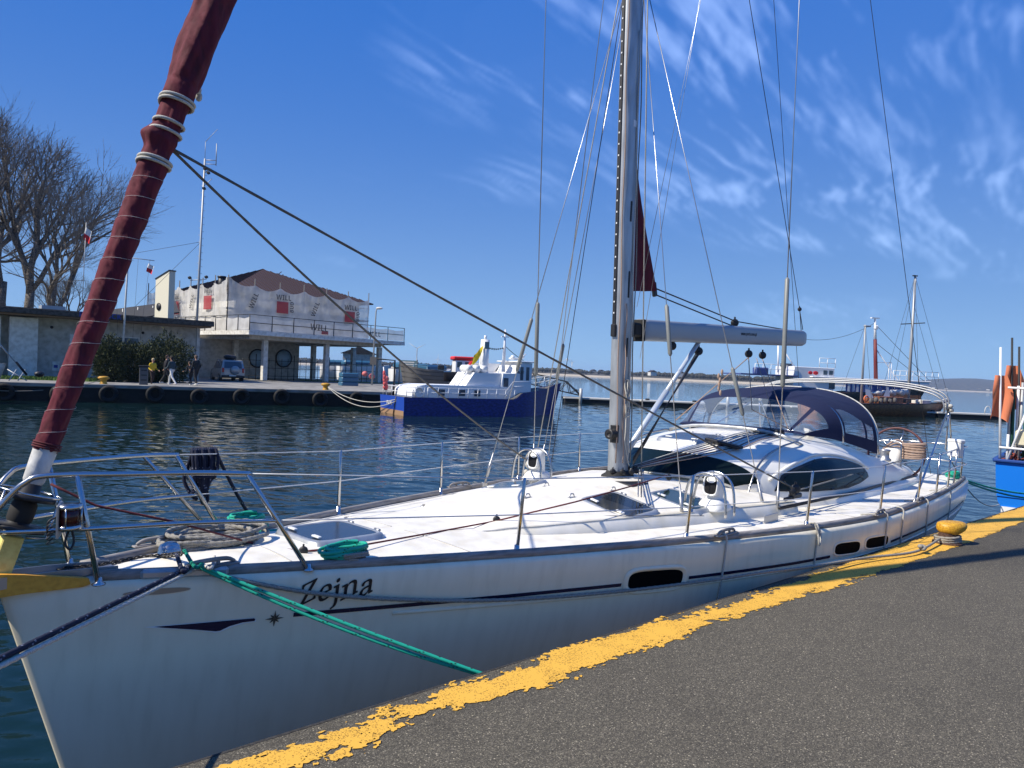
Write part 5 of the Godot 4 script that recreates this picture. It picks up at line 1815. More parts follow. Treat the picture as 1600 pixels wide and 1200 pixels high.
	for sg in [-1.0, 1.0]: v.append_array([tip + b * Vector3(0.0, 0.0, 0.015), tip + b * Vector3(0.10, -0.32, 0.17 * sg), tip + b * Vector3(0.34, -0.20, 0.0), tip + b * Vector3(0.0, 0.0, 0.015), tip + b * Vector3(-0.12, -0.18, 0.13 * sg), tip + b * Vector3(0.10, -0.32, 0.17 * sg)])
	s.tris(v, false, false)
	obj("fluke", s, "ochre", an)
	# safety gear case at the stern
	var bx := thing("rescue_case", "white rescue gear case with a lid hung on the yacht's stern rail", "case", yacht_point(Vector3(11.854, 1.763, 1.720)), YAW + 1.15)
	s = MB.new(); s.box(Vector3.ZERO, Vector3(0.21, 0.26, 0.10), Basis.IDENTITY, 0.018)
	obj("case_body", s, "white_plastic", bx)
	s = MB.new(); s.box(Vector3(0, 0.115, 0.01), Vector3(0.225, 0.06, 0.12), Basis.IDENTITY, 0.015)
	obj("case_lid", s, "white_plastic", bx)
	s = MB.new()
	for x in [-0.05, 0.04]: s.box(Vector3(x, -0.06, 0.052), Vector3(0.035, 0.03, 0.003))
	obj("faded_label", s, "faded_print", bx)
	# cushion-like white canister under the sprayhood
	s = MB.new()
	s.box(yacht_point(Vector3(9.0, 1.98, 0.55)), Vector3(0.42, 0.24, 0.26), Basis(Vector3.UP, YAW + 0.3), 0.07)
	tag(obj("canister", s, "white_plastic"), "white plastic canister standing behind the sprayhood's side window", "canister")
	# tan sheet wound in a big coil beside the wheel
	s = MB.new()
	var w := Vector3(11.150, 1.766, 1.329)
	for k in 7:
		var pts := []
		for i in 17:
			var a := TAU * i / 16.0
			pts.append(w + Vector3(0.06 * cos(a) * 0.6, -0.15 + 0.034 * k + 0.010 * sin(a + k), 0.155 * sin(a)) + Vector3(0.09 * cos(a), 0, 0))
		s.tube(fine(yw(spline(pts, 3)), 0.02), 0.017, 9, 3, 0.07)
	for k in 4: s.tube(fine(yw(spline([w + Vector3(0.0, 0.06 - 0.04 * k, -0.14), w + Vector3(-0.02, 0.10 - 0.05 * k, -0.24), w + Vector3(-0.06, -0.02 - 0.03 * k, -0.38), w + Vector3(-0.08, -0.14, -0.46 + 0.05 * k)], 5)), 0.03), 0.012, 8, 3, 0.06)
	tag(obj("rope_coil", s, "rope_tan"), "thick tan and brown sheet rope coiled on the winch beside the steering wheel", "rope")

func mooring():
	# bollard on the near quay
	var bo := thing("bollard", "yellow mushroom bollard on the near quay with rope round its rusty neck", "bollard", Vector3(4.90, QUAY, -8.14), 0.12)
	var s := MB.new()
	s.lathe([Vector2(0.15, 0.0), Vector2(0.15, 0.018), Vector2(0.115, 0.03), Vector2(0.098, 0.06), Vector2(0.090, 0.11), Vector2(0.10, 0.15)], Vector3.ZERO, Basis.IDENTITY, 24)
	obj("neck", s, "rust", bo)
	s = MB.new()
	var rows := []
	for q in [[0.105, 0.085, 0.080], [0.118, 0.115, 0.098], [0.138, 0.142, 0.115], [0.165, 0.158, 0.125], [0.20, 0.160, 0.125], [0.226, 0.150, 0.115], [0.240, 0.12, 0.088], [0.246, 0.05, 0.03], [0.246, 0.01, 0.01]]:
		var ring := PackedVector3Array()
		for k in 28:
			var a := TAU * k / 28.0
			var lift := 0.018 * cos(a)
			ring.append(Vector3(0.03 + q[1] * cos(a) * (1.12 if cos(a) > 0.0 else 0.92), q[0] + lift * q[1] * 2.4 + (0.02 * cos(a) if cos(a) > 0.0 and q[0] < 0.2 else 0.0), q[2] * sin(a)))
		rows.append(ring)
	s.loft(rows)
	obj("head", s, "bollard_yellow", bo)
	s = MB.new()
	for k in 3:
		var pts := []
		for i in 25:
			var a := TAU * i / 24.0
			pts.append(bo.position + Vector3(cos(a) * (0.125 + 0.008 * sin(3 * a + k)), 0.030 + 0.024 * k + 0.012 * sin(a + 1.0), sin(a) * (0.122 + 0.006 * cos(2 * a + k))))
		s.tube(fine(pts, 0.015), 0.0135, 9, 3, 0.06)
	# the line runs from the bollard along the quay's edge to the yacht's bow
	var run := [bo.position + Vector3(-0.12, 0.06, 0.06), Vector3(4.178, 0.990, -7.474), Vector3(3.456, 1.000, -7.057), Vector3(2.745, 1.030, -6.528), Vector3(2.162, 1.050, -6.156)]
	var fair := yacht_point(Vector3(0.93, sheer(0.93) + 0.03, hull_z(0.93, 1.38) + 0.015))
	for q in [[2.9, 1.055, 0.03], [2.2, 1.13, 0.03], [1.5, 1.255, 0.025]]: run.append(yacht_point(Vector3(q[0], q[1], hull_z(q[0], q[1]) + q[2])))
	run.insert(5, yacht_point(Vector3(4.6, 1.0, hull_z(4.6, 1.0) + 0.05)))
	run.insert(6, yacht_point(Vector3(3.7, 1.015, hull_z(3.7, 1.0) + 0.035)))
	run.append(fair)
	s.tube(fine(spline(run, 10), 0.016), 0.0125, 10, 3, 0.06, 0.14)
	var kn: Vector3 = Vector3(4.291, 1.000, -7.561)
	for k in 5: s.ball(kn + Vector3(0.03 * sin(k * 2.2), 0.01 + 0.012 * (k % 3), 0.03 * cos(k * 2.9)), Vector3(0.028, 0.022, 0.028), 8)
	tag(obj("mooring_line", s, "rope_grey"), "long grey mooring line from the yellow bollard along the quay edge to the bow", "rope")
	# bow lines: green doubled line down to the quay, navy and grey lines off to the left
	var g0 := yacht_point(Vector3(0.90, sheer(0.9) + 0.085, hull_z(0.9, 1.38) - 0.01))
	s = MB.new()
	for k in 2:
		var e: Vector3 = quay_point(1.72 + 0.03 * k, -0.015, QUAY - 0.05 - 0.02 * k)
		var pts := spline([yacht_point(Vector3(0.887, 1.519, 0.148)), yacht_point(Vector3(0.830, 1.491, 0.431)), g0 + Vector3(0, 0.0, 0)], 6)
		pts.append_array(line(g0 + Vector3(0.01, -0.012 - 0.01 * k, 0.02), e, 40, 0.012 + 0.03 * k))
		fleck_rope(s, pts, 0.0105, GREEN, GREEN_FLECK, 0.06, 10)
	tag(obj("mooring_line", s, "rope_green"), "doubled bright green mooring line from the bow down to the quay edge", "rope")
	var left: Vector3 = Vector3(-1.729, 1.593, -2.350)
	s = MB.new()
	var nf := yacht_point(Vector3(0.84, sheer(0.84) + 0.075, hull_z(0.84, 1.38) - 0.01))
	var np := spline([yacht_point(Vector3(0.848, 1.500, 0.138)), yacht_point(Vector3(0.755, 1.483, 0.453)), nf], 6)
	np.append_array(line(nf + Vector3(-0.005, -0.01, 0.015), left, 30, 0.0))
	fleck_rope(s, np, 0.0125, NAVY, NAVY_FLECK, 0.05, 10)
	tag(obj("mooring_line", s, "rope_navy"), "dark navy mooring line from the bow down to the left", "rope")
	s = MB.new()
	np = spline([yacht_point(Vector3(1.070, 1.453, 0.148)), yacht_point(Vector3(0.923, 1.468, 0.429)), nf + Vector3(0.06, 0.0, -0.04)], 6)
	np.append_array(line(nf + Vector3(0.02, -0.026, 0.0), left + Vector3(0.015, -0.020, 0.0), 60, 0.0))
	s.tube(fine(np, 0.014), 0.0095, 10, 3, 0.05, 0.16)
	tag(obj("mooring_line", s, "rope_white"), "pale grey mooring line running just below the navy line at the bow", "rope")
	# fender lines tied at the rail and hanging down the side
	var fl := [[4.78, "at the cleat nearest the forward vent"], [6.06, "with a hanging loop at the third stanchion"], [7.50, "just forward of the fourth stanchion"], [8.05, "just aft of the fourth stanchion"], [9.15, "below the sternmost pair of upright tubes"], [10.6, "nearest the stern"]]
	for q in fl:
		var x: float = q[0]
		var y := sheer(x)
		var z := hull_z(x, y)
		var p := [Vector3(x - 0.12, y + 0.03, z - 0.22), Vector3(x - 0.03, y + 0.05, z - 0.10), Vector3(x, y + 0.075, z - 0.045), Vector3(x + 0.01, y + 0.05, z + 0.008), Vector3(x + 0.01, y - 0.06, hull_z(x, y - 0.06) + 0.012), Vector3(x + 0.015, y - 0.35, hull_z(x, y - 0.35) + 0.012), Vector3(x + 0.015, 0.25, hull_z(x, 0.3) + 0.03)]
		s = MB.new()
		s.tube(fine(yw(spline(p, 6)), 0.03), 0.0085, 8, 3, 0.04)
		if x > 6.0 and x < 6.1:
			for k in 2: s.tube(yw(spline([Vector3(x, y + 0.08, z - 0.02), Vector3(x - 0.03, y - 0.02, z + 0.03), Vector3(x, y - 0.12, z + 0.035), Vector3(x + 0.035, y - 0.02 - 0.03 * k, z + 0.03), Vector3(x + 0.01, y + 0.07, z)], 6)), 0.0085, 8)
		tag(obj("fender_line", s, "rope_white"), "white fender line over the yacht's toe rail " + q[1], "rope", "fender lines along the yacht's near side")
	# stern lines out to the right
	s = MB.new()
	var st := yacht_point(Vector3(12.4, sheer(12.4) + 0.09, hull_z(12.4, 1.2) - 0.2))
	for k in 2: fleck_rope(s, line(st + Vector3(0, -0.02 * k, 0), Vector3(10.697, 0.683, -14.500) + Vector3(0, -0.1 * k, 0), 40, 0.10), 0.016, GREEN, GREEN_FLECK, 0.2, 8)
	fleck_rope(s, yw(coil(Vector3(12.3, sheer(12.3) + 0.06, hull_z(12.3, 1.2) - 0.18), 0.13, 0.09, 5, 0.10, 51)), 0.014, GREEN, GREEN_FLECK)
	tag(obj("mooring_line", s, "rope_green"), "green stern line from the yacht's quarter across to the right past the blue boat", "rope")
	s = MB.new()
	s.tube(line(yacht_point(Vector3(12.66, sheer(12.6) + 0.50, 1.4)), Vector3(10.930, 0.164, -16.300), 30, 0.35), 0.010, 8, 3, 0.06)
	tag(obj("mooring_line", s, "rope_white"), "thin white stern line sagging from the yacht's stern rail to the blue boat", "rope")

# ---------------------------------------------------------------- the far side of the harbour
const EDGE_O := Vector3(-18.450, 1.0, -42.465)   # a point on the far quay's edge; its direction; the way inland
const EDGE_U := Vector3(0.89716, 0, -0.44170)
const EDGE_N := Vector3(-0.44170, 0, -0.89716)

func far_point(a: float, b: float, y := FAR_QUAY) -> Vector3:
	var p := EDGE_O + EDGE_U * a + EDGE_N * b
	return Vector3(p.x, y, p.z)

func far_materials():
	var m := mat("concrete", lin(0.33, 0.315, 0.285), 0.9)
	grain(m, Vector3(0.12, 0.12, 0.12), 0.03, Color(0.72, 0.71, 0.69), Color(1, 1, 1), 101)
	m.uv1_world_triplanar = true
	m = mat("dark_wall", lin(0.010, 0.009, 0.008), 0.85)
	mat("wet_tyre", lin(0.006, 0.006, 0.006), 0.8)
	grain(m, Vector3(0.3, 0.3, 0.3), 0.04, Color(0.5, 0.45, 0.4), Color(1, 1, 1), 102, 1.0)
	m = mat("grass", lin(0.09, 0.15, 0.025), 0.95)
	m = mat("render_beige", lin(0.54, 0.51, 0.45), 0.85)
	grain(m, Vector3(0.25, 0.25, 0.25), 0.03, Color(0.85, 0.84, 0.82), Color(1, 1, 1), 103)
	m = mat("render_white", lin(0.74, 0.72, 0.66), 0.8)
	grain(m, Vector3(0.3, 0.3, 0.3), 0.03, Color(0.88, 0.87, 0.85), Color(1, 1, 1), 104)
	m = mat("cream", lin(0.66, 0.62, 0.48), 0.8)
	m = mat("fascia", lin(0.075, 0.065, 0.055), 0.7)
	grain(m, Vector3(0.4, 0.4, 0.4), 0.04, Color(0.6, 0.58, 0.55), Color(1, 1, 1), 105)
	mat("soffit", lin(0.20, 0.125, 0.07), 0.8)
	m = mat("roof_brown", lin(0.034, 0.015, 0.014), 0.7)
	mat("roof_dark", lin(0.035, 0.035, 0.038), 0.8)
	m = mat("net_cloth", lin(0.84, 0.82, 0.77), 0.95)
	grain(m, Vector3(0.12, 0.12, 0.12), 0.02, Color(0.86, 0.855, 0.85), Color(1, 1, 1), 106)
	m.albedo_color.a = 0.70
	m.transparency = BaseMaterial3D.TRANSPARENCY_ALPHA
	m.backlight_enabled = true; m.backlight = lin(0.35, 0.34, 0.32)
	glass("print_red", lin(0.42, 0.05, 0.06), 0.68, 0.9)
	glass("print_dark", lin(0.08, 0.08, 0.082), 0.55, 0.9)
	mat("sign_blue", lin(0.015, 0.04, 0.25), 0.5)
	mat("bars", lin(0.012, 0.014, 0.016), 0.6)
	mat("pole_grey", lin(0.40, 0.41, 0.41), 0.5, 0.3)
	mat("far_window", lin(0.05, 0.08, 0.11), 0.08)
	mat("porthole_blue", lin(0.34, 0.50, 0.62), 0.10)
	m = mat("bark", lin(0.26, 0.23, 0.19), 0.95)
	grain(m, Vector3(0.6, 0.35, 0.6), 0.05, Color(0.40, 0.37, 0.34), Color(1, 1, 1), 107, 1.5)
	mat("twig", lin(0.23, 0.20, 0.165), 0.95)
	m = mat("evergreen", Color(1, 1, 1), 0.85)
	m.vertex_color_use_as_albedo = true
	m.backlight_enabled = true; m.backlight = lin(0.02, 0.035, 0.008)
	m = mat("people", Color(1, 1, 1), 0.85); m.vertex_color_use_as_albedo = true
	mat("car_paint", lin(0.33, 0.34, 0.34), 0.25, 0.4)
	mat("tail_light", lin(0.45, 0.01, 0.008), 0.15)
	mat("flag_white", lin(0.72, 0.72, 0.70), 0.9)
	mat("flag_red", lin(0.60, 0.02, 0.03), 0.9)
	mat("yellow_cloth", lin(0.72, 0.55, 0.03), 0.9)
	M.yellow_cloth.backlight_enabled = true; M.yellow_cloth.backlight = lin(0.5, 0.36, 0.02)
	mat("crate_blue", lin(0.04, 0.13, 0.22), 0.35)
	m = mat("grey_planks", lin(0.11, 0.105, 0.10), 0.85)
	mat("ship_blue", lin(0.022, 0.075, 0.40), 0.30)
	m = mat("ship_navy", lin(0.016, 0.034, 0.25), 0.28)
	grain(m, Vector3(0.5, 0.9, 0.5), 0.03, Color(0.6, 0.6, 0.62), Color(1, 1, 1), 108)
	mat("boot_rust", lin(0.33, 0.20, 0.11), 0.8)
	m = mat("varnish", lin(0.36, 0.14, 0.052), 0.4)
	grain(m, Vector3(0.3, 1.6, 0.3), 0.03, Color(0.5, 0.45, 0.42), Color(1, 1, 1), 109)
	mat("black_hull", lin(0.012, 0.012, 0.018), 0.4)
	mat("awning_blue", lin(0.05, 0.08, 0.24), 0.9)
	mat("awning_white", lin(0.50, 0.51, 0.55), 0.9)
	mat("orange_cloth", lin(0.80, 0.25, 0.12), 0.9)
	M.orange_cloth.backlight_enabled = true; M.orange_cloth.backlight = lin(0.4, 0.10, 0.03)
	mat("bright_blue", lin(0.006, 0.17, 0.66), 0.35)
	mat("red_mast", lin(0.16, 0.02, 0.018), 0.6)
	m = mat("pontoon_top", lin(0.50, 0.49, 0.45), 0.85)
	m = mat("far_land", lin(0.085, 0.072, 0.05), 0.95)
	grain(m, Vector3(0.004, 0.02, 0.004), 0.05, Color(0.5, 0.5, 0.5), Color(1, 1, 1), 110)
	m.uv1_world_triplanar = true
	mat("far_trees", lin(0.040, 0.038, 0.028), 0.95)
	mat("sand", lin(0.42, 0.36, 0.27), 0.95)
	mat("pink", lin(0.62, 0.16, 0.15), 0.6)
	mat("net_green", lin(0.02, 0.09, 0.06), 0.9)
	mat("cream_tank", lin(0.66, 0.60, 0.42), 0.5)
	mat("ball_blue", lin(0.01, 0.025, 0.13), 0.4)
	mat("scaffold_steel", lin(0.09, 0.09, 0.09), 0.6)
	mat("board_teal", lin(0.12, 0.20, 0.22), 0.6)
	mat("flag_pink", lin(0.62, 0.10, 0.10), 0.9)
	mat("gunwale_blue", lin(0.01, 0.05, 0.22), 0.5)
	mat("net_red", lin(0.22, 0.05, 0.04), 0.9)
	mat("lettering_white", lin(0.7, 0.7, 0.7), 0.5)

func words(text: String, font: String, h: float, at0: Vector3, turn: float, m: String, parent: Node, called := "lettering", depth := 0.02, tilt := 0.0) -> MeshInstance3D:
	var f := SystemFont.new(); f.font_names = PackedStringArray([font]); f.font_weight = 700
	var tm := TextMesh.new(); tm.font = f; tm.text = text; tm.font_size = 32; tm.pixel_size = h / 23.0; tm.depth = depth
	var o := obj(called, tm, m, parent)
	o.position = at0; o.rotation = Vector3(0, turn, tilt)
	return o

func far_side():
	far_ground()
	far_land()
	low_building()
	scaffolded_building()
	poles_and_signs()
	trees()
	hedge()
	parked_car()
	people()
	quay_things()

func far_ground():
	var q := Node3D.new(); q.name = "far_quay"; add_child(q); struct(q)
	var s := MB.new()
	var rows := []
	for i in 60:
		var a := -60.0 + i * 1.35
		rows.append(PackedVector3Array([far_point(a, 0.0, -1.5), far_point(a, 0.0, FAR_QUAY - 0.22)]))
	s.sheet(rows)
	obj("quay_wall", s, "dark_wall", q)
	s = MB.new()
	s.bar(far_point(-60, 0.22, FAR_QUAY - 0.11), far_point(19.6, 0.22, FAR_QUAY - 0.11), 0.5, 0.22, Vector3.UP, 0.03)
	obj("coping", s, "concrete", q)
	s = MB.new()
	s.sheet([PackedVector3Array([far_point(-60, 0.4, 0.985), far_point(19.6, 0.4, 0.985)]), PackedVector3Array([far_point(-60, 34, 0.985), far_point(24, 34, 0.985)])])
	s.sheet([PackedVector3Array([far_point(-90, 34, 0.985), far_point(0.5, 34, 0.985)]), PackedVector3Array([far_point(-160, 95, 0.985), far_point(-22, 95, 0.985)])])
	s.sheet([PackedVector3Array([far_point(19.6, 0.0, 0.985), far_point(19.6, 0.0, -1.5)]), PackedVector3Array([far_point(24, 34, 0.985), far_point(24, 34, -1.5)])])
	s.sheet([PackedVector3Array([far_point(24, 34, 0.985), far_point(24, 34, -1.5)]), PackedVector3Array([far_point(0.5, 34, 0.985), far_point(0.5, 34, -1.5)])])
	obj("pavement", s, "concrete", q)
	s = MB.new()
	s.sheet([PackedVector3Array([far_point(-10.5, 4.5, 0.99), far_point(-4.6, 3.8, 0.99)]), PackedVector3Array([far_point(-12.5, 11.0, 1.05), far_point(-6.0, 10.0, 1.05)])])
	s.sheet([PackedVector3Array([far_point(10.5, 22.0, 0.99), far_point(22, 22.0, 0.99)]), PackedVector3Array([far_point(10.5, 27.0, 1.0), far_point(22, 27.0, 1.0)])])
	obj("lawn", s, "grass", q)
	# blades standing on the lawn's edge
	s = MB.new()
	var r := RandomNumberGenerator.new(); r.seed = 14
	var v := PackedVector3Array()
	for i in 2600:
		var p := far_point(r.randf_range(-11.0, -4.8), r.randf_range(4.2, 8.0), 0.99)
		var w := Vector3(r.randf_range(-0.05, 0.05), 0, r.randf_range(-0.05, 0.05))
		v.append_array([p - w, p + w, p + Vector3(r.randf_range(-0.05, 0.05), r.randf_range(0.06, 0.2), 0)])
	s.tris(v, false, false)
	tag(obj("grass_tufts", s, "grass"), "short green grass in front of the low building", "grass").set_meta("kind", "stuff")

func ridge(called: String, px: Array, base_y: float, m: String, parent: Node, depth := 120.0):
	# a strip of rising ground or wood: [place at the shore, height] along the coast
	var s := MB.new()
	var rows := []
	for p in px:
		var o: Vector3 = p[0]
		var back := Vector3(o.x, 0, o.z).normalized()
		rows.append(PackedVector3Array([Vector3(o.x, base_y, o.z), Vector3(o.x, base_y + p[1] * 0.55, o.z) + back * depth * 0.15, Vector3(o.x, base_y + p[1], o.z) + back * depth * 0.5, Vector3(o.x, base_y + p[1] * 0.8, o.z) + back * depth]))
	s.sheet(rows)
	obj(called, s, m, parent)

func far_land():
	# the wooded shore across the bay: a beach, a low bluff and trees on it
	var q := Node3D.new(); q.name = "far_shore"; add_child(q); struct(q)
	var n := noise(FastNoiseLite.TYPE_SIMPLEX_SMOOTH, 1.0, 4, 121)
	var beach := []; var bluff := []
	for i in 90:
		var f := i / 89.0
		var az := lerpf(-0.60, 0.36, f)
		var d := lerpf(1500.0, 900.0, f)
		var o := Vector3(sin(az) * d, 0, -cos(az) * d)
		beach.append([o, 2.6])
		bluff.append([o * 1.01, lerpf(7.0, 7.5, f) + 3.0 * n.get_noise_1d(f * 9.0)])
	ridge("beach", beach, -0.4, "sand", q, 40.0)
	ridge("bluff", bluff, 0.0, "far_land", q, 300.0)
	# woods: many rounded crowns in one mass
	var s := MB.new()
	var r := RandomNumberGenerator.new(); r.seed = 8
	var v := PackedVector3Array()
	for i in 3200:
		var f := r.randf()
		var az := lerpf(-0.60, 0.37, f)
		var d := lerpf(1500.0, 900.0, f) + r.randf_range(40, 190)
		var dens := n.get_noise_1d(f * 14.0 + 40.0)
		if dens < -0.28 and r.randf() < 0.8: continue
		var h := r.randf_range(2.5, 5.5) * (1.0 + 0.5 * dens)
		var c := Vector3(sin(az) * d, 5.0, -cos(az) * d)
		var k := 6
		for j in k:
			var a := TAU * j / k; var b := TAU * (j + 1) / k
			var w := h * r.randf_range(0.5, 0.8)
			var p0 := c + Vector3(cos(a) * w, h * 0.5, sin(a) * w); var p1 := c + Vector3(cos(b) * w, h * 0.55, sin(b) * w)
			v.append_array([p0, p1, c + Vector3(0, h * 1.15, 0), p0, c + Vector3(0, -2, 0), p1])
	s.tris(v, false, false)
	var wd := obj("woods", s, "far_trees"); tag(wd, "belt of leafless woods along the far shore across the bay", "woods"); wd.set_meta("kind", "stuff")
	# a hill with a town further round the bay to the right
	var hill := []; var shore := []
	for i in 60:
		var f := i / 59.0
		var az := lerpf(0.40, 1.2, f)
		var d := 3600.0
		var o := Vector3(sin(az) * d, 0, -cos(az) * d)
		var up := 20.0 + 42.0 * exp(-pow((az - 0.555) / 0.065, 2)) + 30.0 * exp(-pow((az - 0.8) / 0.13, 2)) + 5.0 * n.get_noise_1d(f * 22.0)
		hill.append([o, up]); shore.append([o * 0.985, 4.0])
	ridge("hill", hill, 0.0, "far_land", q, 900.0)
	ridge("town_shore", shore, -0.3, "sand", q, 60.0)
	# houses one can tell apart: white walls with dark roofs
	var which := ["leftmost tiny pale house on the far shore, behind the grey boat", "tiny pale house on the far shore behind the ship's deckhouse", "tiny pale house on the far shore behind the ship's mast", "tiny pale house on the far shore just above the blue ship's bow", "tiny pale house on the far shore between the gangway and the mast", "left one of two tiny pale houses close to the yacht's mast", "right one of two tiny pale houses close to the yacht's mast", "tiny pale house on the far shore just right of the yacht's mast", "tiny pale house on the far shore behind the boom vang"]
	for p in [[648, 0, 1500], [760, 1, 1450], [800, 2, 1430], [876, 3, 1330], [903, 4, 1300], [925, 5, 1260], [937, 6, 1255], [1016, 7, 980], [1060, 8, 1010]]:
		var o := thing("house", which[p[1]], "house", Vector3.ZERO, 0.3, "pale houses on the far shore")
		var az: float = atan((p[0] - 800.0) / 1150.0)
		var w := 9.0
		o.position = Vector3(sin(az) * p[2], 5.0, -cos(az) * p[2] + 10.0)
		s = MB.new(); s.box(Vector3(0, 2.4, 0), Vector3(w, 4.8, 8))
		obj("wall", s, "render_white", o)
		s = MB.new(); s.prism(PackedVector2Array([Vector2(-w * 0.56, 4.8), Vector2(w * 0.56, 4.8), Vector2(0, 7.2)]), 9.0, Transform3D(Basis.IDENTITY, Vector3(0, 0, -4.5)))
		obj("roof", s, "roof_brown", o)
	var town := MB.new(); var roofs := MB.new()
	for i in 150:
		var az := r.randf_range(0.49, 0.75)
		var d := 3640.0 + r.randf_range(0, 260)
		var c := Vector3(sin(az) * d, 3.0 + (d - 3640.0) * 0.055, -cos(az) * d)
		var w := r.randf_range(8, 20); var h := r.randf_range(5, 11)
		town.box(c + Vector3(0, h / 2, 0), Vector3(w, h, 12), Basis(Vector3.UP, r.randf() * 1.0))
		roofs.box(c + Vector3(0, h + 1.2, 0), Vector3(w * 0.9, 2.4, 11), Basis(Vector3.UP, r.randf() * 1.0))
	var tw := obj("town", town, "render_white"); tag(tw, "hazy town of pale houses below the far hill", "town"); tw.set_meta("kind", "stuff")
	tw = obj("town_roofs", roofs, "roof_brown"); tag(tw, "hazy brown and red roofs of the far town", "roofs"); tw.set_meta("kind", "stuff")
	# wind turbines beyond
	var turb := [[Vector3(-117.601, 9.050, -900.000), 24.0, "tallest of the wind turbines, left of the grey boat"], [Vector3(-127.504, 13.059, -1250.000), 17.0, "wind turbine above the grey boat"], [Vector3(-124.288, 15.054, -1500.000), 16.0, "faint wind turbine just left of the red cabin"], [Vector3(95.171, 3.913, -1300.000), 27.0, "faint wind turbine just left of the yacht's mast"], [Vector3(108.212, 4.360, -1350.000), 22.0, "small faint wind turbine nearest the yacht's mast"]]
	for k in turb.size():
		var o := thing("wind_turbine", turb[k][2], "wind turbine", Vector3(turb[k][0].x, 2, turb[k][0].z), 0.2 * k, "wind turbines across the bay")
		var h: float = turb[k][1]
		s = MB.new(); s.tube([Vector3.ZERO, Vector3(0, h, 0)], [h * 0.026, h * 0.016], 10)
		obj("tower", s, "render_white", o)
		s = MB.new(); s.box(Vector3(0, h, 0.2), Vector3(h * 0.04, h * 0.04, h * 0.1))
		obj("nacelle", s, "render_white", o)
		for b in 3:
			s = MB.new()
			var a := 0.5 + k + TAU * b / 3.0
			var d := Vector3(cos(a), sin(a), 0)
			s.tube([Vector3(0, h, h * 0.06), Vector3(0, h, h * 0.06) + d * h * 0.1, Vector3(0, h, h * 0.06) + d * h * 0.5], [h * 0.010, h * 0.016, h * 0.004], 6)
			obj("blade", s, "render_white", o)

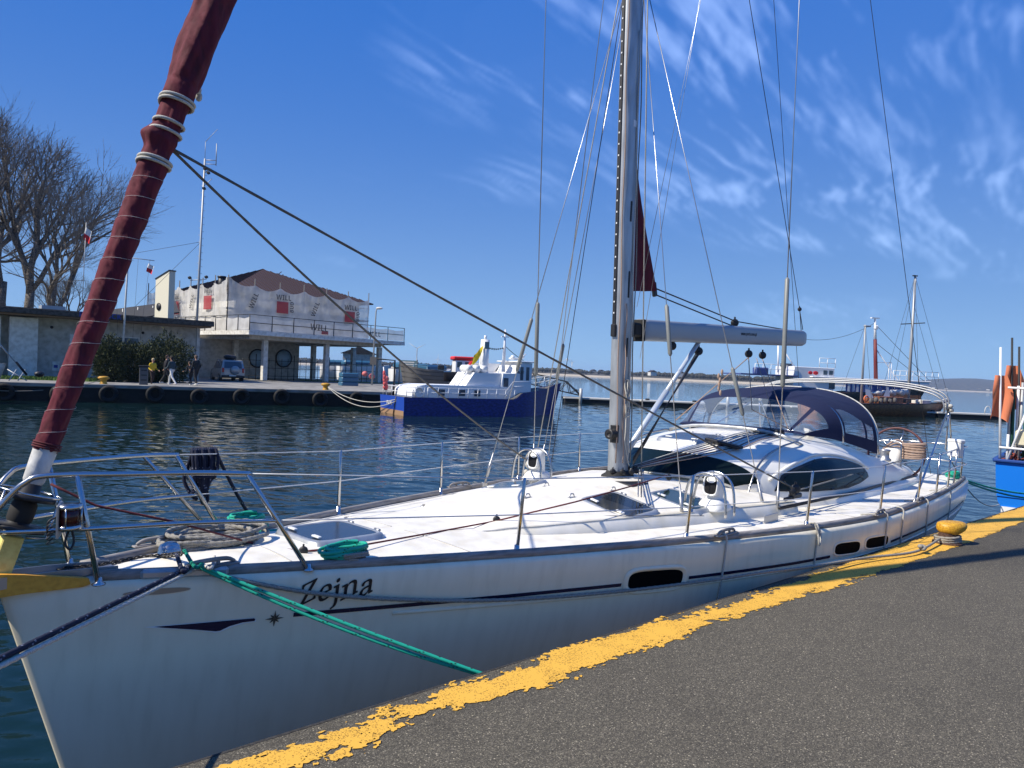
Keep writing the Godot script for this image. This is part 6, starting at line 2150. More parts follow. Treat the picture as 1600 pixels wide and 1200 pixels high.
func low_building():
	# its own axes: x along the front (0 at the right-hand roof corner), z out towards the quay
	var t := thing("low_building", "long low grey building with a dark overhanging flat roof at the left", "building", Vector3(-21.986, 1.0, -54.000), 0.7142)
	var s := MB.new()
	s.box(Vector3(-12.6, 1.95, -7.0), Vector3(24.0, 3.9, 10.0))
	obj("wall", s, "render_beige", t)
	s = MB.new()
	s.box(Vector3(-13.0, 4.18, -6.2), Vector3(26.0, 0.36, 12.4), Basis.IDENTITY, 0.02)
	obj("fascia", s, "fascia", t)
	s = MB.new()
	s.box(Vector3(-13.0, 3.945, -6.2), Vector3(25.7, 0.09, 12.1))
	obj("soffit", s, "soffit", t)
	s = MB.new()
	s.box(Vector3(-13.0, 4.375, -6.2), Vector3(25.9, 0.03, 12.3))
	obj("roof", s, "roof_dark", t)
	for x in [-11.0, -13.0, -15.0]:
		s = MB.new()
		s.box(Vector3(x - 0.55, 1.9, -1.55), Vector3(1.55, 3.8, 0.8), Basis.IDENTITY, 0.01)
		obj("pilaster", s, "render_white", t)
	s = MB.new(); s.box(Vector3(-0.75, 1.95, -1.2), Vector3(0.22, 3.9, 0.22))
	obj("post", s, "render_beige", t)
	words("PORT PUCK", "Droid Sans", 0.34, Vector3(-7.45, 4.21, 0.012), 0.0, "sign_blue", t)
	for w in [[-5.3, 2.55, 1.5, 0.7], [-3.2, 2.3, 1.1, 1.2]]:
		s = MB.new(); s.box(Vector3(w[0], w[1], -1.99), Vector3(w[2], w[3], 0.06))
		var wn := obj("window", s, "far_window", t)
		s = MB.new()
		for sg in [-1, 1]:
			s.box(Vector3(w[0] + sg * w[2] / 2, w[1], -1.97), Vector3(0.07, w[3] + 0.07, 0.08))
			s.box(Vector3(w[0], w[1] + sg * w[3] / 2, -1.965), Vector3(w[2], 0.07, 0.08))
		obj("window_frame", s, "render_white", wn)
	s = MB.new(); s.box(Vector3(-9.6, 0.72, -1.97), Vector3(0.42, 0.62, 0.05))
	obj("notice", s, "render_white", t)
	s = MB.new(); s.box(Vector3(-9.6, 0.70, -1.94), Vector3(0.22, 0.2, 0.012))
	obj("notice_print", s, "sign_blue", t)
	for x in [-9.9, -4.3]:
		s = MB.new(); s.ball(Vector3(x, 3.3, -1.95), Vector3(0.1, 0.1, 0.08), 8)
		obj("wall_lamp", s, "black", t)
	s = MB.new()
	s.box(Vector3(-9.6, 4.6, -4.0), Vector3(1.4, 0.4, 1.2))
	obj("roof_box", s, "pole_grey", t)
	# dark solar panels tilted on the roof, and the tall cream parapet behind
	var so := thing("solar_panels", "dark tilted panel roof between the flagpole and the cream wall", "panels", Vector3(-30.705, 6.122, -60.000), 0.45)
	s = MB.new(); s.box(Vector3(0.2, 0.1, 0), Vector3(5.6, 0.10, 3.2), Basis(Vector3(0, 0, 1), 0.22) * Basis(Vector3(1, 0, 0), 0.35))
	obj("panel", s, "roof_dark", so)
	s = MB.new()
	for k in 5: s.tube([Vector3(-2.2 + 1.1 * k, -1.2, -0.5), Vector3(-2.2 + 1.1 * k, 0.1 + 0.2 * k, -0.5)], 0.04, 5)
	obj("panel_legs", s, "pole_grey", so)
	var pw := thing("parapet_wall", "tall cream wall slab with a slanting top beside the scaffolding", "wall", Vector3(-28.064, 6.267, -58.500), -0.6)
	s = MB.new()
	s.prism(PackedVector2Array([Vector2(-0.95, -3.0), Vector2(0.95, -3.0), Vector2(0.95, 3.15), Vector2(-0.95, 2.55)]), 0.5, Transform3D(Basis.IDENTITY, Vector3(0, 0, -0.5)))
	obj("slab", s, "cream", pw)
	s = MB.new()
	s.bar(Vector3(-1.0, 2.58, -0.25), Vector3(1.0, 3.20, -0.25), 0.6, 0.08)
	obj("flashing", s, "black", pw)
	s = MB.new(); s.lathe([Vector2(0.3, 0), Vector2(0.3, 0.06), Vector2(0.0, 0.07)], Vector3(-0.35, 0.35, 0.0), Basis(Vector3(1, 0, 0), PI / 2), 16)
	obj("round_vent", s, "black", pw)

func scaffolded_building():
	var t := thing("harbour_building", "two storey harbour building with a brown hipped roof, balcony and columns", "building", Vector3(-21.592, 1.0, -60.000), 0.8335)
	var s := MB.new()
	# upper storey and roof
	s.box(Vector3(8.3, 6.0, -12.3), Vector3(13.2, 3.8, 13.0))
	obj("upper_wall", s, "render_white", t)
	s = MB.new()
	var c := [Vector3(0.9, 7.95, -4.9), Vector3(16.0, 7.95, -4.9), Vector3(16.0, 7.95, -19.6), Vector3(0.9, 7.95, -19.6)]
	var ap := Vector3(7.4, 10.75, -11.6)
	for k in 4:
		s.slab([PackedVector3Array([c[k], c[(k + 1) % 4]]), PackedVector3Array([ap, ap])], Vector3(0, -0.12, 0))
	var rf := obj("roof", s, "roof_brown", t)
	# standing seams
	for k in 4:
		var a: Vector3 = c[k]; var b: Vector3 = c[(k + 1) % 4]
		s = MB.new()
		for i in range(1, 30):
			var f := i / 30.0
			var foot := a.lerp(b, f)
			var topf := minf(f / (0.43 if k % 2 == 0 else 0.5), (1.0 - f) / (0.57 if k % 2 == 0 else 0.5))
			var in_dir := ap - a.lerp(b, 0.43 if k == 0 else (0.57 if k == 2 else 0.5))
			s.bar(foot + Vector3(0, 0.03, 0), foot + in_dir * minf(1.0, topf) + Vector3(0, 0.03, 0), 0.05, 0.06)
		var sm := obj("roof_seams", s, "roof_brown", rf); sm.set_meta("kind", "stuff")
	s = MB.new(); s.tube([Vector3(2.2, 7.8, -9.5), Vector3(2.2, 9.15, -9.5)], 0.34, 14); s.tube([Vector3(2.2, 9.15, -9.5), Vector3(2.2, 9.3, -9.5)], 0.40, 14)
	obj("chimney", s, "black", rf)
	# windows of the upper storey behind the netting
	for x in [3.2, 6.6, 10.0, 13.2]:
		s = MB.new(); s.box(Vector3(x, 6.0, -5.79), Vector3(1.6, 1.5, 0.06))
		obj("window", s, "far_window", t)
	# balcony slab, its edge, railing with cloth panels
	s = MB.new()
	s.box(Vector3(8.15, 3.93, -10.2), Vector3(16.3, 0.36, 20.4), Basis.IDENTITY, 0.02)
	obj("balcony_slab", s, "render_white", t)
	s = MB.new(); s.box(Vector3(7.4, 3.60, -10.5), Vector3(13.6, 0.32, 19.0))
	obj("slab_beam", s, "render_beige", t)
	for i in 9:
		var x := 0.06 + 2.02 * i
		s = MB.new(); s.tube([Vector3(x, 4.11, -0.06), Vector3(x, 5.41, -0.06)], 0.035, 6)
		obj("rail_post", s, "bars", t)
		if i < 8:
			var rows := []
			var rr := RandomNumberGenerator.new(); rr.seed = 300 + i
			for a in 9:
				var row := PackedVector3Array()
				for b in 6:
					row.append(Vector3(x + 0.05 + 1.92 * a / 8.0, lerpf(4.16, 5.22 - 0.10 * sin(PI * a / 8.0), b / 5.0), -0.10 - 0.05 * rr.randf()))
				rows.append(row)
			s = MB.new(); s.sheet(rows)
			obj("cloth_panel", s, "net_cloth", t)
	for y in [5.41, 4.75]:
		s = MB.new(); s.tube([Vector3(0.06, y, -0.06), Vector3(16.22, y, -0.06)], 0.03, 6)
		obj("hand_rail", s, "bars", t)
	s = MB.new(); s.tube([Vector3(0.06, 5.41, -0.06), Vector3(0.06, 5.41, -20.0)], 0.03, 6)
	obj("hand_rail", s, "bars", t)
	for i in 10:
		var z := -2.0 - 2.0 * i
		s = MB.new(); s.tube([Vector3(0.06, 4.11, z), Vector3(0.06, 5.41, z)], 0.035, 6)
		obj("rail_post", s, "bars", t)
		s = MB.new(); s.sheet([PackedVector3Array([Vector3(0.09, 4.16, z + 1.9), Vector3(0.09, 5.2, z + 1.9)]), PackedVector3Array([Vector3(0.14, 4.16, z + 0.9), Vector3(0.13, 5.1, z + 0.9)]), PackedVector3Array([Vector3(0.09, 4.16, z + 0.05), Vector3(0.09, 5.2, z + 0.05)])])
		obj("cloth_panel", s, "net_cloth", t)
	# print on the railing cloth
	words("WILL", "Droid Sans", 0.55, Vector3(6.6, 4.78, -0.02), 0.0, "print_dark", t, "cloth_print", 0.004, -0.05)
	words("WILL", "Droid Sans", 0.45, Vector3(12.6, 4.62, -0.02), 0.0, "print_dark", t, "cloth_print", 0.004)
	s = MB.new(); s.box(Vector3(7.2, 4.38, -0.03), Vector3(0.7, 0.3, 0.006)); obj("cloth_print", s, "print_red", t)
	# columns and the lower storey set back
	for q in [[2.4, -1.7], [8.6, -1.8], [14.6, -1.8], [16.0, -8.0], [3.0, -8.0], [11.2, -8.0]]:
		s = MB.new(); s.box(Vector3(q[0], 1.72, q[1]), Vector3(0.42, 3.44, 0.42), Basis.IDENTITY, 0.02)
		obj("column", s, "render_white", t)
	s = MB.new(); s.box(Vector3(3.1, 1.72, -12.5), Vector3(13.6, 3.44, 8.0))
	obj("lower_wall", s, "render_beige", t)
	for p in [Vector3(8.206, 1.984, -8.500), Vector3(5.455, 1.869, -8.500)]:
		s = MB.new(); s.lathe([Vector2(0.0, 0.0), Vector2(0.80, 0.0), Vector2(0.80, 0.05), Vector2(0.0, 0.06)], p, Basis(Vector3(1, 0, 0), PI / 2), 24)
		var ph := obj("porthole", s, "porthole_blue", t)
		s = MB.new()
		var ring := []
		for k in 25: ring.append(p + Vector3(cos(TAU * k / 24.0) * 0.84, sin(TAU * k / 24.0) * 0.84, 0.04))
		s.tube(ring, 0.07, 6)
		obj("porthole_rim", s, "bars", ph)
	# fence of dark bars between the columns
	var fe := thing("bar_fence", "dark fence of upright bars under the balcony", "fence", Vector3(-21.592, 1.0, -60.000), 0.8335)
	for i in 26:
		var x := 0.6 + 0.62 * i
		s = MB.new(); s.tube([Vector3(x, 0.0, -3.2), Vector3(x, 2.25 if i % 3 == 0 else 1.9, -3.2)], 0.035 if i % 3 == 0 else 0.022, 5)
		obj("bar", s, "bars", fe)
	for y in [0.35, 1.05, 1.7]:
		s = MB.new(); s.tube([Vector3(0.5, y, -3.2), Vector3(16.3, y, -3.2)], 0.022, 5)
		obj("cross_bar", s, "bars", fe)
	scaffolding()

func scaffolding():
	var t := thing("scaffolding", "scaffolding round the upper storey hung with grey printed netting", "scaffolding", Vector3(-21.592, 1.0, -60.000), 0.8335)
	var s: MB
	var x0 := 0.25; var z0 := -4.3
	# standards and ledgers
	for i in 7:
		var x := x0 + 2.45 * i
		s = MB.new(); s.tube([Vector3(x, 4.11, z0), Vector3(x, 8.9 - 0.05 * (i % 3), z0)], 0.045, 6)
		obj("upright", s, "scaffold_steel", t)
	for i in 7:
		var z := z0 - 2.4 * (i + 1)
		s = MB.new(); s.tube([Vector3(x0, 4.11, z), Vector3(x0, 9.0 - 0.1 * (i % 2), z)], 0.045, 6)
		obj("upright", s, "scaffold_steel", t)
	for y in [5.0, 6.1, 7.3]:
		s = MB.new(); s.tube([Vector3(x0, y, z0), Vector3(x0 + 14.8, y, z0)], 0.04, 6)
		obj("ledger", s, "scaffold_steel", t)
		s = MB.new(); s.tube([Vector3(x0, y, z0), Vector3(x0, y, z0 - 17.0)], 0.04, 6)
		obj("ledger", s, "scaffold_steel", t)
	for y in [4.95, 6.05]:
		s = MB.new(); s.box(Vector3(x0 + 7.4, y, z0 - 0.55), Vector3(14.8, 0.05, 0.9))
		obj("deck_board", s, "grey_planks", t)
	# netting: panels that sag between ties
	var n := noise(FastNoiseLite.TYPE_SIMPLEX_SMOOTH, 1.0, 3, 140)
	var panel := func(a: Vector3, b: Vector3, out: Vector3, top_a: float, top_b: float, lift: float):
		var rows := []
		for i in 13:
			var f := i / 12.0
			var row := PackedVector3Array()
			var p := a.lerp(b, f)
			var top: float = lerpf(top_a, top_b, f) - 0.38 * sin(PI * f)
			for j in 11:
				var g := j / 10.0
				var w := 0.10 * n.get_noise_2d((p.x + p.z) * 0.9, g * 2.0) + 0.05 * sin(f * 26.0) * g
				row.append(Vector3(p.x, lerpf(4.25 + lift, top, g), p.z) + out * (0.10 + w))
			rows.append(row)
		var m := MB.new(); m.sheet(rows)
		obj("net_panel", m, "net_cloth", t)
	for i in 6:
		var a := Vector3(x0 + 2.45 * i, 0, z0); var b := Vector3(x0 + 2.45 * (i + 1), 0, z0)
		panel.call(a, b, Vector3(0, 0, 1), 8.75 if i == 0 else 8.25, 8.25, 0.0)
	for i in 7:
		var a := Vector3(x0, 0, z0 - 2.4 * i); var b := Vector3(x0, 0, z0 - 2.4 * (i + 1))
		panel.call(a, b, Vector3(-1, 0, 0), 8.75 if i == 0 else 8.3 - 0.15 * (i % 2), 8.3, 0.3)
	# the print: red squares with dark words upright and on their side
	for q in [[5.3, 6.55, 1], [12.6, 6.3, 1], [3.4, 6.9, 0], [9.6, 6.7, 0]]:
		if q[2] == 1:
			s = MB.new(); s.box(Vector3(q[0], q[1], z0 + 0.26), Vector3(1.15, 1.05, 0.012)); obj("net_print", s, "print_red", t)
			words("WILL", "Droid Sans", 0.46, Vector3(q[0] + 0.1, q[1] + 0.9, z0 + 0.26), 0.0, "print_dark", t, "net_print", 0.01)
			words("BUD", "Droid Sans", 0.36, Vector3(q[0] + 0.95, q[1] + 0.1, z0 + 0.26), 0.0, "print_dark", t, "net_print", 0.01, PI / 2)
		else:
			words("WILL", "Droid Sans", 0.44, Vector3(q[0] - 0.9, q[1], z0 + 0.26), 0.0, "print_dark", t, "net_print", 0.01, PI / 2.6)
	for q in [[-3.2, 6.6, 1], [-9.8, 6.3, 1], [-6.4, 6.8, 0]]:
		if q[2] == 1:
			s = MB.new(); s.box(Vector3(x0 - 0.26, q[1], z0 + q[0]), Vector3(0.012, 1.2, 1.5)); obj("net_print", s, "print_red", t)
			words("WILL", "Droid Sans", 0.46, Vector3(x0 - 0.26, q[1] + 1.05, z0 + q[0]), -PI / 2, "print_dark", t, "net_print", 0.01)
		else: words("WILL", "Droid Sans", 0.42, Vector3(x0 - 0.26, q[1], z0 + q[0]), -PI / 2, "print_dark", t, "net_print", 0.01, PI / 2.6)

func poles_and_signs():
	var s: MB
	# lattice-like antenna mast with steps
	var a := thing("antenna_mast", "tall thin grey antenna mast with steps beside the scaffolding", "mast", Vector3(-24.637, 1.036, -57.000))
	s = MB.new(); s.tube([Vector3.ZERO, Vector3(0.25, 17.0, 0)], [0.11, 0.07], 8)
	obj("pole", s, "pole_grey", a)
	for k in 34:
		var y := 6.8 + 0.27 * k
		s = MB.new(); s.tube([Vector3(0.015 * y - (0.22 if k % 2 == 0 else 0.0), y, 0), Vector3(0.015 * y + (0.0 if k % 2 == 0 else 0.22), y, 0)], 0.016, 4)
		obj("step", s, "pole_grey", a)
	for q in [[Vector3(0.25, 17.0, 0), Vector3(0.25, 18.3, 0), 0.02], [Vector3(0.25, 18.3, 0), Vector3(1.15, 19.3, 0), 0.018], [Vector3(0.25, 16.9, 0), Vector3(1.15, 16.9, 0), 0.03], [Vector3(0.25, 16.6, 0), Vector3(1.15, 16.6, 0), 0.025], [Vector3(1.12, 16.5, 0), Vector3(1.12, 18.2, 0), 0.035], [Vector3(0.25, 15.9, 0), Vector3(0.75, 16.3, 0), 0.03], [Vector3(0.25, 14.9, 0), Vector3(0.85, 15.5, 0), 0.025], [Vector3(-0.55, 7.6, 0), Vector3(0.7, 7.75, 0), 0.03]]:
		s = MB.new(); s.tube([q[0], q[1]], q[2], 6)
		obj("aerial", s, "pole_grey", a)
	for q in [Vector3(0.32, 16.2, 0.1), Vector3(0.6, 15.9, 0.1), Vector3(0.3, 14.7, 0.1), Vector3(-0.6, 7.8, 0.0), Vector3(0.72, 7.9, 0.1)]:
		s = MB.new(); s.box(q, Vector3(0.22, 0.2, 0.25), Basis(Vector3(0, 0, 1), 0.4), 0.04)
		obj("instrument", s, "bars", a)
	for e in [Vector3(-32.422, 10.679, -60.000), Vector3(-28.822, 6.418, -56.000)]:
		rod("guy_wire", Vector3(0.18, 10.6, 0), e - a.position, 0.014, "dark_line", a, 4)
	# flagpole with yard
	var f := thing("flagpole", "white flagpole with a yardarm and small red and white flag", "flagpole", Vector3(-26.567, 1.024, -50.000))
	s = MB.new(); s.tube([Vector3.ZERO, Vector3(0.30, 11.2, 0)], [0.075, 0.045], 10)
	obj("pole", s, "render_white", f)
	s = MB.new(); s.tube([Vector3(-0.9, 8.35, 0), Vector3(2.0, 8.1, 0)], 0.03, 6)
	obj("yard", s, "pole_grey", f)
	for x in [-0.7, 0.9, 1.7]: rod("flag_line", Vector3(x, 8.2, 0), Vector3(0.5 * x + 0.3, 1.0, 0.2), 0.009, "dark_line", f, 4)
	flag(f, Vector3(1.6, 7.9, 0.0), 0.5, 0.55)
	# flag in front of the tree
	var g := thing("flag", "white and red flag hanging before the bare trees", "flag", Vector3(-30.564, 6.259, -52.000))
	s = MB.new(); s.tube([Vector3(0.02, -0.4, 0), Vector3(0.12, 5.6, 0)], 0.025, 6)
	obj("pole", s, "pole_grey", g)
	flag(g, Vector3(0.10, 5.3, 0.0), 0.55, 0.9)
	# lamp post at the balcony's end
	var l := thing("street_lamp", "grey street lamp with a rounded head at the balcony's right end", "street lamp", Vector3(-10.844, 1.125, -57.000))
	s = MB.new(); s.tube([Vector3.ZERO, Vector3(0.1, 5.7, 0), Vector3(0.14, 5.9, 0), Vector3(0.35, 5.98, 0)], [0.07, 0.05, 0.045, 0.04], 8)
	obj("pole", s, "pole_grey", l)
	s = MB.new(); s.ball(Vector3(0.35, 5.98, 0), Vector3(0.26, 0.10, 0.16), 12)
	obj("lamp_head", s, "render_white", l)
	s = MB.new(); s.box(Vector3(0.05, 1.9, 0.1), Vector3(0.5, 0.6, 0.06)); obj("sign_plate", s, "grey_planks", l)
	# notice boards
	var n := thing("notice_board", "white notice board on a post half behind the furled sail", "sign", Vector3(-29.048, 1.867, -49.000))
	s = MB.new(); s.box(Vector3(0, 1.55, 0), Vector3(0.95, 0.92, 0.05)); obj("board", s, "render_white", n)
	s = MB.new(); s.tube([Vector3(-0.25, -0.6, -0.04), Vector3(-0.25, 1.2, -0.04)], 0.04, 6); obj("post", s, "pole_grey", n)
	n = thing("information_board", "large framed harbour information board with white panels left of the grey boat", "sign", Vector3(-8.791, 1.443, -62.000))
	s = MB.new(); s.box(Vector3(0, 1.25, 0), Vector3(1.45, 1.05, 0.05)); obj("board", s, "board_teal", n)
	for k in 4:
		s = MB.new(); s.box(Vector3(-0.05, 1.62 - 0.18 * k, 0.032), Vector3(1.1 - 0.1 * (k % 2), 0.09, 0.006)); obj("board_print", s, "render_white", n)
	for x in [-0.74, 0.74]:
		s = MB.new(); s.tube([Vector3(x, -0.5, 0), Vector3(x, 1.85, 0)], 0.045, 6); obj("post", s, "bars", n)

func flag(parent: Node, o: Vector3, w: float, h: float):
	for half in 2:
		var rows := []
		for i in 7:
			var row := PackedVector3Array()
			for j in 4:
				var u := i / 6.0; var v := (half + j / 3.0) * 0.5
				row.append(o + Vector3(w * u * 0.75 - 0.10 * v, -h * v - 0.35 * u * h, 0.08 * sin(u * 6.0 + v * 2.0)))
			rows.append(row)
		var s := MB.new(); s.sheet(rows)
		obj("flag_cloth", s, "flag_white" if half == 0 else "flag_red", parent)

func quay_things():
	var s: MB
	# yellow bollards on the far quay with lines
	var b := thing("bollard", "small yellow bollard on the far quay left of the people", "bollard", far_point(-4.5, 0.45))
	s = MB.new()
	s.lathe([Vector2(0.22, 0), Vector2(0.17, 0.05), Vector2(0.15, 0.22), Vector2(0.28, 0.30), Vector2(0.30, 0.36), Vector2(0.2, 0.42), Vector2(0.0, 0.44)], Vector3.ZERO, Basis.IDENTITY, 16)
	obj("body", s, "bollard_yellow", b)
	dup(b, far_point(7.75, 0.5), 0.4, "small yellow bollard on the far quay below the balcony, with the ship's lines")
	s = MB.new()
	for k in 2: s.tube(line(far_point(7.8, 0.4, 1.25), ship_point(Vector3(0.0, 0.75, -1.2)) + Vector3(0, 0.1 * k, 0), 24, 0.75 - 0.25 * k), 0.022, 6)
	tag(obj("mooring_line", s, "rope_white"), "pale mooring lines sagging from the far bollard to the blue ship's stern", "rope")
	s = MB.new(); s.tube(line(far_point(-4.6, 0.4, 1.2), far_point(-9.5, -0.3, 0.55), 12, 0.25), 0.022, 6); s.tube(line(far_point(-9.5, -0.3, 0.55), far_point(-15.0, -0.2, 0.9), 12, 0.3), 0.022, 6)
	tag(obj("mooring_line", s, "rope_grey"), "thin line hanging along the dark quay wall from the left bollard", "rope")
	# tyres hung on the wall
	var ty := thing("tyre_fender", "leftmost black tyre hung as a fender on the dark far quay wall", "tyre", far_point(-9.0, -0.16, 0.45), 0.4577, "tyre fenders on the far quay wall")
	s = MB.new()
	var ring := []
	for k in 21: ring.append(Vector3(cos(TAU * k / 20.0) * 0.36, sin(TAU * k / 20.0) * 0.36, 0))
	s.tube(ring, 0.13, 8)
	obj("tyre", s, "wet_tyre", ty)
	for k in 9: dup(ty, far_point(-6.5 + 2.3 * k, -0.16, 0.42 + 0.05 * (k % 3)), 0.4577, "%s black tyre fender from the left on the dark far quay wall" % ["second", "third", "fourth", "fifth", "sixth", "seventh", "eighth", "ninth", "tenth"][k], "tyre fenders on the far quay wall")
	# rubbish bin
	var bin := thing("litter_bin", "grey slatted litter bin on the quay beside the person in yellow", "litter bin", Vector3(-21.275, 0.916, -42.500), 0.4)
	s = MB.new(); s.box(Vector3(0, 0.56, 0), Vector3(0.44, 1.05, 0.40), Basis.IDENTITY, 0.02); obj("body", s, "scaffold_steel", bin)
	s = MB.new(); s.box(Vector3(0, 1.14, 0), Vector3(0.54, 0.10, 0.50), Basis.IDENTITY, 0.02); obj("lid", s, "bars", bin)
	for k in 3:
		s = MB.new(); s.box(Vector3(0.02, 0.35 + 0.28 * k, 0.205), Vector3(0.30, 0.06, 0.012)); obj("slot", s, "bars", bin)
	# blue wrapped stack
	var cr := thing("wrapped_stack", "blue plastic wrapped stack standing between the balcony columns", "stack", Vector3(-12.896, 0.919, -58.000), 0.5)
	for k in 3:
		s = MB.new(); s.box(Vector3(0.01 * k, 0.19 + 0.36 * k, 0), Vector3(1.35, 0.34, 1.0), Basis.IDENTITY, 0.06); obj("bale", s, "crate_blue", cr)
	# grey wooden boat propped ashore behind the ship
	var wb := thing("wooden_boat", "old grey wooden boat standing ashore behind the blue ship", "boat", Vector3(-5.449, 1.588, -58.000), 0.12)
	s = MB.new(); s.loft(hull_rings(3.4, 1.5, 0.9, 1.35, 0.45, 14), false, false, true, false); obj("hull", s, "grey_planks", wb)
	wb.rotation.y = PI + 0.15
	for k in 4:
		s = MB.new()
		var pts := []
		for i in 12:
			var u := i / 11.0
			var hp := hull_at(3.4, 1.5, 0.9, 1.35, 0.45, u, 0.12 + 0.22 * k)
			pts.append(Vector3(hp.x, hp.y, hp.z + 0.008)); 
		s.tube(pts, 0.014, 4)
		for i in pts.size(): pts[i].z = -pts[i].z
		s.tube(pts, 0.014, 4)
		obj("plank_seam", s, "black", wb).set_meta("kind", "stuff")
	s = MB.new(); s.box(Vector3(0.2, 1.15, 0), Vector3(0.5, 0.35, 0.5), Basis.IDENTITY, 0.05); obj("engine_box", s, "black", wb)
	s = MB.new(); s.box(Vector3(0.0, -0.05, 0), Vector3(2.6, 0.2, 0.9)); obj("cradle", s, "grey_planks", wb)
	# small boat with a red roofed cabin behind
	var rb := thing("cabin_boat", "small white cabin boat with a red roof ashore beside the ship's funnel", "boat", Vector3(-4.084, 1.879, -60.000), 0.3)
	s = MB.new(); s.box(Vector3(0, 1.0, 0), Vector3(1.5, 1.0, 1.2), Basis.IDENTITY, 0.05); obj("cabin", s, "white_paint", rb)
	s = MB.new(); s.box(Vector3(-0.05, 1.66, 0), Vector3(1.75, 0.3, 1.4), Basis.IDENTITY, 0.08); obj("roof", s, "flag_red", rb)
	s = MB.new(); s.loft(hull_rings(4.2, 1.6, 0.7, 1.1, 0.5, 12), false, false, true, false); var rh := obj("hull", s, "black_hull", rb); rh.position = Vector3(-1.6, -0.2, 0)
	for x in [-0.4, 0.25]:
		s = MB.new(); s.box(Vector3(x, 1.15, 0.602), Vector3(0.4, 0.45, 0.02)); obj("window", s, "far_window", rb)
	s = MB.new(); s.ball(Vector3(0.55, 1.15, 0.75), Vector3(0.28, 0.36, 0.2), 10); obj("red_float", s, "flag_red", rb)
	# floats and small craft seen between the columns
	for k in 3:
		s = MB.new(); s.ball([Vector3(-13.228, 1.890, -66.000), Vector3(-11.825, 1.746, -62.000), Vector3(-10.288, 1.615, -60.000)][k], Vector3(0.26, 0.24, 0.26), 10)
		tag(obj("float", s, "pink"), ["red float lying between the balcony columns", "small red float beside the street lamp's foot", "pink float heap near the blue ship's stern"][k], "float")
	var lb := thing("marina_boat", "white boat under a blue cover beyond the balcony columns", "boat", Vector3(-21.799, 1.529, -92.000), 0.5)
	s = MB.new(); s.loft(hull_rings(7.0, 2.4, 0.9, 1.3, 0.8, 14), false, false, true, false); obj("hull", s, "white_paint", lb)
	s = MB.new(); s.box(Vector3(2.6, 1.3, 0), Vector3(4.2, 0.8, 1.7), Basis.IDENTITY, 0.25); obj("cover", s, "crate_blue", lb)
	for k in 3: dup(lb, [Vector3(-24.825, 1.476, -95.000), Vector3(-14.413, 1.468, -88.000), Vector3(-10.608, 1.363, -84.000)][k], 0.3 + 0.4 * k, ["white boat with a blue cover beyond the left column of the balcony", "white covered boat just left of the information board", "white covered boat right of the information board"][k])
	var hu := thing("boat_shed", "grey boat shed with a low gable far behind the columns", "shed", Vector3(-25.118, 1.850, -120.000), 0.2)
	s = MB.new(); s.box(Vector3(0, 1.3, 0), Vector3(5, 2.6, 4)); obj("wall", s, "render_beige", hu)
	s = MB.new(); s.prism(PackedVector2Array([Vector2(-2.9, 2.6), Vector2(2.9, 2.6), Vector2(0, 3.8)]), 4.4, Transform3D(Basis.IDENTITY, Vector3(0, 0, -2.2))); obj("roof", s, "roof_dark", hu)
	# frame of blue tubes near the board
	var fr := thing("blue_frame", "blue tube frame between the information board and the grey boat", "frame", Vector3(-7.562, 1.365, -60.000), 0.2)
	for x in [-0.5, 0.6]:
		s = MB.new(); s.tube([Vector3(x, 0, 0), Vector3(x, 1.5, 0)], 0.05, 6); obj("post", s, "crate_blue", fr)
	for y in [1.5, 0.9]:
		s = MB.new(); s.tube([Vector3(-0.5, y, 0), Vector3(0.6, y, 0)], 0.045, 6); obj("bar", s, "crate_blue", fr)
	# dinghy and gear at the far left
	var di := thing("dinghy", "pale dinghy on a trailer frame at the far left quay", "dinghy", Vector3(-25.891, 1.112, -37.500), 0.9)
	s = MB.new(); s.loft(hull_rings(3.6, 1.4, 0.5, 0.62, 0.5, 12), false, false, true, false); var dh := obj("hull", s, "render_white", di); dh.position = Vector3(-3.5, 0.25, 0)
	rod("mast", Vector3(-1.2, 3.0, 0), Vector3(0.75, 0.55, 0.2), 0.035, "pole_grey", di)
	rod("rigging_screw", Vector3(0.45, 0.95, 0.2), Vector3(0.95, 0.30, 0.2), 0.06, "black", di)
	for q in [[0.1, 0.6], [0.5, 1.0], [0.9, 0.2]]: rod("trailer_bar", Vector3(q[0], 0.0, 0.4), Vector3(q[1], 0.55, -0.2), 0.025, "pole_grey", di, 6)
	s = MB.new(); s.ball(Vector3(1.6, 0.35, 0.0), Vector3(0.25, 0.16, 0.2), 10); obj("float", s, "black", di)
	s = MB.new()
	for k in 6: s.ball(Vector3(-26.438, 0.790, -39.500) + Vector3(0.21 * k, -0.07 * (k % 3), -0.08 * k), Vector3(0.22, 0.13, 0.2), 8, Basis(Vector3.UP, k * 0.7))
	tag(obj("cloth_heap", s, "sail_white"), "white cloth heaped on the edge of the far quay at the left", "cloth")
	s = MB.new(); s.box(Vector3(-26.654, 0.284, -40.000), Vector3(0.42, 0.30, 0.06), Basis(Vector3.UP, 0.45))
	tag(obj("wall_sign", s, "render_white"), "small white plate on the dark quay wall below the cloth", "sign")

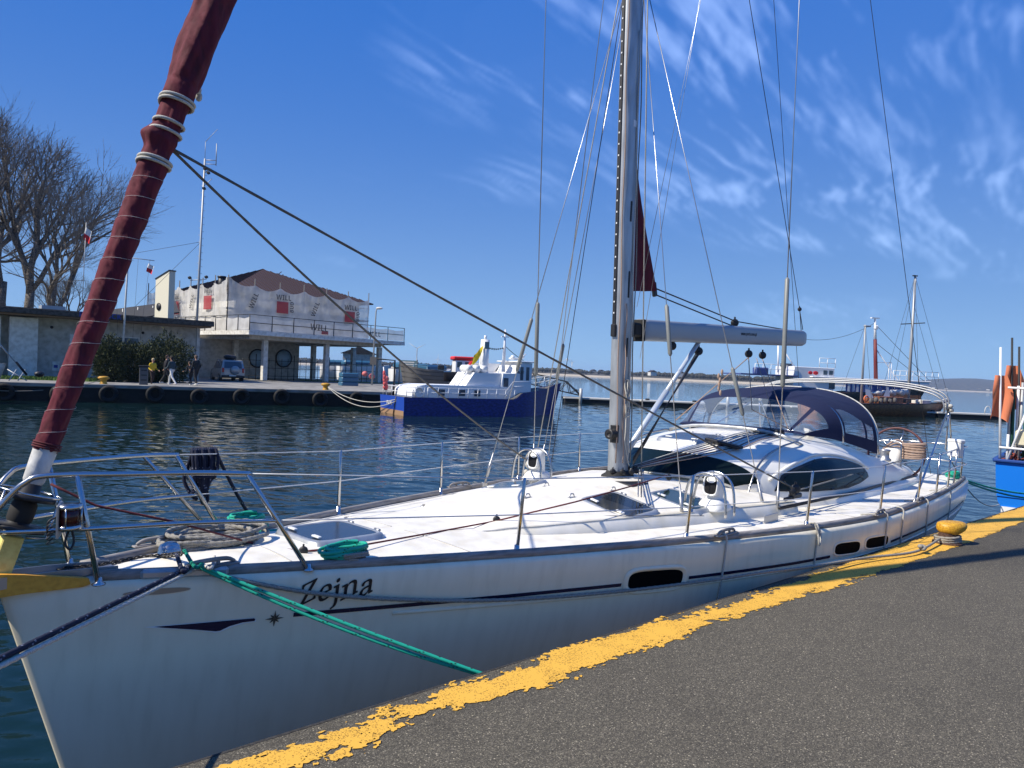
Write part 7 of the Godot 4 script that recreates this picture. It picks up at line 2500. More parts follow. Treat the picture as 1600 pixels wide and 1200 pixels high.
func trees():
	var specs := [[Vector3(-49.852, 4.326, -72.000), 28.0, 11, 0.0, "broad bare tree at the left edge, behind the low building"], [Vector3(-49.308, 4.455, -74.000), 26.5, 12, 0.06, "bare tree with two pale limbs behind the low building"], [Vector3(-45.062, 4.424, -70.000), 19.0, 19, 0.08, "bare leaning tree with a cut limb right of the other bare trees"], [Vector3(-52.672, 4.944, -86.000), 12.5, 14, 0.1, "small bare tree nearest the furled sail"], [Vector3(-56.446, 4.363, -78.000), 25.0, 15, -0.05, "bare tree at the very left of the picture"]]
	for q in specs:
		var t := thing("bare_tree", q[4], "tree", Vector3(q[0].x, 0.98, q[0].z), 0.0, "bare trees behind the low building")
		var r := RandomNumberGenerator.new(); r.seed = 900 + q[2]
		var limbs := MB.new(); var twigs := PackedVector3Array()
		grow(limbs, twigs, r, Vector3.ZERO, Vector3(q[3], 1, 0).normalized(), q[1] * 0.30, q[1] * 0.022, 0, q[1])
		obj("trunk", limbs, "bark", t)
		var st := MB.new(); st.tris(twigs, false, false)
		obj("crown", st, "twig", t)

func grow(s: MB, tw: PackedVector3Array, r: RandomNumberGenerator, p: Vector3, d: Vector3, l: float, rad: float, lev: int, size: float):
	var pts := [p]
	var q := p; var dd := d
	var n := 4 if lev < 4 else 3
	var side := d.cross(Vector3(r.randf_range(-1, 1), r.randf_range(-1, 1), r.randf_range(-1, 1))).normalized()
	for i in n:
		dd = (dd + Vector3(r.randf_range(-1, 1), r.randf_range(-0.4, 0.8), r.randf_range(-1, 1)) * (0.12 if lev == 0 else 0.22)).normalized()
		q = q + dd * l / n
		pts.append(q)
	var rr := []
	for i in n + 1: rr.append(rad * lerpf(1.0, 0.68, float(i) / n))
	if lev < 4: s.tube(pts, rr, 7 if lev < 2 else 5)
	else:
		for i in n:
			var a: Vector3 = pts[i]; var b: Vector3 = pts[i + 1]
			var w: Vector3 = side * rr[i]; var w2: Vector3 = dd.cross(side) * rr[i]
			tw.append_array([a - w, b, a + w, a - w2, b, a + w2, a - w, b + w * 0.6, b - w * 0.6])
	if lev >= 6: return
	var kids: int = [3, 4, 4, 4, 4, 4][lev]
	for k in kids:
		var f := r.randf_range(0.55, 1.0) if k > 0 else 1.0
		if lev == 0: f = r.randf_range(0.75, 1.0)
		var idx := f * n
		var i0: int = min(int(idx), n - 1)
		var o: Vector3 = pts[i0].lerp(pts[i0 + 1], idx - i0)
		var ang := r.randf_range(0.28, 0.74) if k > 0 else r.randf_range(0.05, 0.3)
		var ax := dd.cross(Vector3(r.randf_range(-1, 1), r.randf_range(-1, 1), r.randf_range(-1, 1))).normalized()
		var nd := dd.rotated(ax, ang)
		nd.y += 0.12 if lev < 3 else 0.02
		grow(s, tw, r, o, nd.normalized(), l * r.randf_range(0.62, 0.84), rad * (0.66 if k == 0 else r.randf_range(0.42, 0.58)), lev + 1, size)

func leaf_cloud(c: Vector3, s: Vector3, n: int, size: float, sd: int) -> MB:
	var r := RandomNumberGenerator.new(); r.seed = sd
	var nz := noise(FastNoiseLite.TYPE_SIMPLEX_SMOOTH, 1.1, 3, sd)
	var m := MB.new()
	var by := [PackedVector3Array(), PackedVector3Array(), PackedVector3Array()]
	for i in n:
		var d := Vector3(r.randfn(), r.randfn(), r.randfn()).normalized()
		var rad := pow(r.randf(), 0.30) * (0.82 + 0.42 * nz.get_noise_3dv(d * 2.2 + c * 0.1))
		var p := c + d * s * rad
		if p.y < 0.03: continue
		var u := Vector3(r.randfn(), r.randfn(), r.randfn()).normalized() * size * r.randf_range(0.5, 1.3)
		var w := (d + Vector3(r.randfn(), r.randfn() + 0.8, r.randfn()) * 0.6).normalized() * size * r.randf_range(0.7, 1.6)
		by[r.randi() % 3].append_array([p - u * 0.4, p + w, p + u * 0.4])
	for k in 3: m.tris(by[k], false, false, [Color(0.020, 0.032, 0.010), Color(0.034, 0.046, 0.012), Color(0.060, 0.068, 0.018)][k])
	return m

func hedge():
	var specs := [[Vector3(-24.646, 0.920, -45.000), Vector3(1.15, 1.9, 1.0), "dark evergreen bush just right of the furled sail"], [Vector3(-23.928, 0.847, -46.500), Vector3(1.5, 1.75, 1.2), "middle evergreen bush of the three behind the people"], [Vector3(-22.446, 0.885, -48.000), Vector3(1.95, 2.1, 1.4), "largest evergreen bush, behind the walking people"], [Vector3(-23.776, 0.820, -48.500), Vector3(1.1, 1.55, 1.1), "low evergreen bush between the larger ones behind the litter bin"]]
	for k in specs.size():
		var q = specs[k]
		var t := thing("evergreen_bush", q[2], "bush", Vector3(q[0].x, 0.98, q[0].z), 0.0, "evergreen bushes before the low building")
		obj("foliage", leaf_cloud(Vector3(0, q[1].y * 0.62, 0), q[1], 7000, 0.13, 60 + k), "evergreen", t)
		var s := MB.new()
		for j in 5: s.tube([Vector3(0.1 * j - 0.2, 0, 0.1 * sin(j)), Vector3(0.3 * (j - 2), q[1].y * 0.9, 0.3 * sin(j * 2.0))], [0.06, 0.02], 5)
		obj("stem", s, "bark", t)

func parked_car():
	var t := thing("parked_car", "grey off-road car with a spare wheel on its tailgate under the balcony", "car", Vector3(-22.682, 0.850, -58.500), 2.15)
	# x forward, z to its right
	var s := MB.new()
	var rows := []
	for q in [[-2.15, 0.62, 0.45, 1.02, 0.80], [-2.08, 0.86, 0.40, 1.08, 0.86], [-1.2, 0.88, 0.38, 1.10, 0.88], [0.9, 0.88, 0.38, 1.08, 0.88], [1.1, 0.88, 0.38, 1.05, 0.86], [2.0, 0.84, 0.42, 0.98, 0.80], [2.18, 0.70, 0.5, 0.86, 0.66]]:
		var r := PackedVector3Array()
		for p in [[-q[1], q[2]], [-q[1] - 0.02, (q[2] + q[3]) / 2], [-q[4], q[3]], [q[4], q[3]], [q[1] + 0.02, (q[2] + q[3]) / 2], [q[1], q[2]]]: r.append(Vector3(q[0], p[1], p[0]))
		rows.append(r)
	s.loft(rows, true, true, false)
	obj("body", s, "car_paint", t)
	s = MB.new()
	rows = []
	for q in [[-2.12, 0.84, 1.08, 0.02], [-1.92, 0.72, 1.74, 0.0], [-1.2, 0.73, 1.80, 0.0], [0.2, 0.72, 1.78, 0.0], [1.05, 0.84, 1.07, 0.0]]:
		rows.append(PackedVector3Array([Vector3(q[0], 1.06, -0.86), Vector3(q[0], q[2], -q[1]), Vector3(q[0], q[2], q[1]), Vector3(q[0], 1.06, 0.86)]))
	s.loft(rows, true, true, false)
	obj("cabin", s, "car_paint", t)
	for sg in [-1.0, 1.0]:
		for w in [[-1.85, -1.15], [-1.05, -0.25], [-0.15, 0.65]]:
			s = MB.new()
			s.sheet([PackedVector3Array([Vector3(w[0] + 0.0, 1.12, 0.865 * sg), Vector3(w[0] + 0.04, 1.66, 0.752 * sg)]), PackedVector3Array([Vector3(w[1], 1.12, 0.865 * sg), Vector3(w[1] - 0.04 - (0.25 if w[1] > 0.5 else 0.0), 1.66, 0.752 * sg)])])
			obj("side_window", s, "far_window", t)
		s = MB.new(); s.box(Vector3(-2.14, 0.98, 0.74 * sg), Vector3(0.06, 0.34, 0.16), Basis.IDENTITY, 0.02); obj("tail_light", s, "tail_light", t)
		for x in [-1.35, 1.35]:
			s = MB.new(); s.lathe([Vector2(0.0, -0.11), Vector2(0.32, -0.11), Vector2(0.37, -0.06), Vector2(0.37, 0.06), Vector2(0.32, 0.11), Vector2(0.0, 0.11)], Vector3(x, 0.37, 0.80 * sg), Basis(Vector3(1, 0, 0), PI / 2), 20)
			var wh := obj("wheel", s, "rubber", t)
			s = MB.new(); s.lathe([Vector2(0.0, 0.115), Vector2(0.22, 0.115), Vector2(0.23, 0.10)], Vector3(x, 0.37, 0.80 * sg), Basis(Vector3(1, 0, 0), PI / 2 * sg), 16, false)
			obj("rim", s, "car_paint", wh)
	s = MB.new(); s.sheet([PackedVector3Array([Vector3(-2.125, 1.15, -0.66), Vector3(-1.965, 1.64, -0.62)]), PackedVector3Array([Vector3(-2.125, 1.15, 0.66), Vector3(-1.965, 1.64, 0.62)])]); obj("rear_window", s, "far_window", t)
	s = MB.new(); s.lathe([Vector2(0.0, 0.12), Vector2(0.28, 0.12), Vector2(0.35, 0.05), Vector2(0.35, -0.1)], Vector3(-2.2, 0.98, 0.12), Basis(Vector3(0, 0, 1), PI / 2), 22); obj("spare_wheel", s, "car_paint", t)
	s = MB.new(); s.box(Vector3(-2.14, 0.50, 0), Vector3(0.2, 0.2, 1.7), Basis.IDENTITY, 0.04); obj("bumper", s, "black", t)
	s = MB.new(); s.box(Vector3(-2.25, 0.58, -0.05), Vector3(0.012, 0.11, 0.50)); obj("number_plate", s, "render_white", t)
	s = MB.new(); s.ball(Vector3(-0.9, 1.98, 0.0), Vector3(0.55, 0.22, 0.5), 12); obj("roof_bag", s, "black", t)

# a body as one surface: tapered bones joined smoothly, meshed as surface nets
func body_mesh(bones: Array, cell: float) -> ArrayMesh:
	var lo := Vector3(1e9, 1e9, 1e9); var hi := -lo
	for b in bones:
		var r: float = maxf(b[2], b[3]) + cell * 2.0
		lo = lo.min(b[0] - Vector3.ONE * r).min(b[1] - Vector3.ONE * r)
		hi = hi.max(b[0] + Vector3.ONE * r).max(b[1] + Vector3.ONE * r)
	var nx := int((hi.x - lo.x) / cell) + 2; var ny := int((hi.y - lo.y) / cell) + 2; var nz := int((hi.z - lo.z) / cell) + 2
	var f := PackedFloat32Array(); f.resize(nx * ny * nz); f.fill(1.0)
	for b in bones:
		var a: Vector3 = b[0]; var ab: Vector3 = b[1] - b[0]
		var ll := maxf(ab.length_squared(), 1e-8)
		var rm := maxf(b[2], b[3]) + cell * 3.0
		var l := ((b[0] as Vector3).min(b[1]) - Vector3.ONE * rm - lo) / cell; var h := ((b[0] as Vector3).max(b[1]) + Vector3.ONE * rm - lo) / cell
		for x in range(max(0, int(l.x)), min(nx, int(h.x) + 2)):
			for y in range(max(0, int(l.y)), min(ny, int(h.y) + 2)):
				for z in range(max(0, int(l.z)), min(nz, int(h.z) + 2)):
					var p := lo + Vector3(x, y, z) * cell
					var t := clampf((p - a).dot(ab) / ll, 0.0, 1.0)
					var d := p.distance_to(a + ab * t) - lerpf(b[2], b[3], t)
					var i := (x * ny + y) * nz + z
					var k := 0.025
					var e := f[i]
					var hh := clampf(0.5 + 0.5 * (e - d) / k, 0.0, 1.0)
					f[i] = lerpf(e, d, hh) - k * hh * (1.0 - hh)
	var vid := PackedInt32Array(); vid.resize(nx * ny * nz); vid.fill(-1)
	var verts := PackedVector3Array(); var cols := PackedColorArray()
	for x in nx - 1:
		for y in ny - 1:
			for z in nz - 1:
				var s := Vector3.ZERO; var n := 0
				var base := (x * ny + y) * nz + z
				var mask := 0
				for c in 8:
					if f[base + ((c & 1) * ny + ((c >> 1) & 1)) * nz + ((c >> 2) & 1)] < 0.0: mask |= 1 << c
				if mask == 0 or mask == 255: continue
				for e in [[0, 1], [2, 3], [4, 5], [6, 7], [0, 2], [1, 3], [4, 6], [5, 7], [0, 4], [1, 5], [2, 6], [3, 7]]:
					var a: int = e[0]; var b: int = e[1]
					if ((mask >> a) & 1) == ((mask >> b) & 1): continue
					var fa := f[base + ((a & 1) * ny + ((a >> 1) & 1)) * nz + ((a >> 2) & 1)]; var fb := f[base + ((b & 1) * ny + ((b >> 1) & 1)) * nz + ((b >> 2) & 1)]
					s += Vector3(a & 1, (a >> 1) & 1, (a >> 2) & 1).lerp(Vector3(b & 1, (b >> 1) & 1, (b >> 2) & 1), fa / (fa - fb)); n += 1
				vid[base] = verts.size()
				var p := lo + (Vector3(x, y, z) + s / n) * cell
				verts.append(p)
				var best := 1e9; var col := Color.WHITE
				for b in bones:
					var ab: Vector3 = b[1] - b[0]
					var t := clampf((p - b[0]).dot(ab) / maxf(ab.length_squared(), 1e-8), 0.0, 1.0)
					var d: float = p.distance_to(b[0] + ab * t) - lerpf(b[2], b[3], t)
					if d < best: best = d; col = b[4]
				cols.append(col)
	var st := SurfaceTool.new()
	st.begin(Mesh.PRIMITIVE_TRIANGLES)
	for i in verts.size(): st.set_color(cols[i]); st.add_vertex(verts[i])
	for x in range(1, nx - 1):
		for y in range(1, ny - 1):
			for z in range(1, nz - 1):
				var i := (x * ny + y) * nz + z
				for ax in 3:
					var j: int = i + [ny * nz, nz, 1][ax]
					if (f[i] < 0.0) == (f[j] < 0.0): continue
					var u: int = [nz, 1, ny * nz][ax]; var v: int = [1, ny * nz, nz][ax]
					var q := [vid[i], vid[i - u], vid[i - u - v], vid[i - v]]
					if q.has(-1): continue
					if f[i] < 0.0: q.reverse()
					for k in [0, 1, 2, 0, 2, 3]: st.add_index(q[k])
	st.generate_normals()
	return st.commit()

# pose: front is +x; stride opens the legs, arms swing the other way
func person(label: String, at0: Vector3, turn: float, h: float, stride: float, top: Color, legs: Color, shoes: Color, hair: Color, bent := 0.35, lean := 0.04):
	var t := thing("person", label, "person", at0, turn)
	var k := h / 1.75
	var skin := Color(0.42, 0.24, 0.17)
	var hipc := Vector3(0, 0.93, 0) * k
	var neck := Vector3(lean, 1.46, 0) * k
	var b := []
	var add := func(a: Vector3, c: Vector3, r0: float, r1: float, col: Color): b.append([a * k, c * k, r0 * k, r1 * k, col])
	var hn := Vector3(lean, 1.46, 0)
	add.call(Vector3(0, 0.95, -0.07), Vector3(0, 0.95, 0.07), 0.105, 0.105, legs)
	add.call(Vector3(0.0, 1.02, -0.04), Vector3(lean * 0.7, 1.28, -0.07), 0.115, 0.125, top)
	add.call(Vector3(0.0, 1.02, 0.04), Vector3(lean * 0.7, 1.28, 0.07), 0.115, 0.125, top)
	add.call(Vector3(lean, 1.38, -0.15), Vector3(lean, 1.38, 0.15), 0.075, 0.075, top)
	add.call(Vector3(lean, 1.40, 0), hn + Vector3(0.015, 0.06, 0), 0.06, 0.052, skin)
	var hd := hn + Vector3(0.03, 0.175, 0)
	add.call(hd + Vector3(0.01, -0.03, 0), hd + Vector3(0.005, 0.03, 0), 0.072, 0.082, skin)
	add.call(hd + Vector3(0.085, -0.01, 0), hd + Vector3(0.095, -0.025, 0), 0.013, 0.017, skin)
	add.call(hd + Vector3(-0.02, 0.035, 0), hd + Vector3(0.02, 0.055, 0), 0.088, 0.080, hair)
	add.call(hd + Vector3(-0.045, 0.02, 0), hd + Vector3(-0.055, -0.06, 0), 0.065, 0.05, hair)
	for sg in [-1.0, 1.0]:
		var st: float = stride * sg
		var hip := Vector3(0, 0.92, 0.085 * sg)
		var knee := Vector3(0.50 * st + (0.05 if st < 0 else 0.08), 0.50, 0.09 * sg)
		var ank := Vector3(0.95 * st - (0.10 if st < 0 else 0.0), 0.085 + (0.05 if st < -0.1 else 0.0), 0.09 * sg)
		add.call(hip, knee, 0.088, 0.062, legs)
		add.call(knee, ank, 0.062, 0.048, legs)
		add.call(ank + Vector3(-0.03, -0.035, 0), ank + Vector3(0.15, -0.045, 0), 0.045, 0.036, shoes)
		var sh := Vector3(lean, 1.385, 0.185 * sg)
		var el := sh + Vector3(-0.35 * st - 0.03, -0.28, 0.05 * sg)
		var wr := el + Vector3(-0.30 * st + bent * 0.5, -0.24 + bent * 0.25, -0.02 * sg)
		add.call(sh, el, 0.055, 0.045, top)
		add.call(el, wr, 0.044, 0.034, top)
		var fwd := (wr - el).normalized()
		add.call(wr, wr + fwd * 0.07, 0.030, 0.036, skin)
		for fg in 4: add.call(wr + fwd * 0.07 + Vector3(0, 0, 0.012 * (fg - 1.5)), wr + fwd * (0.135 + 0.01 * (fg % 2)) + Vector3(0.01, -0.01, 0.012 * (fg - 1.5)), 0.009, 0.008, skin)
		add.call(wr + fwd * 0.03, wr + fwd * 0.075 + Vector3(0.03, 0.01, 0), 0.011, 0.009, skin)
	obj("body", body_mesh(b, 0.024), "people", t)
	return t

func people():
	var black := Color(0.010, 0.010, 0.012); var white := Color(0.62, 0.62, 0.60); var brown := Color(0.05, 0.03, 0.02)
	person("person in a yellow jacket and dark trousers with fair hair beside the litter bin", Vector3(-21.774, 0.876, -44.500), -0.5, 1.66, 0.10, Color(0.62, 0.42, 0.02), Color(0.03, 0.016, 0.018), Color(0.25, 0.2, 0.15), Color(0.42, 0.33, 0.18), 0.5)
	person("person dressed in black before the bushes, between the yellow and teal figures", Vector3(-21.435, 0.970, -45.500), 0.6, 1.80, 0.16, black, Color(0.02, 0.02, 0.025), white, brown, 0.3)
	person("person in a dark teal jumper and white trousers striding along the quay", Vector3(-20.575, 0.946, -44.500), PI - 0.3, 1.74, 0.30, Color(0.035, 0.055, 0.065), white, Color(0.55, 0.5, 0.48), Color(0.02, 0.013, 0.01), 0.35)
	person("shorter person in black bending forward near the car", Vector3(-19.632, 0.976, -45.000), PI - 0.5, 1.45, 0.12, black, black, white, brown, 0.6, 0.18)
	person("tall person in dark clothes and white shoes nearest the car", Vector3(-19.104, 0.989, -44.500), 2.6, 1.84, 0.12, Color(0.016, 0.016, 0.018), Color(0.014, 0.014, 0.016), white, Color(0.10, 0.07, 0.05), 0.3)

# x from stern to bow, keel line at y = 0 of the waterline
func hull_at(l: float, b: float, y0: float, y1: float, draft: float, u: float, v: float) -> Vector3:
	var w := b * 0.5 * (0.72 + 0.28 * smoothstep(0.0, 0.3, u)) * (1.0 - pow(smoothstep(0.5, 1.0, u), 1.8))
	var top := lerpf(y0, y1, pow(u, 2.0))
	var y := lerpf(top, -draft, v)
	var flare := 1.0 - 0.45 * pow(v, 2.2) - 0.25 * v * smoothstep(0.5, 1.0, u)
	return Vector3(u * l * (1.0 - 0.10 * v * smoothstep(0.7, 1.0, u)), y, w * flare)

func hull_rings(l: float, b: float, y0: float, y1: float, draft: float, n: int) -> Array:
	var rows := []
	# stern closed by a first ring on the middle line
	for i in n + 2:
		var u := clampf((i - 1.0) / n, 0.0, 1.0)
		var r := PackedVector3Array()
		var half := []
		for j in 8: half.append(hull_at(l, b, y0, y1, draft, u, j / 7.0) * (Vector3(1, 1, 0.0) if i == 0 else Vector3.ONE))
		for p in half: r.append(p)
		for j in range(7, -1, -1): r.append(Vector3(half[j].x, half[j].y, -half[j].z))
		rows.append(r)
	return rows

func deck_rows(l: float, b: float, y0: float, y1: float, drop: float, n := 16) -> Array:
	var rows := []
	for i in n + 1:
		var p := hull_at(l, b, y0, y1, 0.5, float(i) / n, 0.0)
		rows.append(PackedVector3Array([Vector3(p.x, p.y - drop, p.z * 0.98), Vector3(p.x, p.y - drop, -p.z * 0.98)]))
	return rows

func ship_point(l: Vector3) -> Vector3:
	return Vector3(-5.715, 0, -39.600) + Basis(Vector3.UP, deg_to_rad(32.0)) * l

func harbour_boats():
	blue_ship()
	pontoon()
	sailing_boats()
	fishing_boat()

func panel_box(s: MB, a: Vector3, b: Vector3, bev := 0.03):
	s.box((a + b) * 0.5, (b - a).abs(), Basis.IDENTITY, bev)

func blue_ship():
	# x from its stern forward, z towards the camera; near side about z = 0
	var t := thing("harbour_ship", "blue hulled harbour ship with white deckhouses moored at the far quay", "ship", Vector3(-5.715, 0, -39.600), deg_to_rad(32.0))
	var L := 11.6; var W := 3.7
	var top := func(x: float) -> float: return at([[0.0, 1.02], [7.0, 1.02], [7.55, 1.40], [10.0, 1.66], [11.6, 2.05]], x)
	var sidez := func(x: float) -> float: return W * 0.5 * (1.0 - pow(smoothstep(0.55, 1.0, x / L), 1.7) * 0.985) * (0.93 + 0.07 * smoothstep(0.0, 0.3, x / L))
	var rows := []
	for i in 50:
		var x := L * i / 49.0
		var r := PackedVector3Array()
		var tp: float = top.call(x)
		for j in 9:
			var v := j / 8.0
			var y := lerpf(tp, -0.6, v)
			var z: float = sidez.call(x) * (1.0 - 0.06 * v - 0.30 * v * smoothstep(0.6, 1.0, x / L))
			r.append(Vector3(x - 0.7 * v * smoothstep(0.75, 1.0, x / L) + 0.10 * v * (1.0 - smoothstep(0.0, 0.05, x / L)), y, z - W * 0.5))
		for j in range(8, -1, -1): r.append(Vector3(r[j].x, r[j].y, -W - r[j].z))
		rows.append(r)
	var s := MB.new(); s.loft(rows, false, false, true, false)
	obj("hull", s, "ship_navy", t)
	s = MB.new()
	var v := PackedVector3Array()
	var st: PackedVector3Array = rows[0]
	for j in 8: v.append_array([st[j], st[j + 1], st[17 - j], st[j + 1], st[16 - j], st[17 - j]])
	for i in v.size(): v[i].x -= 0.006
	s.tris(v, false, false)
	obj("transom", s, "ship_blue", t)
	s = MB.new()
	s.sheet([PackedVector3Array([Vector3(0.018, 0.26, -0.20), Vector3(0.018, 0.26, -W + 0.20)]), PackedVector3Array([Vector3(0.03, -0.05, -0.22), Vector3(0.03, -0.05, -W + 0.22)])])
	obj("boot_stripe", s, "boot_rust", t)
	s = MB.new(); s.tube([Vector3(-0.02, 1.0, -1.2), Vector3(-0.03, 0.45, -1.35), Vector3(-0.02, 0.0, -1.5)], 0.03, 6)
	obj("rudder_post", s, "black", t)
	words("PUCK", "Droid Sans", 0.20, Vector3(-0.0, 0.62, -2.2), -PI / 2, "lettering_white", t)
	s = MB.new()
	rows = []
	for i in 30:
		var x := L * i / 29.0
		rows.append(PackedVector3Array([Vector3(x, top.call(x) - 0.04, sidez.call(x) * 0.985 - W * 0.5), Vector3(x, top.call(x) - 0.04, -sidez.call(x) * 0.985 - W * 0.5)]))
	s.sheet(rows)
	obj("deck", s, "grey_planks", t)
	# long low cabin with three windows
	s = MB.new()
	s.prism(PackedVector2Array([Vector2(1.15, 1.0), Vector2(8.2, 1.0), Vector2(8.2, 1.72), Vector2(2.0, 1.72), Vector2(1.45, 1.62), Vector2(1.2, 1.4)]), 2.5, Transform3D(Basis.IDENTITY, Vector3(0, 0, -3.1)))
	obj("cabin_trunk", s, "white_paint", t)
	for x in [2.75, 4.05, 5.05]:
		s = MB.new(); panel_box(s, Vector3(x, 1.12, -0.62), Vector3(x + 0.42, 1.48, -0.585), 0.01)
		var w := obj("cabin_window", s, "far_window", t)
		s = MB.new()
		for q in [[0.21, 1.50, 0.50, 0.04], [0.21, 1.10, 0.50, 0.04]]: s.box(Vector3(x + q[0], q[1], -0.58), Vector3(q[2], q[3], 0.03))
		for q in [-0.02, 0.44]: s.box(Vector3(x + q, 1.30, -0.58), Vector3(0.04, 0.36, 0.03))
		obj("window_frame", s, "white_paint", w)
	s = MB.new()
	s.prism(PackedVector2Array([Vector2(4.6, 1.72), Vector2(6.85, 1.72), Vector2(7.4, 2.5), Vector2(5.15, 2.5)]), 2.1, Transform3D(Basis.IDENTITY, Vector3(0, 0, -2.9)))
	obj("engine_casing", s, "white_paint", t)
	s = MB.new()
	s.prism(PackedVector2Array([Vector2(6.85, 1.4), Vector2(9.0, 1.4), Vector2(9.05, 3.2), Vector2(8.3, 3.22), Vector2(7.95, 2.55), Vector2(7.0, 2.5)]), 2.4, Transform3D(Basis.IDENTITY, Vector3(0, 0, -3.05)))
	obj("wheelhouse", s, "white_paint", t)
	for q in [[8.20, 8.42, 2.15, 2.95], [8.62, 8.84, 2.15, 2.95], [7.05, 7.38, 1.62, 2.25]]:
		s = MB.new(); panel_box(s, Vector3(q[0], q[2], -0.66), Vector3(q[1], q[3], -0.63), 0.01)
		obj("wheelhouse_window", s, "far_window", t)
	for k in 4:
		s = MB.new(); panel_box(s, Vector3(9.03, 2.3, -0.85 - 0.55 * k), Vector3(9.06, 2.95, -1.25 - 0.55 * k), 0.01)
		obj("wheelhouse_window", s, "far_window", t)
	s = MB.new(); s.box(Vector3(8.6, 3.26, -1.85), Vector3(1.2, 0.08, 2.6), Basis.IDENTITY, 0.02); obj("wheelhouse_roof", s, "white_paint", t)
	words("PILOT", "Droid Sans", 0.14, Vector3(7.68, 2.62, -0.632), 0.0, "lettering", t)
	# bulwark top round the wheelhouse
	s = MB.new(); s.prism(PackedVector2Array([Vector2(5.9, 2.5), Vector2(7.6, 2.5), Vector2(8.1, 3.1), Vector2(6.2, 3.1)]), 0.06, Transform3D(Basis.IDENTITY, Vector3(0, 0, -2.9))); obj("bridge_screen", s, "white_paint", t)
	# funnel, mast, raft canisters
	s = MB.new(); s.tube([Vector3(6.35, 2.4, -1.9), Vector3(6.40, 4.5, -1.9)], [0.30, 0.26], 16); s.tube([Vector3(6.40, 4.5, -1.9), Vector3(6.40, 4.75, -1.9)], 0.08, 8)
	var fu := obj("funnel", s, "white_paint", t)
	s = MB.new(); s.box(Vector3(6.38, 4.15, -1.63), Vector3(0.30, 0.42, 0.03)); obj("funnel_mark", s, "board_teal", fu)
	s = MB.new(); s.tube([Vector3(7.75, 2.6, -1.9), Vector3(7.78, 4.2, -1.9), Vector3(7.78, 5.2, -1.9)], [0.13, 0.08, 0.035], 10); s.box(Vector3(7.78, 4.75, -1.9), Vector3(0.5, 0.06, 0.08)); s.ball(Vector3(7.78, 5.0, -1.9), Vector3(0.1, 0.1, 0.1), 8)
	obj("mast", s, "white_paint", t)
	s = MB.new()
	for k in 9: s.ball(Vector3(6.45 + 0.15 * k, 4.05 - 0.10 * sin(PI * k / 8.0), -1.9), Vector3(0.05, 0.05, 0.05), 6)
	s.tube(line(Vector3(6.4, 4.1, -1.9), Vector3(7.75, 4.05, -1.9), 8, 0.08), 0.012, 5)
	s.tube(line(Vector3(7.8, 4.2, -1.9), Vector3(9.0, 3.35, -1.6), 8, 0.05), 0.02, 5)
	s.tube(line(Vector3(6.3, 4.2, -1.9), Vector3(5.2, 2.9, -1.9), 8, 0.05), 0.014, 5)
	obj("rigging", s, "dark_line", t)
	for k in 3:
		s = MB.new(); s.tube([Vector3(5.0 + 0.5 * k, 2.72, -1.1), Vector3(5.0 + 0.5 * k, 2.72, -2.0)], 0.22, 14); obj("raft_canister", s, "white_plastic", t)
	s = MB.new(); s.box(Vector3(8.55, 3.45, -1.9), Vector3(0.55, 0.12, 0.6), Basis.IDENTITY, 0.05); s.ball(Vector3(8.2, 3.5, -1.6), Vector3(0.14, 0.16, 0.14), 10); s.ball(Vector3(8.85, 3.6, -1.5), Vector3(0.12, 0.14, 0.12), 10); s.tube([Vector3(8.3, 3.3, -1.2), Vector3(8.9, 3.75, -1.2)], 0.03, 6); obj("searchlights", s, "white_plastic", t)
	s = MB.new()
	var fr := []
	for i in 6:
		var row := PackedVector3Array()
		for j in 5: row.append(Vector3(5.55 + 0.62 * i / 5.0 + 0.1 * j / 4.0 - 0.3 * (j / 4.0), 3.95 - 0.16 * (5 - i) * 0.8 - 0.75 * j / 4.0 + 0.2, -1.7 + 0.06 * sin(i * 1.3 + j)))
		fr.append(row)
	s.sheet(fr); obj("yellow_flag", s, "yellow_cloth", t)
	# rails
	for q in [[0.15, 1.2, 0.55], [1.4, 7.0, 0.55], [9.0, 11.3, 0.62]]:
		var n: int = max(2, int((q[1] - q[0]) / 0.62))
		for i in n + 1:
			var x: float = lerpf(q[0], q[1], float(i) / n)
			for sg in [1.0, -1.0]:
				var z: float = sidez.call(x) * 0.96 * sg - W * 0.5
				rod("rail_post", Vector3(x, top.call(x) - 0.03, z), Vector3(x, top.call(x) + q[2], z), 0.022, "white_paint", t, 5)
		for y in [q[2], q[2] * 0.5]:
			for sg in [1.0, -1.0]:
				var pts := []
				for i in 9:
					var x: float = lerpf(q[0], q[1], i / 8.0)
					pts.append(Vector3(x, top.call(x) + y, sidez.call(x) * 0.96 * sg - W * 0.5))
				s = MB.new(); s.tube(pts, 0.018, 5); obj("rail", s, "white_paint", t)
	for y in [0.55, 0.28]: rod("rail", Vector3(0.15, 1.02 + y, -0.14), Vector3(0.15, 1.02 + y, -W + 0.14), 0.02, "white_paint", t, 5)
	# dark davit frame at the stern and the stairs
	s = MB.new(); s.tube([Vector3(0.55, 1.0, -2.9), Vector3(0.55, 3.0, -2.9), Vector3(-0.55, 3.05, -2.9)], 0.05, 6); obj("davit", s, "bars", t)
	s = MB.new(); s.tube([Vector3(7.0, 1.1, -0.3), Vector3(7.5, 1.75, -0.3), Vector3(8.3, 1.8, -0.3)], 0.03, 5); s.tube([Vector3(7.0, 1.4, -0.3), Vector3(7.5, 2.05, -0.3), Vector3(8.9, 2.08, -0.3)], 0.02, 5); obj("stair_rail", s, "white_paint", t)
	s = MB.new(); s.tube([Vector3(4.3, 1.7, -1.2), Vector3(5.2, 2.95, -1.2)], 0.04, 6); s.tube([Vector3(4.3, 1.7, -1.7), Vector3(5.2, 2.95, -1.7)], 0.04, 6); obj("ladder", s, "white_paint", t)
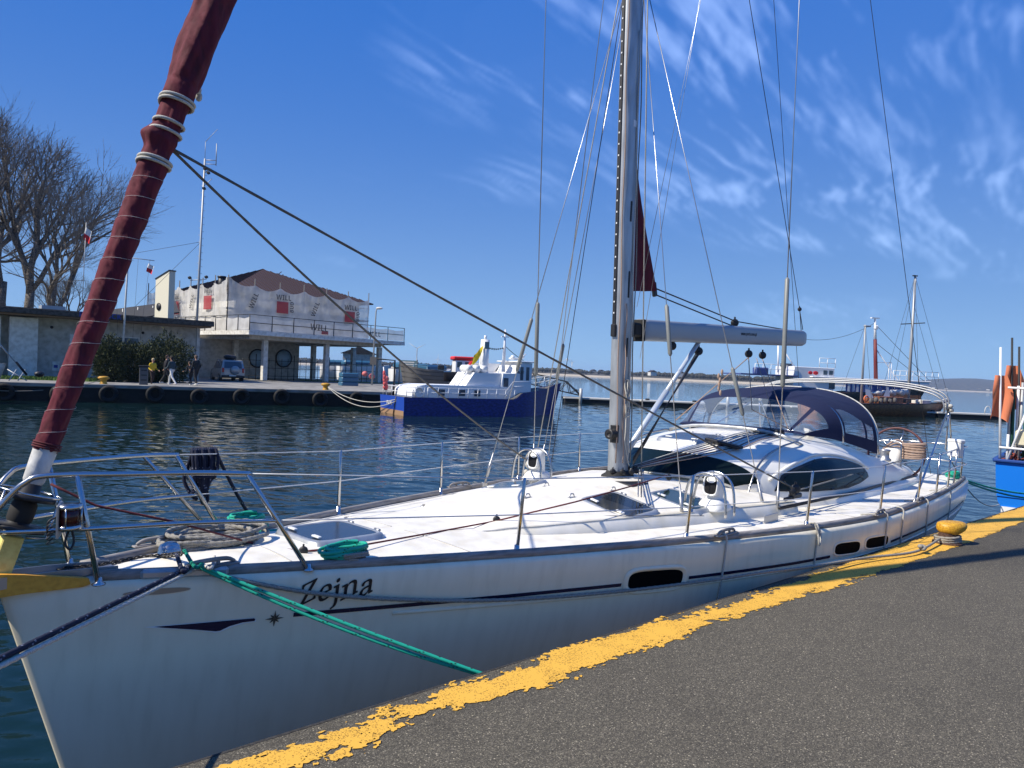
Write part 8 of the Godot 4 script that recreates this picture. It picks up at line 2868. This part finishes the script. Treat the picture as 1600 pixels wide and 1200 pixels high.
	s = MB.new()
	var ring := []
	for k in 17: ring.append(Vector3(1.55 + 0.26 * cos(TAU * k / 16.0), 1.28 + 0.26 * sin(TAU * k / 16.0), -0.55))
	s.tube(ring, 0.06, 8)
	var lr := obj("lifebuoy", s, "white_plastic", t); tag(lr, "white lifebuoy on the blue ship's aft cabin", "lifebuoy"); lr.remove_meta("category")
	s = MB.new(); panel_box(s, Vector3(1.75, 0.60, -0.135), Vector3(1.82, 0.72, -0.115), 0.0); panel_box(s, Vector3(2.0, 0.55, -0.13), Vector3(2.12, 0.74, -0.108), 0.0); obj("draft_marks", s, "lettering_white", t)
	for o in t.get_children():
		if not (String(o.name).split("_0")[0] in ["hull", "transom", "boot_stripe", "rudder_post", "lettering", "deck", "rail", "rail_post", "davit", "draft_marks"]): o.position.x -= 0.5
	var fg := thing("red_flag", "red and white cloth wound on the staff at the blue ship's stern", "flag", ship_point(Vector3(0.12, 1.0, -2.9)), 0.5)
	rod("staff", Vector3.ZERO, Vector3(-0.25, 1.6, 0), 0.03, "white_paint", fg, 6)
	s = MB.new()
	for k in 5: s.ball(Vector3(-0.08 - 0.03 * k, 0.45 + 0.2 * k, 0.02 * (k % 2)), Vector3(0.16 - 0.02 * k, 0.17, 0.10), 8)
	obj("cloth", s, "flag_pink", fg)

func pontoon():
	var a: Vector3 = Vector3(4.817, 0.500, -68.547); var b: Vector3 = Vector3(48.291, 0.500, -71.508)
	var d := (b - a).normalized()
	var t := thing("pontoon", "long narrow floating pontoon stretching across the harbour mouth", "pontoon", Vector3(a.x, 0, a.z), atan2(-d.z, d.x))
	var len_ := a.distance_to(b)
	var s: MB
	var n := 6
	for k in n:
		s = MB.new(); s.box(Vector3(len_ * (k + 0.5) / n, 0.42, -0.8), Vector3(len_ / n - 0.12, 0.16, 1.9), Basis.IDENTITY, 0.03); var dk := obj("deck_section", s, "pontoon_top", t)
		s = MB.new(); s.box(Vector3(len_ * (k + 0.5) / n, 0.08, -0.8), Vector3(len_ / n - 0.3, 0.50, 1.7)); obj("float", s, "rubber", dk)
	for x in [1.6, 15.6, 30.5]:
		s = MB.new(); s.tube([Vector3(x, -0.3, 0.25), Vector3(x, 1.35, 0.25)], 0.16, 10); obj("pile", s, "pole_grey", t)
	for x in [41.5, 42.6]:
		s = MB.new()
		var pts := []
		for k in 11: pts.append(Vector3(x + 0.3 * cos(PI * k / 10.0), 0.5 + 0.75 * pow(sin(PI * k / 10.0), 0.6), 0.0))
		s.tube(pts, 0.035, 6); obj("ladder_hoop", s, "render_white", t)
	for x in [8.0, 12.5, 19.0, 24.0, 36.0]:
		s = MB.new(); s.box(Vector3(x, 0.58, -0.1), Vector3(0.4, 0.16, 0.2), Basis.IDENTITY, 0.05); obj("cleat", s, "bars", t)
	# gangway truss down to the pontoon by the ship's bow
	var g := thing("gangway", "dark truss gangway leading down to the pontoon behind the ship's bow", "gangway", Vector3(a.x, 0, a.z), atan2(-d.z, d.x))
	for z in [-1.4, -0.3]:
		s = MB.new()
		var p0 := Vector3(-5.5, 2.0, z); var p1 := Vector3(1.8, 0.65, z)
		s.tube([p0, p1], 0.06, 6); s.tube([p0 + Vector3(0, 1.1, 0), p0.lerp(p1, 0.8) + Vector3(0, 1.0, 0), p1], 0.05, 6)
		for k in 7:
			var f := k / 7.0
			s.tube([p0.lerp(p1, f), p0.lerp(p1, minf(f + 0.1, 0.95)) + Vector3(0, 1.05 if f < 0.75 else 0.5, 0)], 0.035, 5)
			s.tube([p0.lerp(p1, minf(f + 0.14, 1.0)), p0.lerp(p1, minf(f + 0.1, 0.95)) + Vector3(0, 1.05 if f < 0.75 else 0.5, 0)], 0.035, 5)
		obj("truss_side", s, "bars", g)
	s = MB.new(); s.bar(Vector3(-5.5, 2.0, -0.85), Vector3(1.8, 0.62, -0.85), 1.1, 0.06); obj("tread", s, "grey_planks", g)

func sailing_boats():
	var s: MB
	# wooden ketch-like boat with its bow to the right
	var o: Vector3 = Vector3(26.628, -0.212, -66.000)
	var e: Vector3 = Vector3(43.160, -0.060, -73.000)
	var d := Vector3(e.x - o.x, 0, e.z - o.z)
	var l := d.length()
	var t := thing("wooden_sailing_boat", "varnished brown wooden sailing boat with two masts moored at the pontoon", "sailing boat", Vector3(o.x, 0, o.z), atan2(-d.z, d.x))
	s = MB.new(); s.loft(hull_rings(l, 3.6, 1.05, 1.35, 0.5, 24), false, false, true, false); obj("hull", s, "varnish", t)
	s = MB.new(); s.sheet(deck_rows(l, 3.6, 1.05, 1.35, 0.06)); obj("deck", s, "varnish", t)
	for sg in [1.0, -1.0]:
		s = MB.new()
		var pts := []
		for i in 15:
			var p := hull_at(l, 3.6, 1.05, 1.35, 0.5, i / 14.0, 0.0); pts.append(Vector3(p.x, p.y + 0.02, p.z * sg))
		s.tube(pts, 0.05, 6); obj("gunwale", s, "black", t)
	s = MB.new(); s.box(Vector3(l * 0.52, 1.45, 0), Vector3(3.2, 0.7, 1.7), Basis.IDENTITY, 0.06); obj("deckhouse", s, "varnish", t)
	s = MB.new(); s.box(Vector3(l * 0.80, 1.40, 0), Vector3(1.3, 0.4, 1.2), Basis.IDENTITY, 0.05); obj("fore_hatch", s, "render_white", t)
	s = MB.new(); s.box(Vector3(l * 0.62, 1.62, 0.4), Vector3(3.6, 0.12, 0.3), Basis.IDENTITY, 0.03); obj("spar_on_deck", s, "grey_planks", t)
	var bb: Vector3 = Vector3(l, 1.4, 0)
	s = MB.new(); s.tube([bb - Vector3(1.2, 0.05, 0), bb + Vector3(0.5, 0.18, 0)], [0.10, 0.06], 8); obj("bowsprit", s, "varnish", t)
	s = MB.new(); s.ball(bb + Vector3(-0.6, 0.28, 0.2), Vector3(0.75, 0.16, 0.2), 10, Basis(Vector3(0, 0, 1), 0.2)); s.ball(bb + Vector3(-1.6, 0.10, 0.4), Vector3(0.8, 0.10, 0.2), 10); obj("bagged_sail", s, "sail_white", t)
	var toloc := func(p: Vector3) -> Vector3: return t.transform.affine_inverse() * p
	var m1: Vector3 = toloc.call(Vector3(38.029, 13.481, -71.500)); var m2: Vector3 = toloc.call(Vector3(32.386, 8.374, -69.000))
	s = MB.new(); s.tube([Vector3(m1.x - 0.1, 1.0, 0), Vector3(m1.x + 0.05, m1.y, 0)], [0.15, 0.11], 10)
	var mm := obj("main_mast", s, "pole_grey", t)
	s = MB.new(); s.tube([Vector3(m1.x, m1.y * 0.66, -1.3), Vector3(m1.x, m1.y * 0.66, 1.3)], 0.05, 6); s.box(Vector3(m1.x, m1.y, 0), Vector3(0.5, 0.1, 0.2)); obj("spreader", s, "bars", mm)
	s = MB.new(); s.tube([Vector3(m2.x - 0.05, 1.0, 0), Vector3(m2.x, m2.y, 0)], [0.12, 0.08], 10); s.box(Vector3(m2.x + 0.25, m2.y - 0.1, 0), Vector3(0.7, 0.14, 0.3), Basis.IDENTITY, 0.05); obj("mizzen_mast", s, "pole_grey", t)
	for q in [[Vector3(m1.x, m1.y, 0), Vector3(l + 0.4, 1.5, 0)], [Vector3(m1.x, m1.y, 0), Vector3(m1.x - 0.6, 1.1, 1.6)], [Vector3(m1.x, m1.y, 0), Vector3(m1.x - 0.6, 1.1, -1.6)], [Vector3(m1.x, m1.y, 0), Vector3(m1.x - 4.6, 1.1, 0.5)], [Vector3(m1.x, m1.y * 0.8, 0), Vector3(l - 0.8, 1.4, 0)], [Vector3(m2.x, m2.y, 0), Vector3(m2.x - 0.5, 1.1, 1.6)], [Vector3(m2.x, m2.y, 0), Vector3(m2.x - 3.0, 1.1, 0.0)]]:
		rod("stay", q[0], q[1], 0.018, "dark_line", t, 4)
	s = MB.new()
	for k in 14:
		var f := k / 13.0
		s.ball(Vector3(lerpf(m1.x - 4.6, m1.x - 0.3, f), 2.05 + 0.25 * f + 0.05 * sin(k * 2.2), 0.1 * sin(k * 1.4)), Vector3(0.35, 0.14 + 0.05 * (k % 3) + 0.10 * f, 0.2), 8)
	obj("furled_sail", s, "sail_white", t)
	s = MB.new(); s.sheet([PackedVector3Array([Vector3(m2.x + 0.2, 1.6, 0.3), Vector3(m2.x + 0.3, 3.0, 0.0)]), PackedVector3Array([Vector3(m2.x + 1.2, 1.6, 0.3), Vector3(m2.x + 0.5, 3.0, 0.0)])]); obj("hanging_cloth", s, "awning_white", t)
	s = MB.new(); s.sheet([PackedVector3Array([Vector3(m2.x + 2.2, 1.6, 0.4), Vector3(m2.x + 3.0, 2.7, 0.2)]), PackedVector3Array([Vector3(m2.x + 3.2, 1.6, 0.4), Vector3(m2.x + 3.15, 2.7, 0.2)])]); obj("hanging_cloth", s, "awning_white", t)
	s = MB.new()
	for k in 6: s.ball(Vector3(m2.x + 0.2 + 0.6 * k, 1.35 + 0.1 * (k % 2), 0.9), Vector3(0.22, 0.28, 0.2), 7)
	obj("deck_gear", s, "grey_planks", t)
	var ring := []
	for k in 17: ring.append(Vector3(m2.x - 0.95 + 0.25 * cos(TAU * k / 16.0), 1.55 + 0.25 * sin(TAU * k / 16.0), 1.35))
	s = MB.new(); s.tube(ring, 0.065, 8); obj("lifebuoy", s, "orange_cloth", t)
	# larger passenger ship behind it
	var po: Vector3 = Vector3(26.993, -0.553, -84.000); var pe: Vector3 = Vector3(50.841, -0.321, -90.000)
	d = Vector3(pe.x - po.x, 0, pe.z - po.z); l = d.length()
	var p := thing("passenger_ship", "passenger ship with white wheelhouse and blue striped awning behind the wooden boat", "ship", Vector3(po.x, 0, po.z), atan2(-d.z, d.x))
	var tl := func(q: Vector3) -> Vector3: return p.transform.affine_inverse() * q
	s = MB.new(); s.loft(hull_rings(l, 5.0, 1.5, 3.0, 0.6, 24), false, false, true, false); obj("hull", s, "black_hull", p)
	s = MB.new(); s.sheet(deck_rows(l, 5.0, 1.5, 3.0, 0.1)); obj("deck", s, "grey_planks", p)
	s = MB.new(); s.box(Vector3(l * 0.62, 1.62, 2.3), Vector3(l * 0.5, 0.5, 0.1)); obj("varnished_rail", s, "varnish", p)
	s = MB.new(); s.box(Vector3(l * 0.60, 3.50, 0), Vector3(l * 0.66, 0.16, 4.6), Basis.IDENTITY, 0.05); s.box(Vector3(l * 0.60, 3.32, 2.2), Vector3(l * 0.64, 0.25, 0.05)); obj("awning_roof", s, "white_paint", p)
	for k in 30:
		s = MB.new(); s.box(Vector3(l * 0.46 + 0.29 * k, 2.62, 2.15 + 0.04 * sin(k * 1.7)), Vector3(0.27, 1.25, 0.03)); obj("awning_stripe", s, "awning_blue" if (k % 2 == 0 or k > 12) else "awning_white", p)
	var w0: Vector3 = tl.call(Vector3(31.668, 2.572, -84.000)); var w1: Vector3 = tl.call(Vector3(36.687, 4.098, -86.000))
	s = MB.new(); s.box(Vector3((w0.x + w1.x) / 2, 3.3, 0), Vector3(w1.x - w0.x, 2.6, 3.6), Basis.IDENTITY, 0.05); obj("wheelhouse", s, "white_paint", p)
	for k in 2:
		s = MB.new(); s.box(Vector3(w1.x - 0.5 - 0.75 * k, 4.05, 1.81), Vector3(0.5, 0.5, 0.03)); obj("window", s, "far_window", p)
	s = MB.new(); s.box(Vector3(w1.x - 0.3, 2.6, 1.81), Vector3(0.8, 0.8, 0.03)); obj("window", s, "far_window", p)
	s = MB.new(); s.ball(Vector3((w0.x + w1.x) / 2 + 0.15, 3.95, 1.84), Vector3(0.35, 0.22, 0.03), 10); s.ball(Vector3((w0.x + w1.x) / 2 - 0.55, 3.95, 1.84), Vector3(0.28, 0.2, 0.03), 10); obj("red_mark", s, "flag_red", p)
	s = MB.new(); s.box(Vector3(w0.x + 0.2, 4.72, 0), Vector3(0.9, 0.4, 1.0), Basis.IDENTITY, 0.05); obj("black_locker", s, "black", p)
	# rails
	for q in [[-0.5, w0.x, 3.6, 1.9], [w1.x - 2.0, w1.x + 0.1, 4.6, 1.7], [l * 0.72, l * 0.98, 3.58, 2.0]]:
		var n: int = max(2, int((q[1] - q[0]) / 0.9))
		for i in n + 1:
			var x: float = lerpf(q[0], q[1], float(i) / n)
			rod("rail_post", Vector3(x, q[2], q[3]), Vector3(x, q[2] + 1.1, q[3]), 0.035, "white_paint", p, 5)
		for y in [0.55, 1.1]: rod("rail", Vector3(q[0], q[2] + y, q[3]), Vector3(q[1], q[2] + y, q[3]), 0.03, "white_paint", p, 5)
	s = MB.new(); s.box(Vector3(w0.x * 0.3, 3.5, 0), Vector3(w0.x * 1.6, 0.14, 4.0)); s.box(Vector3(0.4, 3.9, 1.6), Vector3(1.6, 0.8, 0.8), Basis.IDENTITY, 0.1); obj("aft_canopy", s, "awning_blue", p)
	var rm: Vector3 = tl.call(Vector3(43.093, 10.865, -88.000)); 
	s = MB.new(); s.tube([Vector3(rm.x + 0.45, 3.4, 0), Vector3(rm.x + 0.05, lerpf(3.4, rm.y, 0.66), 0)], [0.24, 0.2], 10); obj("red_mast", s, "red_mast", p)
	s = MB.new(); s.tube([Vector3(rm.x + 0.05, lerpf(3.4, rm.y, 0.66), 0), Vector3(rm.x - 0.1, rm.y, 0)], [0.17, 0.12], 10); s.box(Vector3(rm.x - 0.1, rm.y, 0), Vector3(1.1, 0.12, 0.3)); s.box(Vector3(rm.x, lerpf(3.4, rm.y, 0.85), 0.1), Vector3(0.5, 0.5, 0.4), Basis.IDENTITY, 0.1); obj("mast_top", s, "white_paint", p)
	var foot: Vector3 = tl.call(Vector3(46.739, 3.909, -88.000))
	for q in [[Vector3(rm.x + 0.3, lerpf(3.4, rm.y, 0.5), 0), Vector3(foot.x, 3.6, 0), 0.06], [Vector3(rm.x + 0.4, 5.6, 0), Vector3(foot.x - 1.0, 5.65, 0), 0.05], [Vector3(foot.x - 1.0, 5.65, 0), Vector3(foot.x - 1.0, 3.6, 0), 0.05], [Vector3(rm.x + 2.2, 5.6, 0), Vector3(rm.x + 2.2, 3.6, 0), 0.05]]: rod("derrick", q[0], q[1], q[2], "white_paint", p, 6)
	for q in [[Vector3(rm.x, lerpf(3.4, rm.y, 0.9), 0), Vector3(l, 3.8, 0)], [Vector3(rm.x, lerpf(3.4, rm.y, 0.62), 0), Vector3(l - 0.6, 3.6, 0)]]: rod("stay", q[0], q[1], 0.03, "dark_line", p, 4)
	s = MB.new(); s.tube(line(Vector3(rm.x, lerpf(3.4, rm.y, 0.93), 0), tl.call(Vector3(31.846, 7.911, -84.000)), 20, 1.0), 0.022, 4); obj("stay", s, "dark_line", p)
	s = MB.new(); s.tube([tl.call(Vector3(30.671, 6.547, -84.000)), tl.call(Vector3(32.552, 3.925, -84.000))], 0.07, 6); s.tube([tl.call(Vector3(30.143, 6.890, -84.000)), tl.call(Vector3(30.291, 3.829, -84.000))], 0.10, 6); obj("derrick", s, "white_paint", p)

func fishing_boat():
	var s: MB
	var o: Vector3 = Vector3(10.913, 0.131, -16.400)
	var t := thing("fishing_boat", "bright blue fishing boat at the right edge with gear on its stern", "boat", Vector3(o.x, 0, o.z), -0.68)
	var W := 3.4; var Y := 1.10
	s = MB.new()
	var rows := []
	for i in 8:
		var f := i / 7.0
		var z := -6.5 * f
		var r := PackedVector3Array()
		for p in [[0.0, Y + 0.03 + 0.25 * f * f], [0.03, Y * 0.5], [0.08, 0.22], [0.35, -0.25], [W - 0.35, -0.25], [W - 0.08, 0.22], [W - 0.03, Y * 0.5], [W, Y + 0.03 + 0.25 * f * f]]: r.append(Vector3(p[0] - 0.05, p[1], z))
		rows.append(r)
	s.loft(rows, false, false, false, false)
	var v := PackedVector3Array()
	var r0: PackedVector3Array = rows[0]
	for j in 3: v.append_array([r0[j], r0[j + 1], r0[7 - j], r0[j + 1], r0[6 - j], r0[7 - j]])
	s.tris(v, false, false)
	obj("hull", s, "bright_blue", t)
	s = MB.new(); s.box(Vector3(W * 0.5 - 0.05, Y + 0.03, 0.0), Vector3(W + 0.10, 0.07, 0.14), Basis.IDENTITY, 0.02); s.box(Vector3(-0.05, Y + 0.05, -3.2), Vector3(0.12, 0.07, 6.4), Basis.IDENTITY, 0.02); obj("gunwale", s, "gunwale_blue", t)
	s = MB.new(); s.box(Vector3(W * 0.5 - 0.05, 0.36, 0.012), Vector3(W - 0.1, 0.035, 0.03)); obj("rubbing_strip", s, "bright_blue", t)
	s = MB.new(); s.box(Vector3(W * 0.5 - 0.05, 0.06, -0.02), Vector3(W - 0.3, 0.12, 0.10)); obj("boot_stripe", s, "white_paint", t)
	s = MB.new(); s.box(Vector3(W * 0.5, Y - 0.25, -3.2), Vector3(W - 0.2, 0.05, 6.2)); obj("deck", s, "grey_planks", t)
	# white frame of posts and bars
	for q in [[Vector3(0.15, Y, -0.1), Vector3(0.15, Y + 0.62, -0.1)], [Vector3(0.50, Y, -0.05), Vector3(0.55, Y + 1.62, -0.05)], [Vector3(0.15, Y, -0.08), Vector3(0.56, Y + 1.5, -0.06)], [Vector3(0.0, Y + 0.32, -0.05), Vector3(3.0, Y + 0.28, -0.05)], [Vector3(0.1, Y + 1.66, -0.08), Vector3(3.0, Y + 1.58, -0.08)], [Vector3(0.10, Y + 1.64, -1.5), Vector3(3.0, Y + 1.6, -1.5)], [Vector3(0.55, Y + 1.5, -0.06), Vector3(1.0, Y, -0.06)]]: rod("frame_tube", q[0], q[1], 0.026, "white_paint", t, 8)
	# bundled poles, tank, floats and nets on the stern
	for k in 9: rod("bundled_pole", Vector3(0.14 + 0.07 * k, Y, -0.35 - 0.05 * (k % 3)), Vector3(0.12 + 0.075 * k, Y + 1.55 + 0.08 * (k % 4), -0.4), 0.03, ["pole_grey", "net_green", "white_paint"][k % 3], t, 6)
	s = MB.new(); s.box(Vector3(0.40, Y + 0.55, -0.22), Vector3(0.26, 0.38, 0.2), Basis.IDENTITY, 0.05); obj("tank", s, "cream_tank", t)
	for q in [[0.95, 0.85, 0.20, "white_paint"], [0.98, 0.45, 0.22, "ball_blue"], [0.66, 0.28, 0.16, "cream_tank"], [0.9, 0.14, 0.14, "flag_red"], [1.3, 0.25, 0.25, "net_green"]]:
		s = MB.new(); s.ball(Vector3(q[0], Y + q[1], -0.4), Vector3(q[2], q[2] * 1.15, q[2]), 12); obj("float", s, q[3], t)
	s = MB.new()
	var r := RandomNumberGenerator.new(); r.seed = 5
	for k in 40:
		var p := Vector3(r.randf_range(0.2, 2.0), Y + r.randf_range(0.0, 0.22), -0.3 - r.randf() * 0.5)
		s.tube(spline([p, p + Vector3(r.randf_range(-0.2, 0.2), 0.08, 0.05), p + Vector3(r.randf_range(-0.2, 0.2), 0.0, 0.1), p + Vector3(r.randf_range(-0.2, 0.2), -0.05, 0.0)], 4), 0.018, 5)
	obj("net_heap", s, "net_red", t).set_meta("kind", "stuff")
	s = MB.new(); s.box(Vector3(2.5, Y + 1.1, -3.6), Vector3(1.5, 2.0, 2.0), Basis.IDENTITY, 0.08); obj("wheelhouse", s, "white_paint", t)
	# marker poles with orange flags standing in the bundle
	for q in [[Vector3(10.898, 3.508, -16.500), 0.0, "left orange marker flag on a pale pole on the blue boat", "white_paint", true], [Vector3(11.279, 3.746, -16.700), 0.0, "right orange marker flag on a dark pole on the blue boat", "bars", true], [Vector3(11.381, 3.545, -16.600), 0.0, "dark marker pole without a flag at the picture's right edge", "bars", false]]:
		var f := thing("marker_flag", q[2], "marker flag", q[0], 0.0, "marker poles on the blue fishing boat")
		s = MB.new(); s.tube([Vector3(0.12, -2.4, 0), Vector3(0, 0.15, 0)], [0.028, 0.022], 8); obj("pole", s, q[3], f)
		if not q[4]: continue
		rows = []
		for i in 10:
			var u := i / 9.0
			var row := PackedVector3Array()
			for j in 12:
				var w := j / 11.0
				row.append(Vector3(0.0 + (0.52 - 0.08 * w) * (u - 0.35) * (0.5 + 0.5 * minf(1.0, w * 2.5)), -0.48 - 1.0 * w * (1.0 - 0.08 * sin(u * 5.0)), 0.10 * sin(u * 7.0 + w * 3.0) * (0.4 + 0.6 * w)))
			rows.append(row)
		s = MB.new(); s.sheet(rows); obj("flag_cloth", s, "orange_cloth", f)
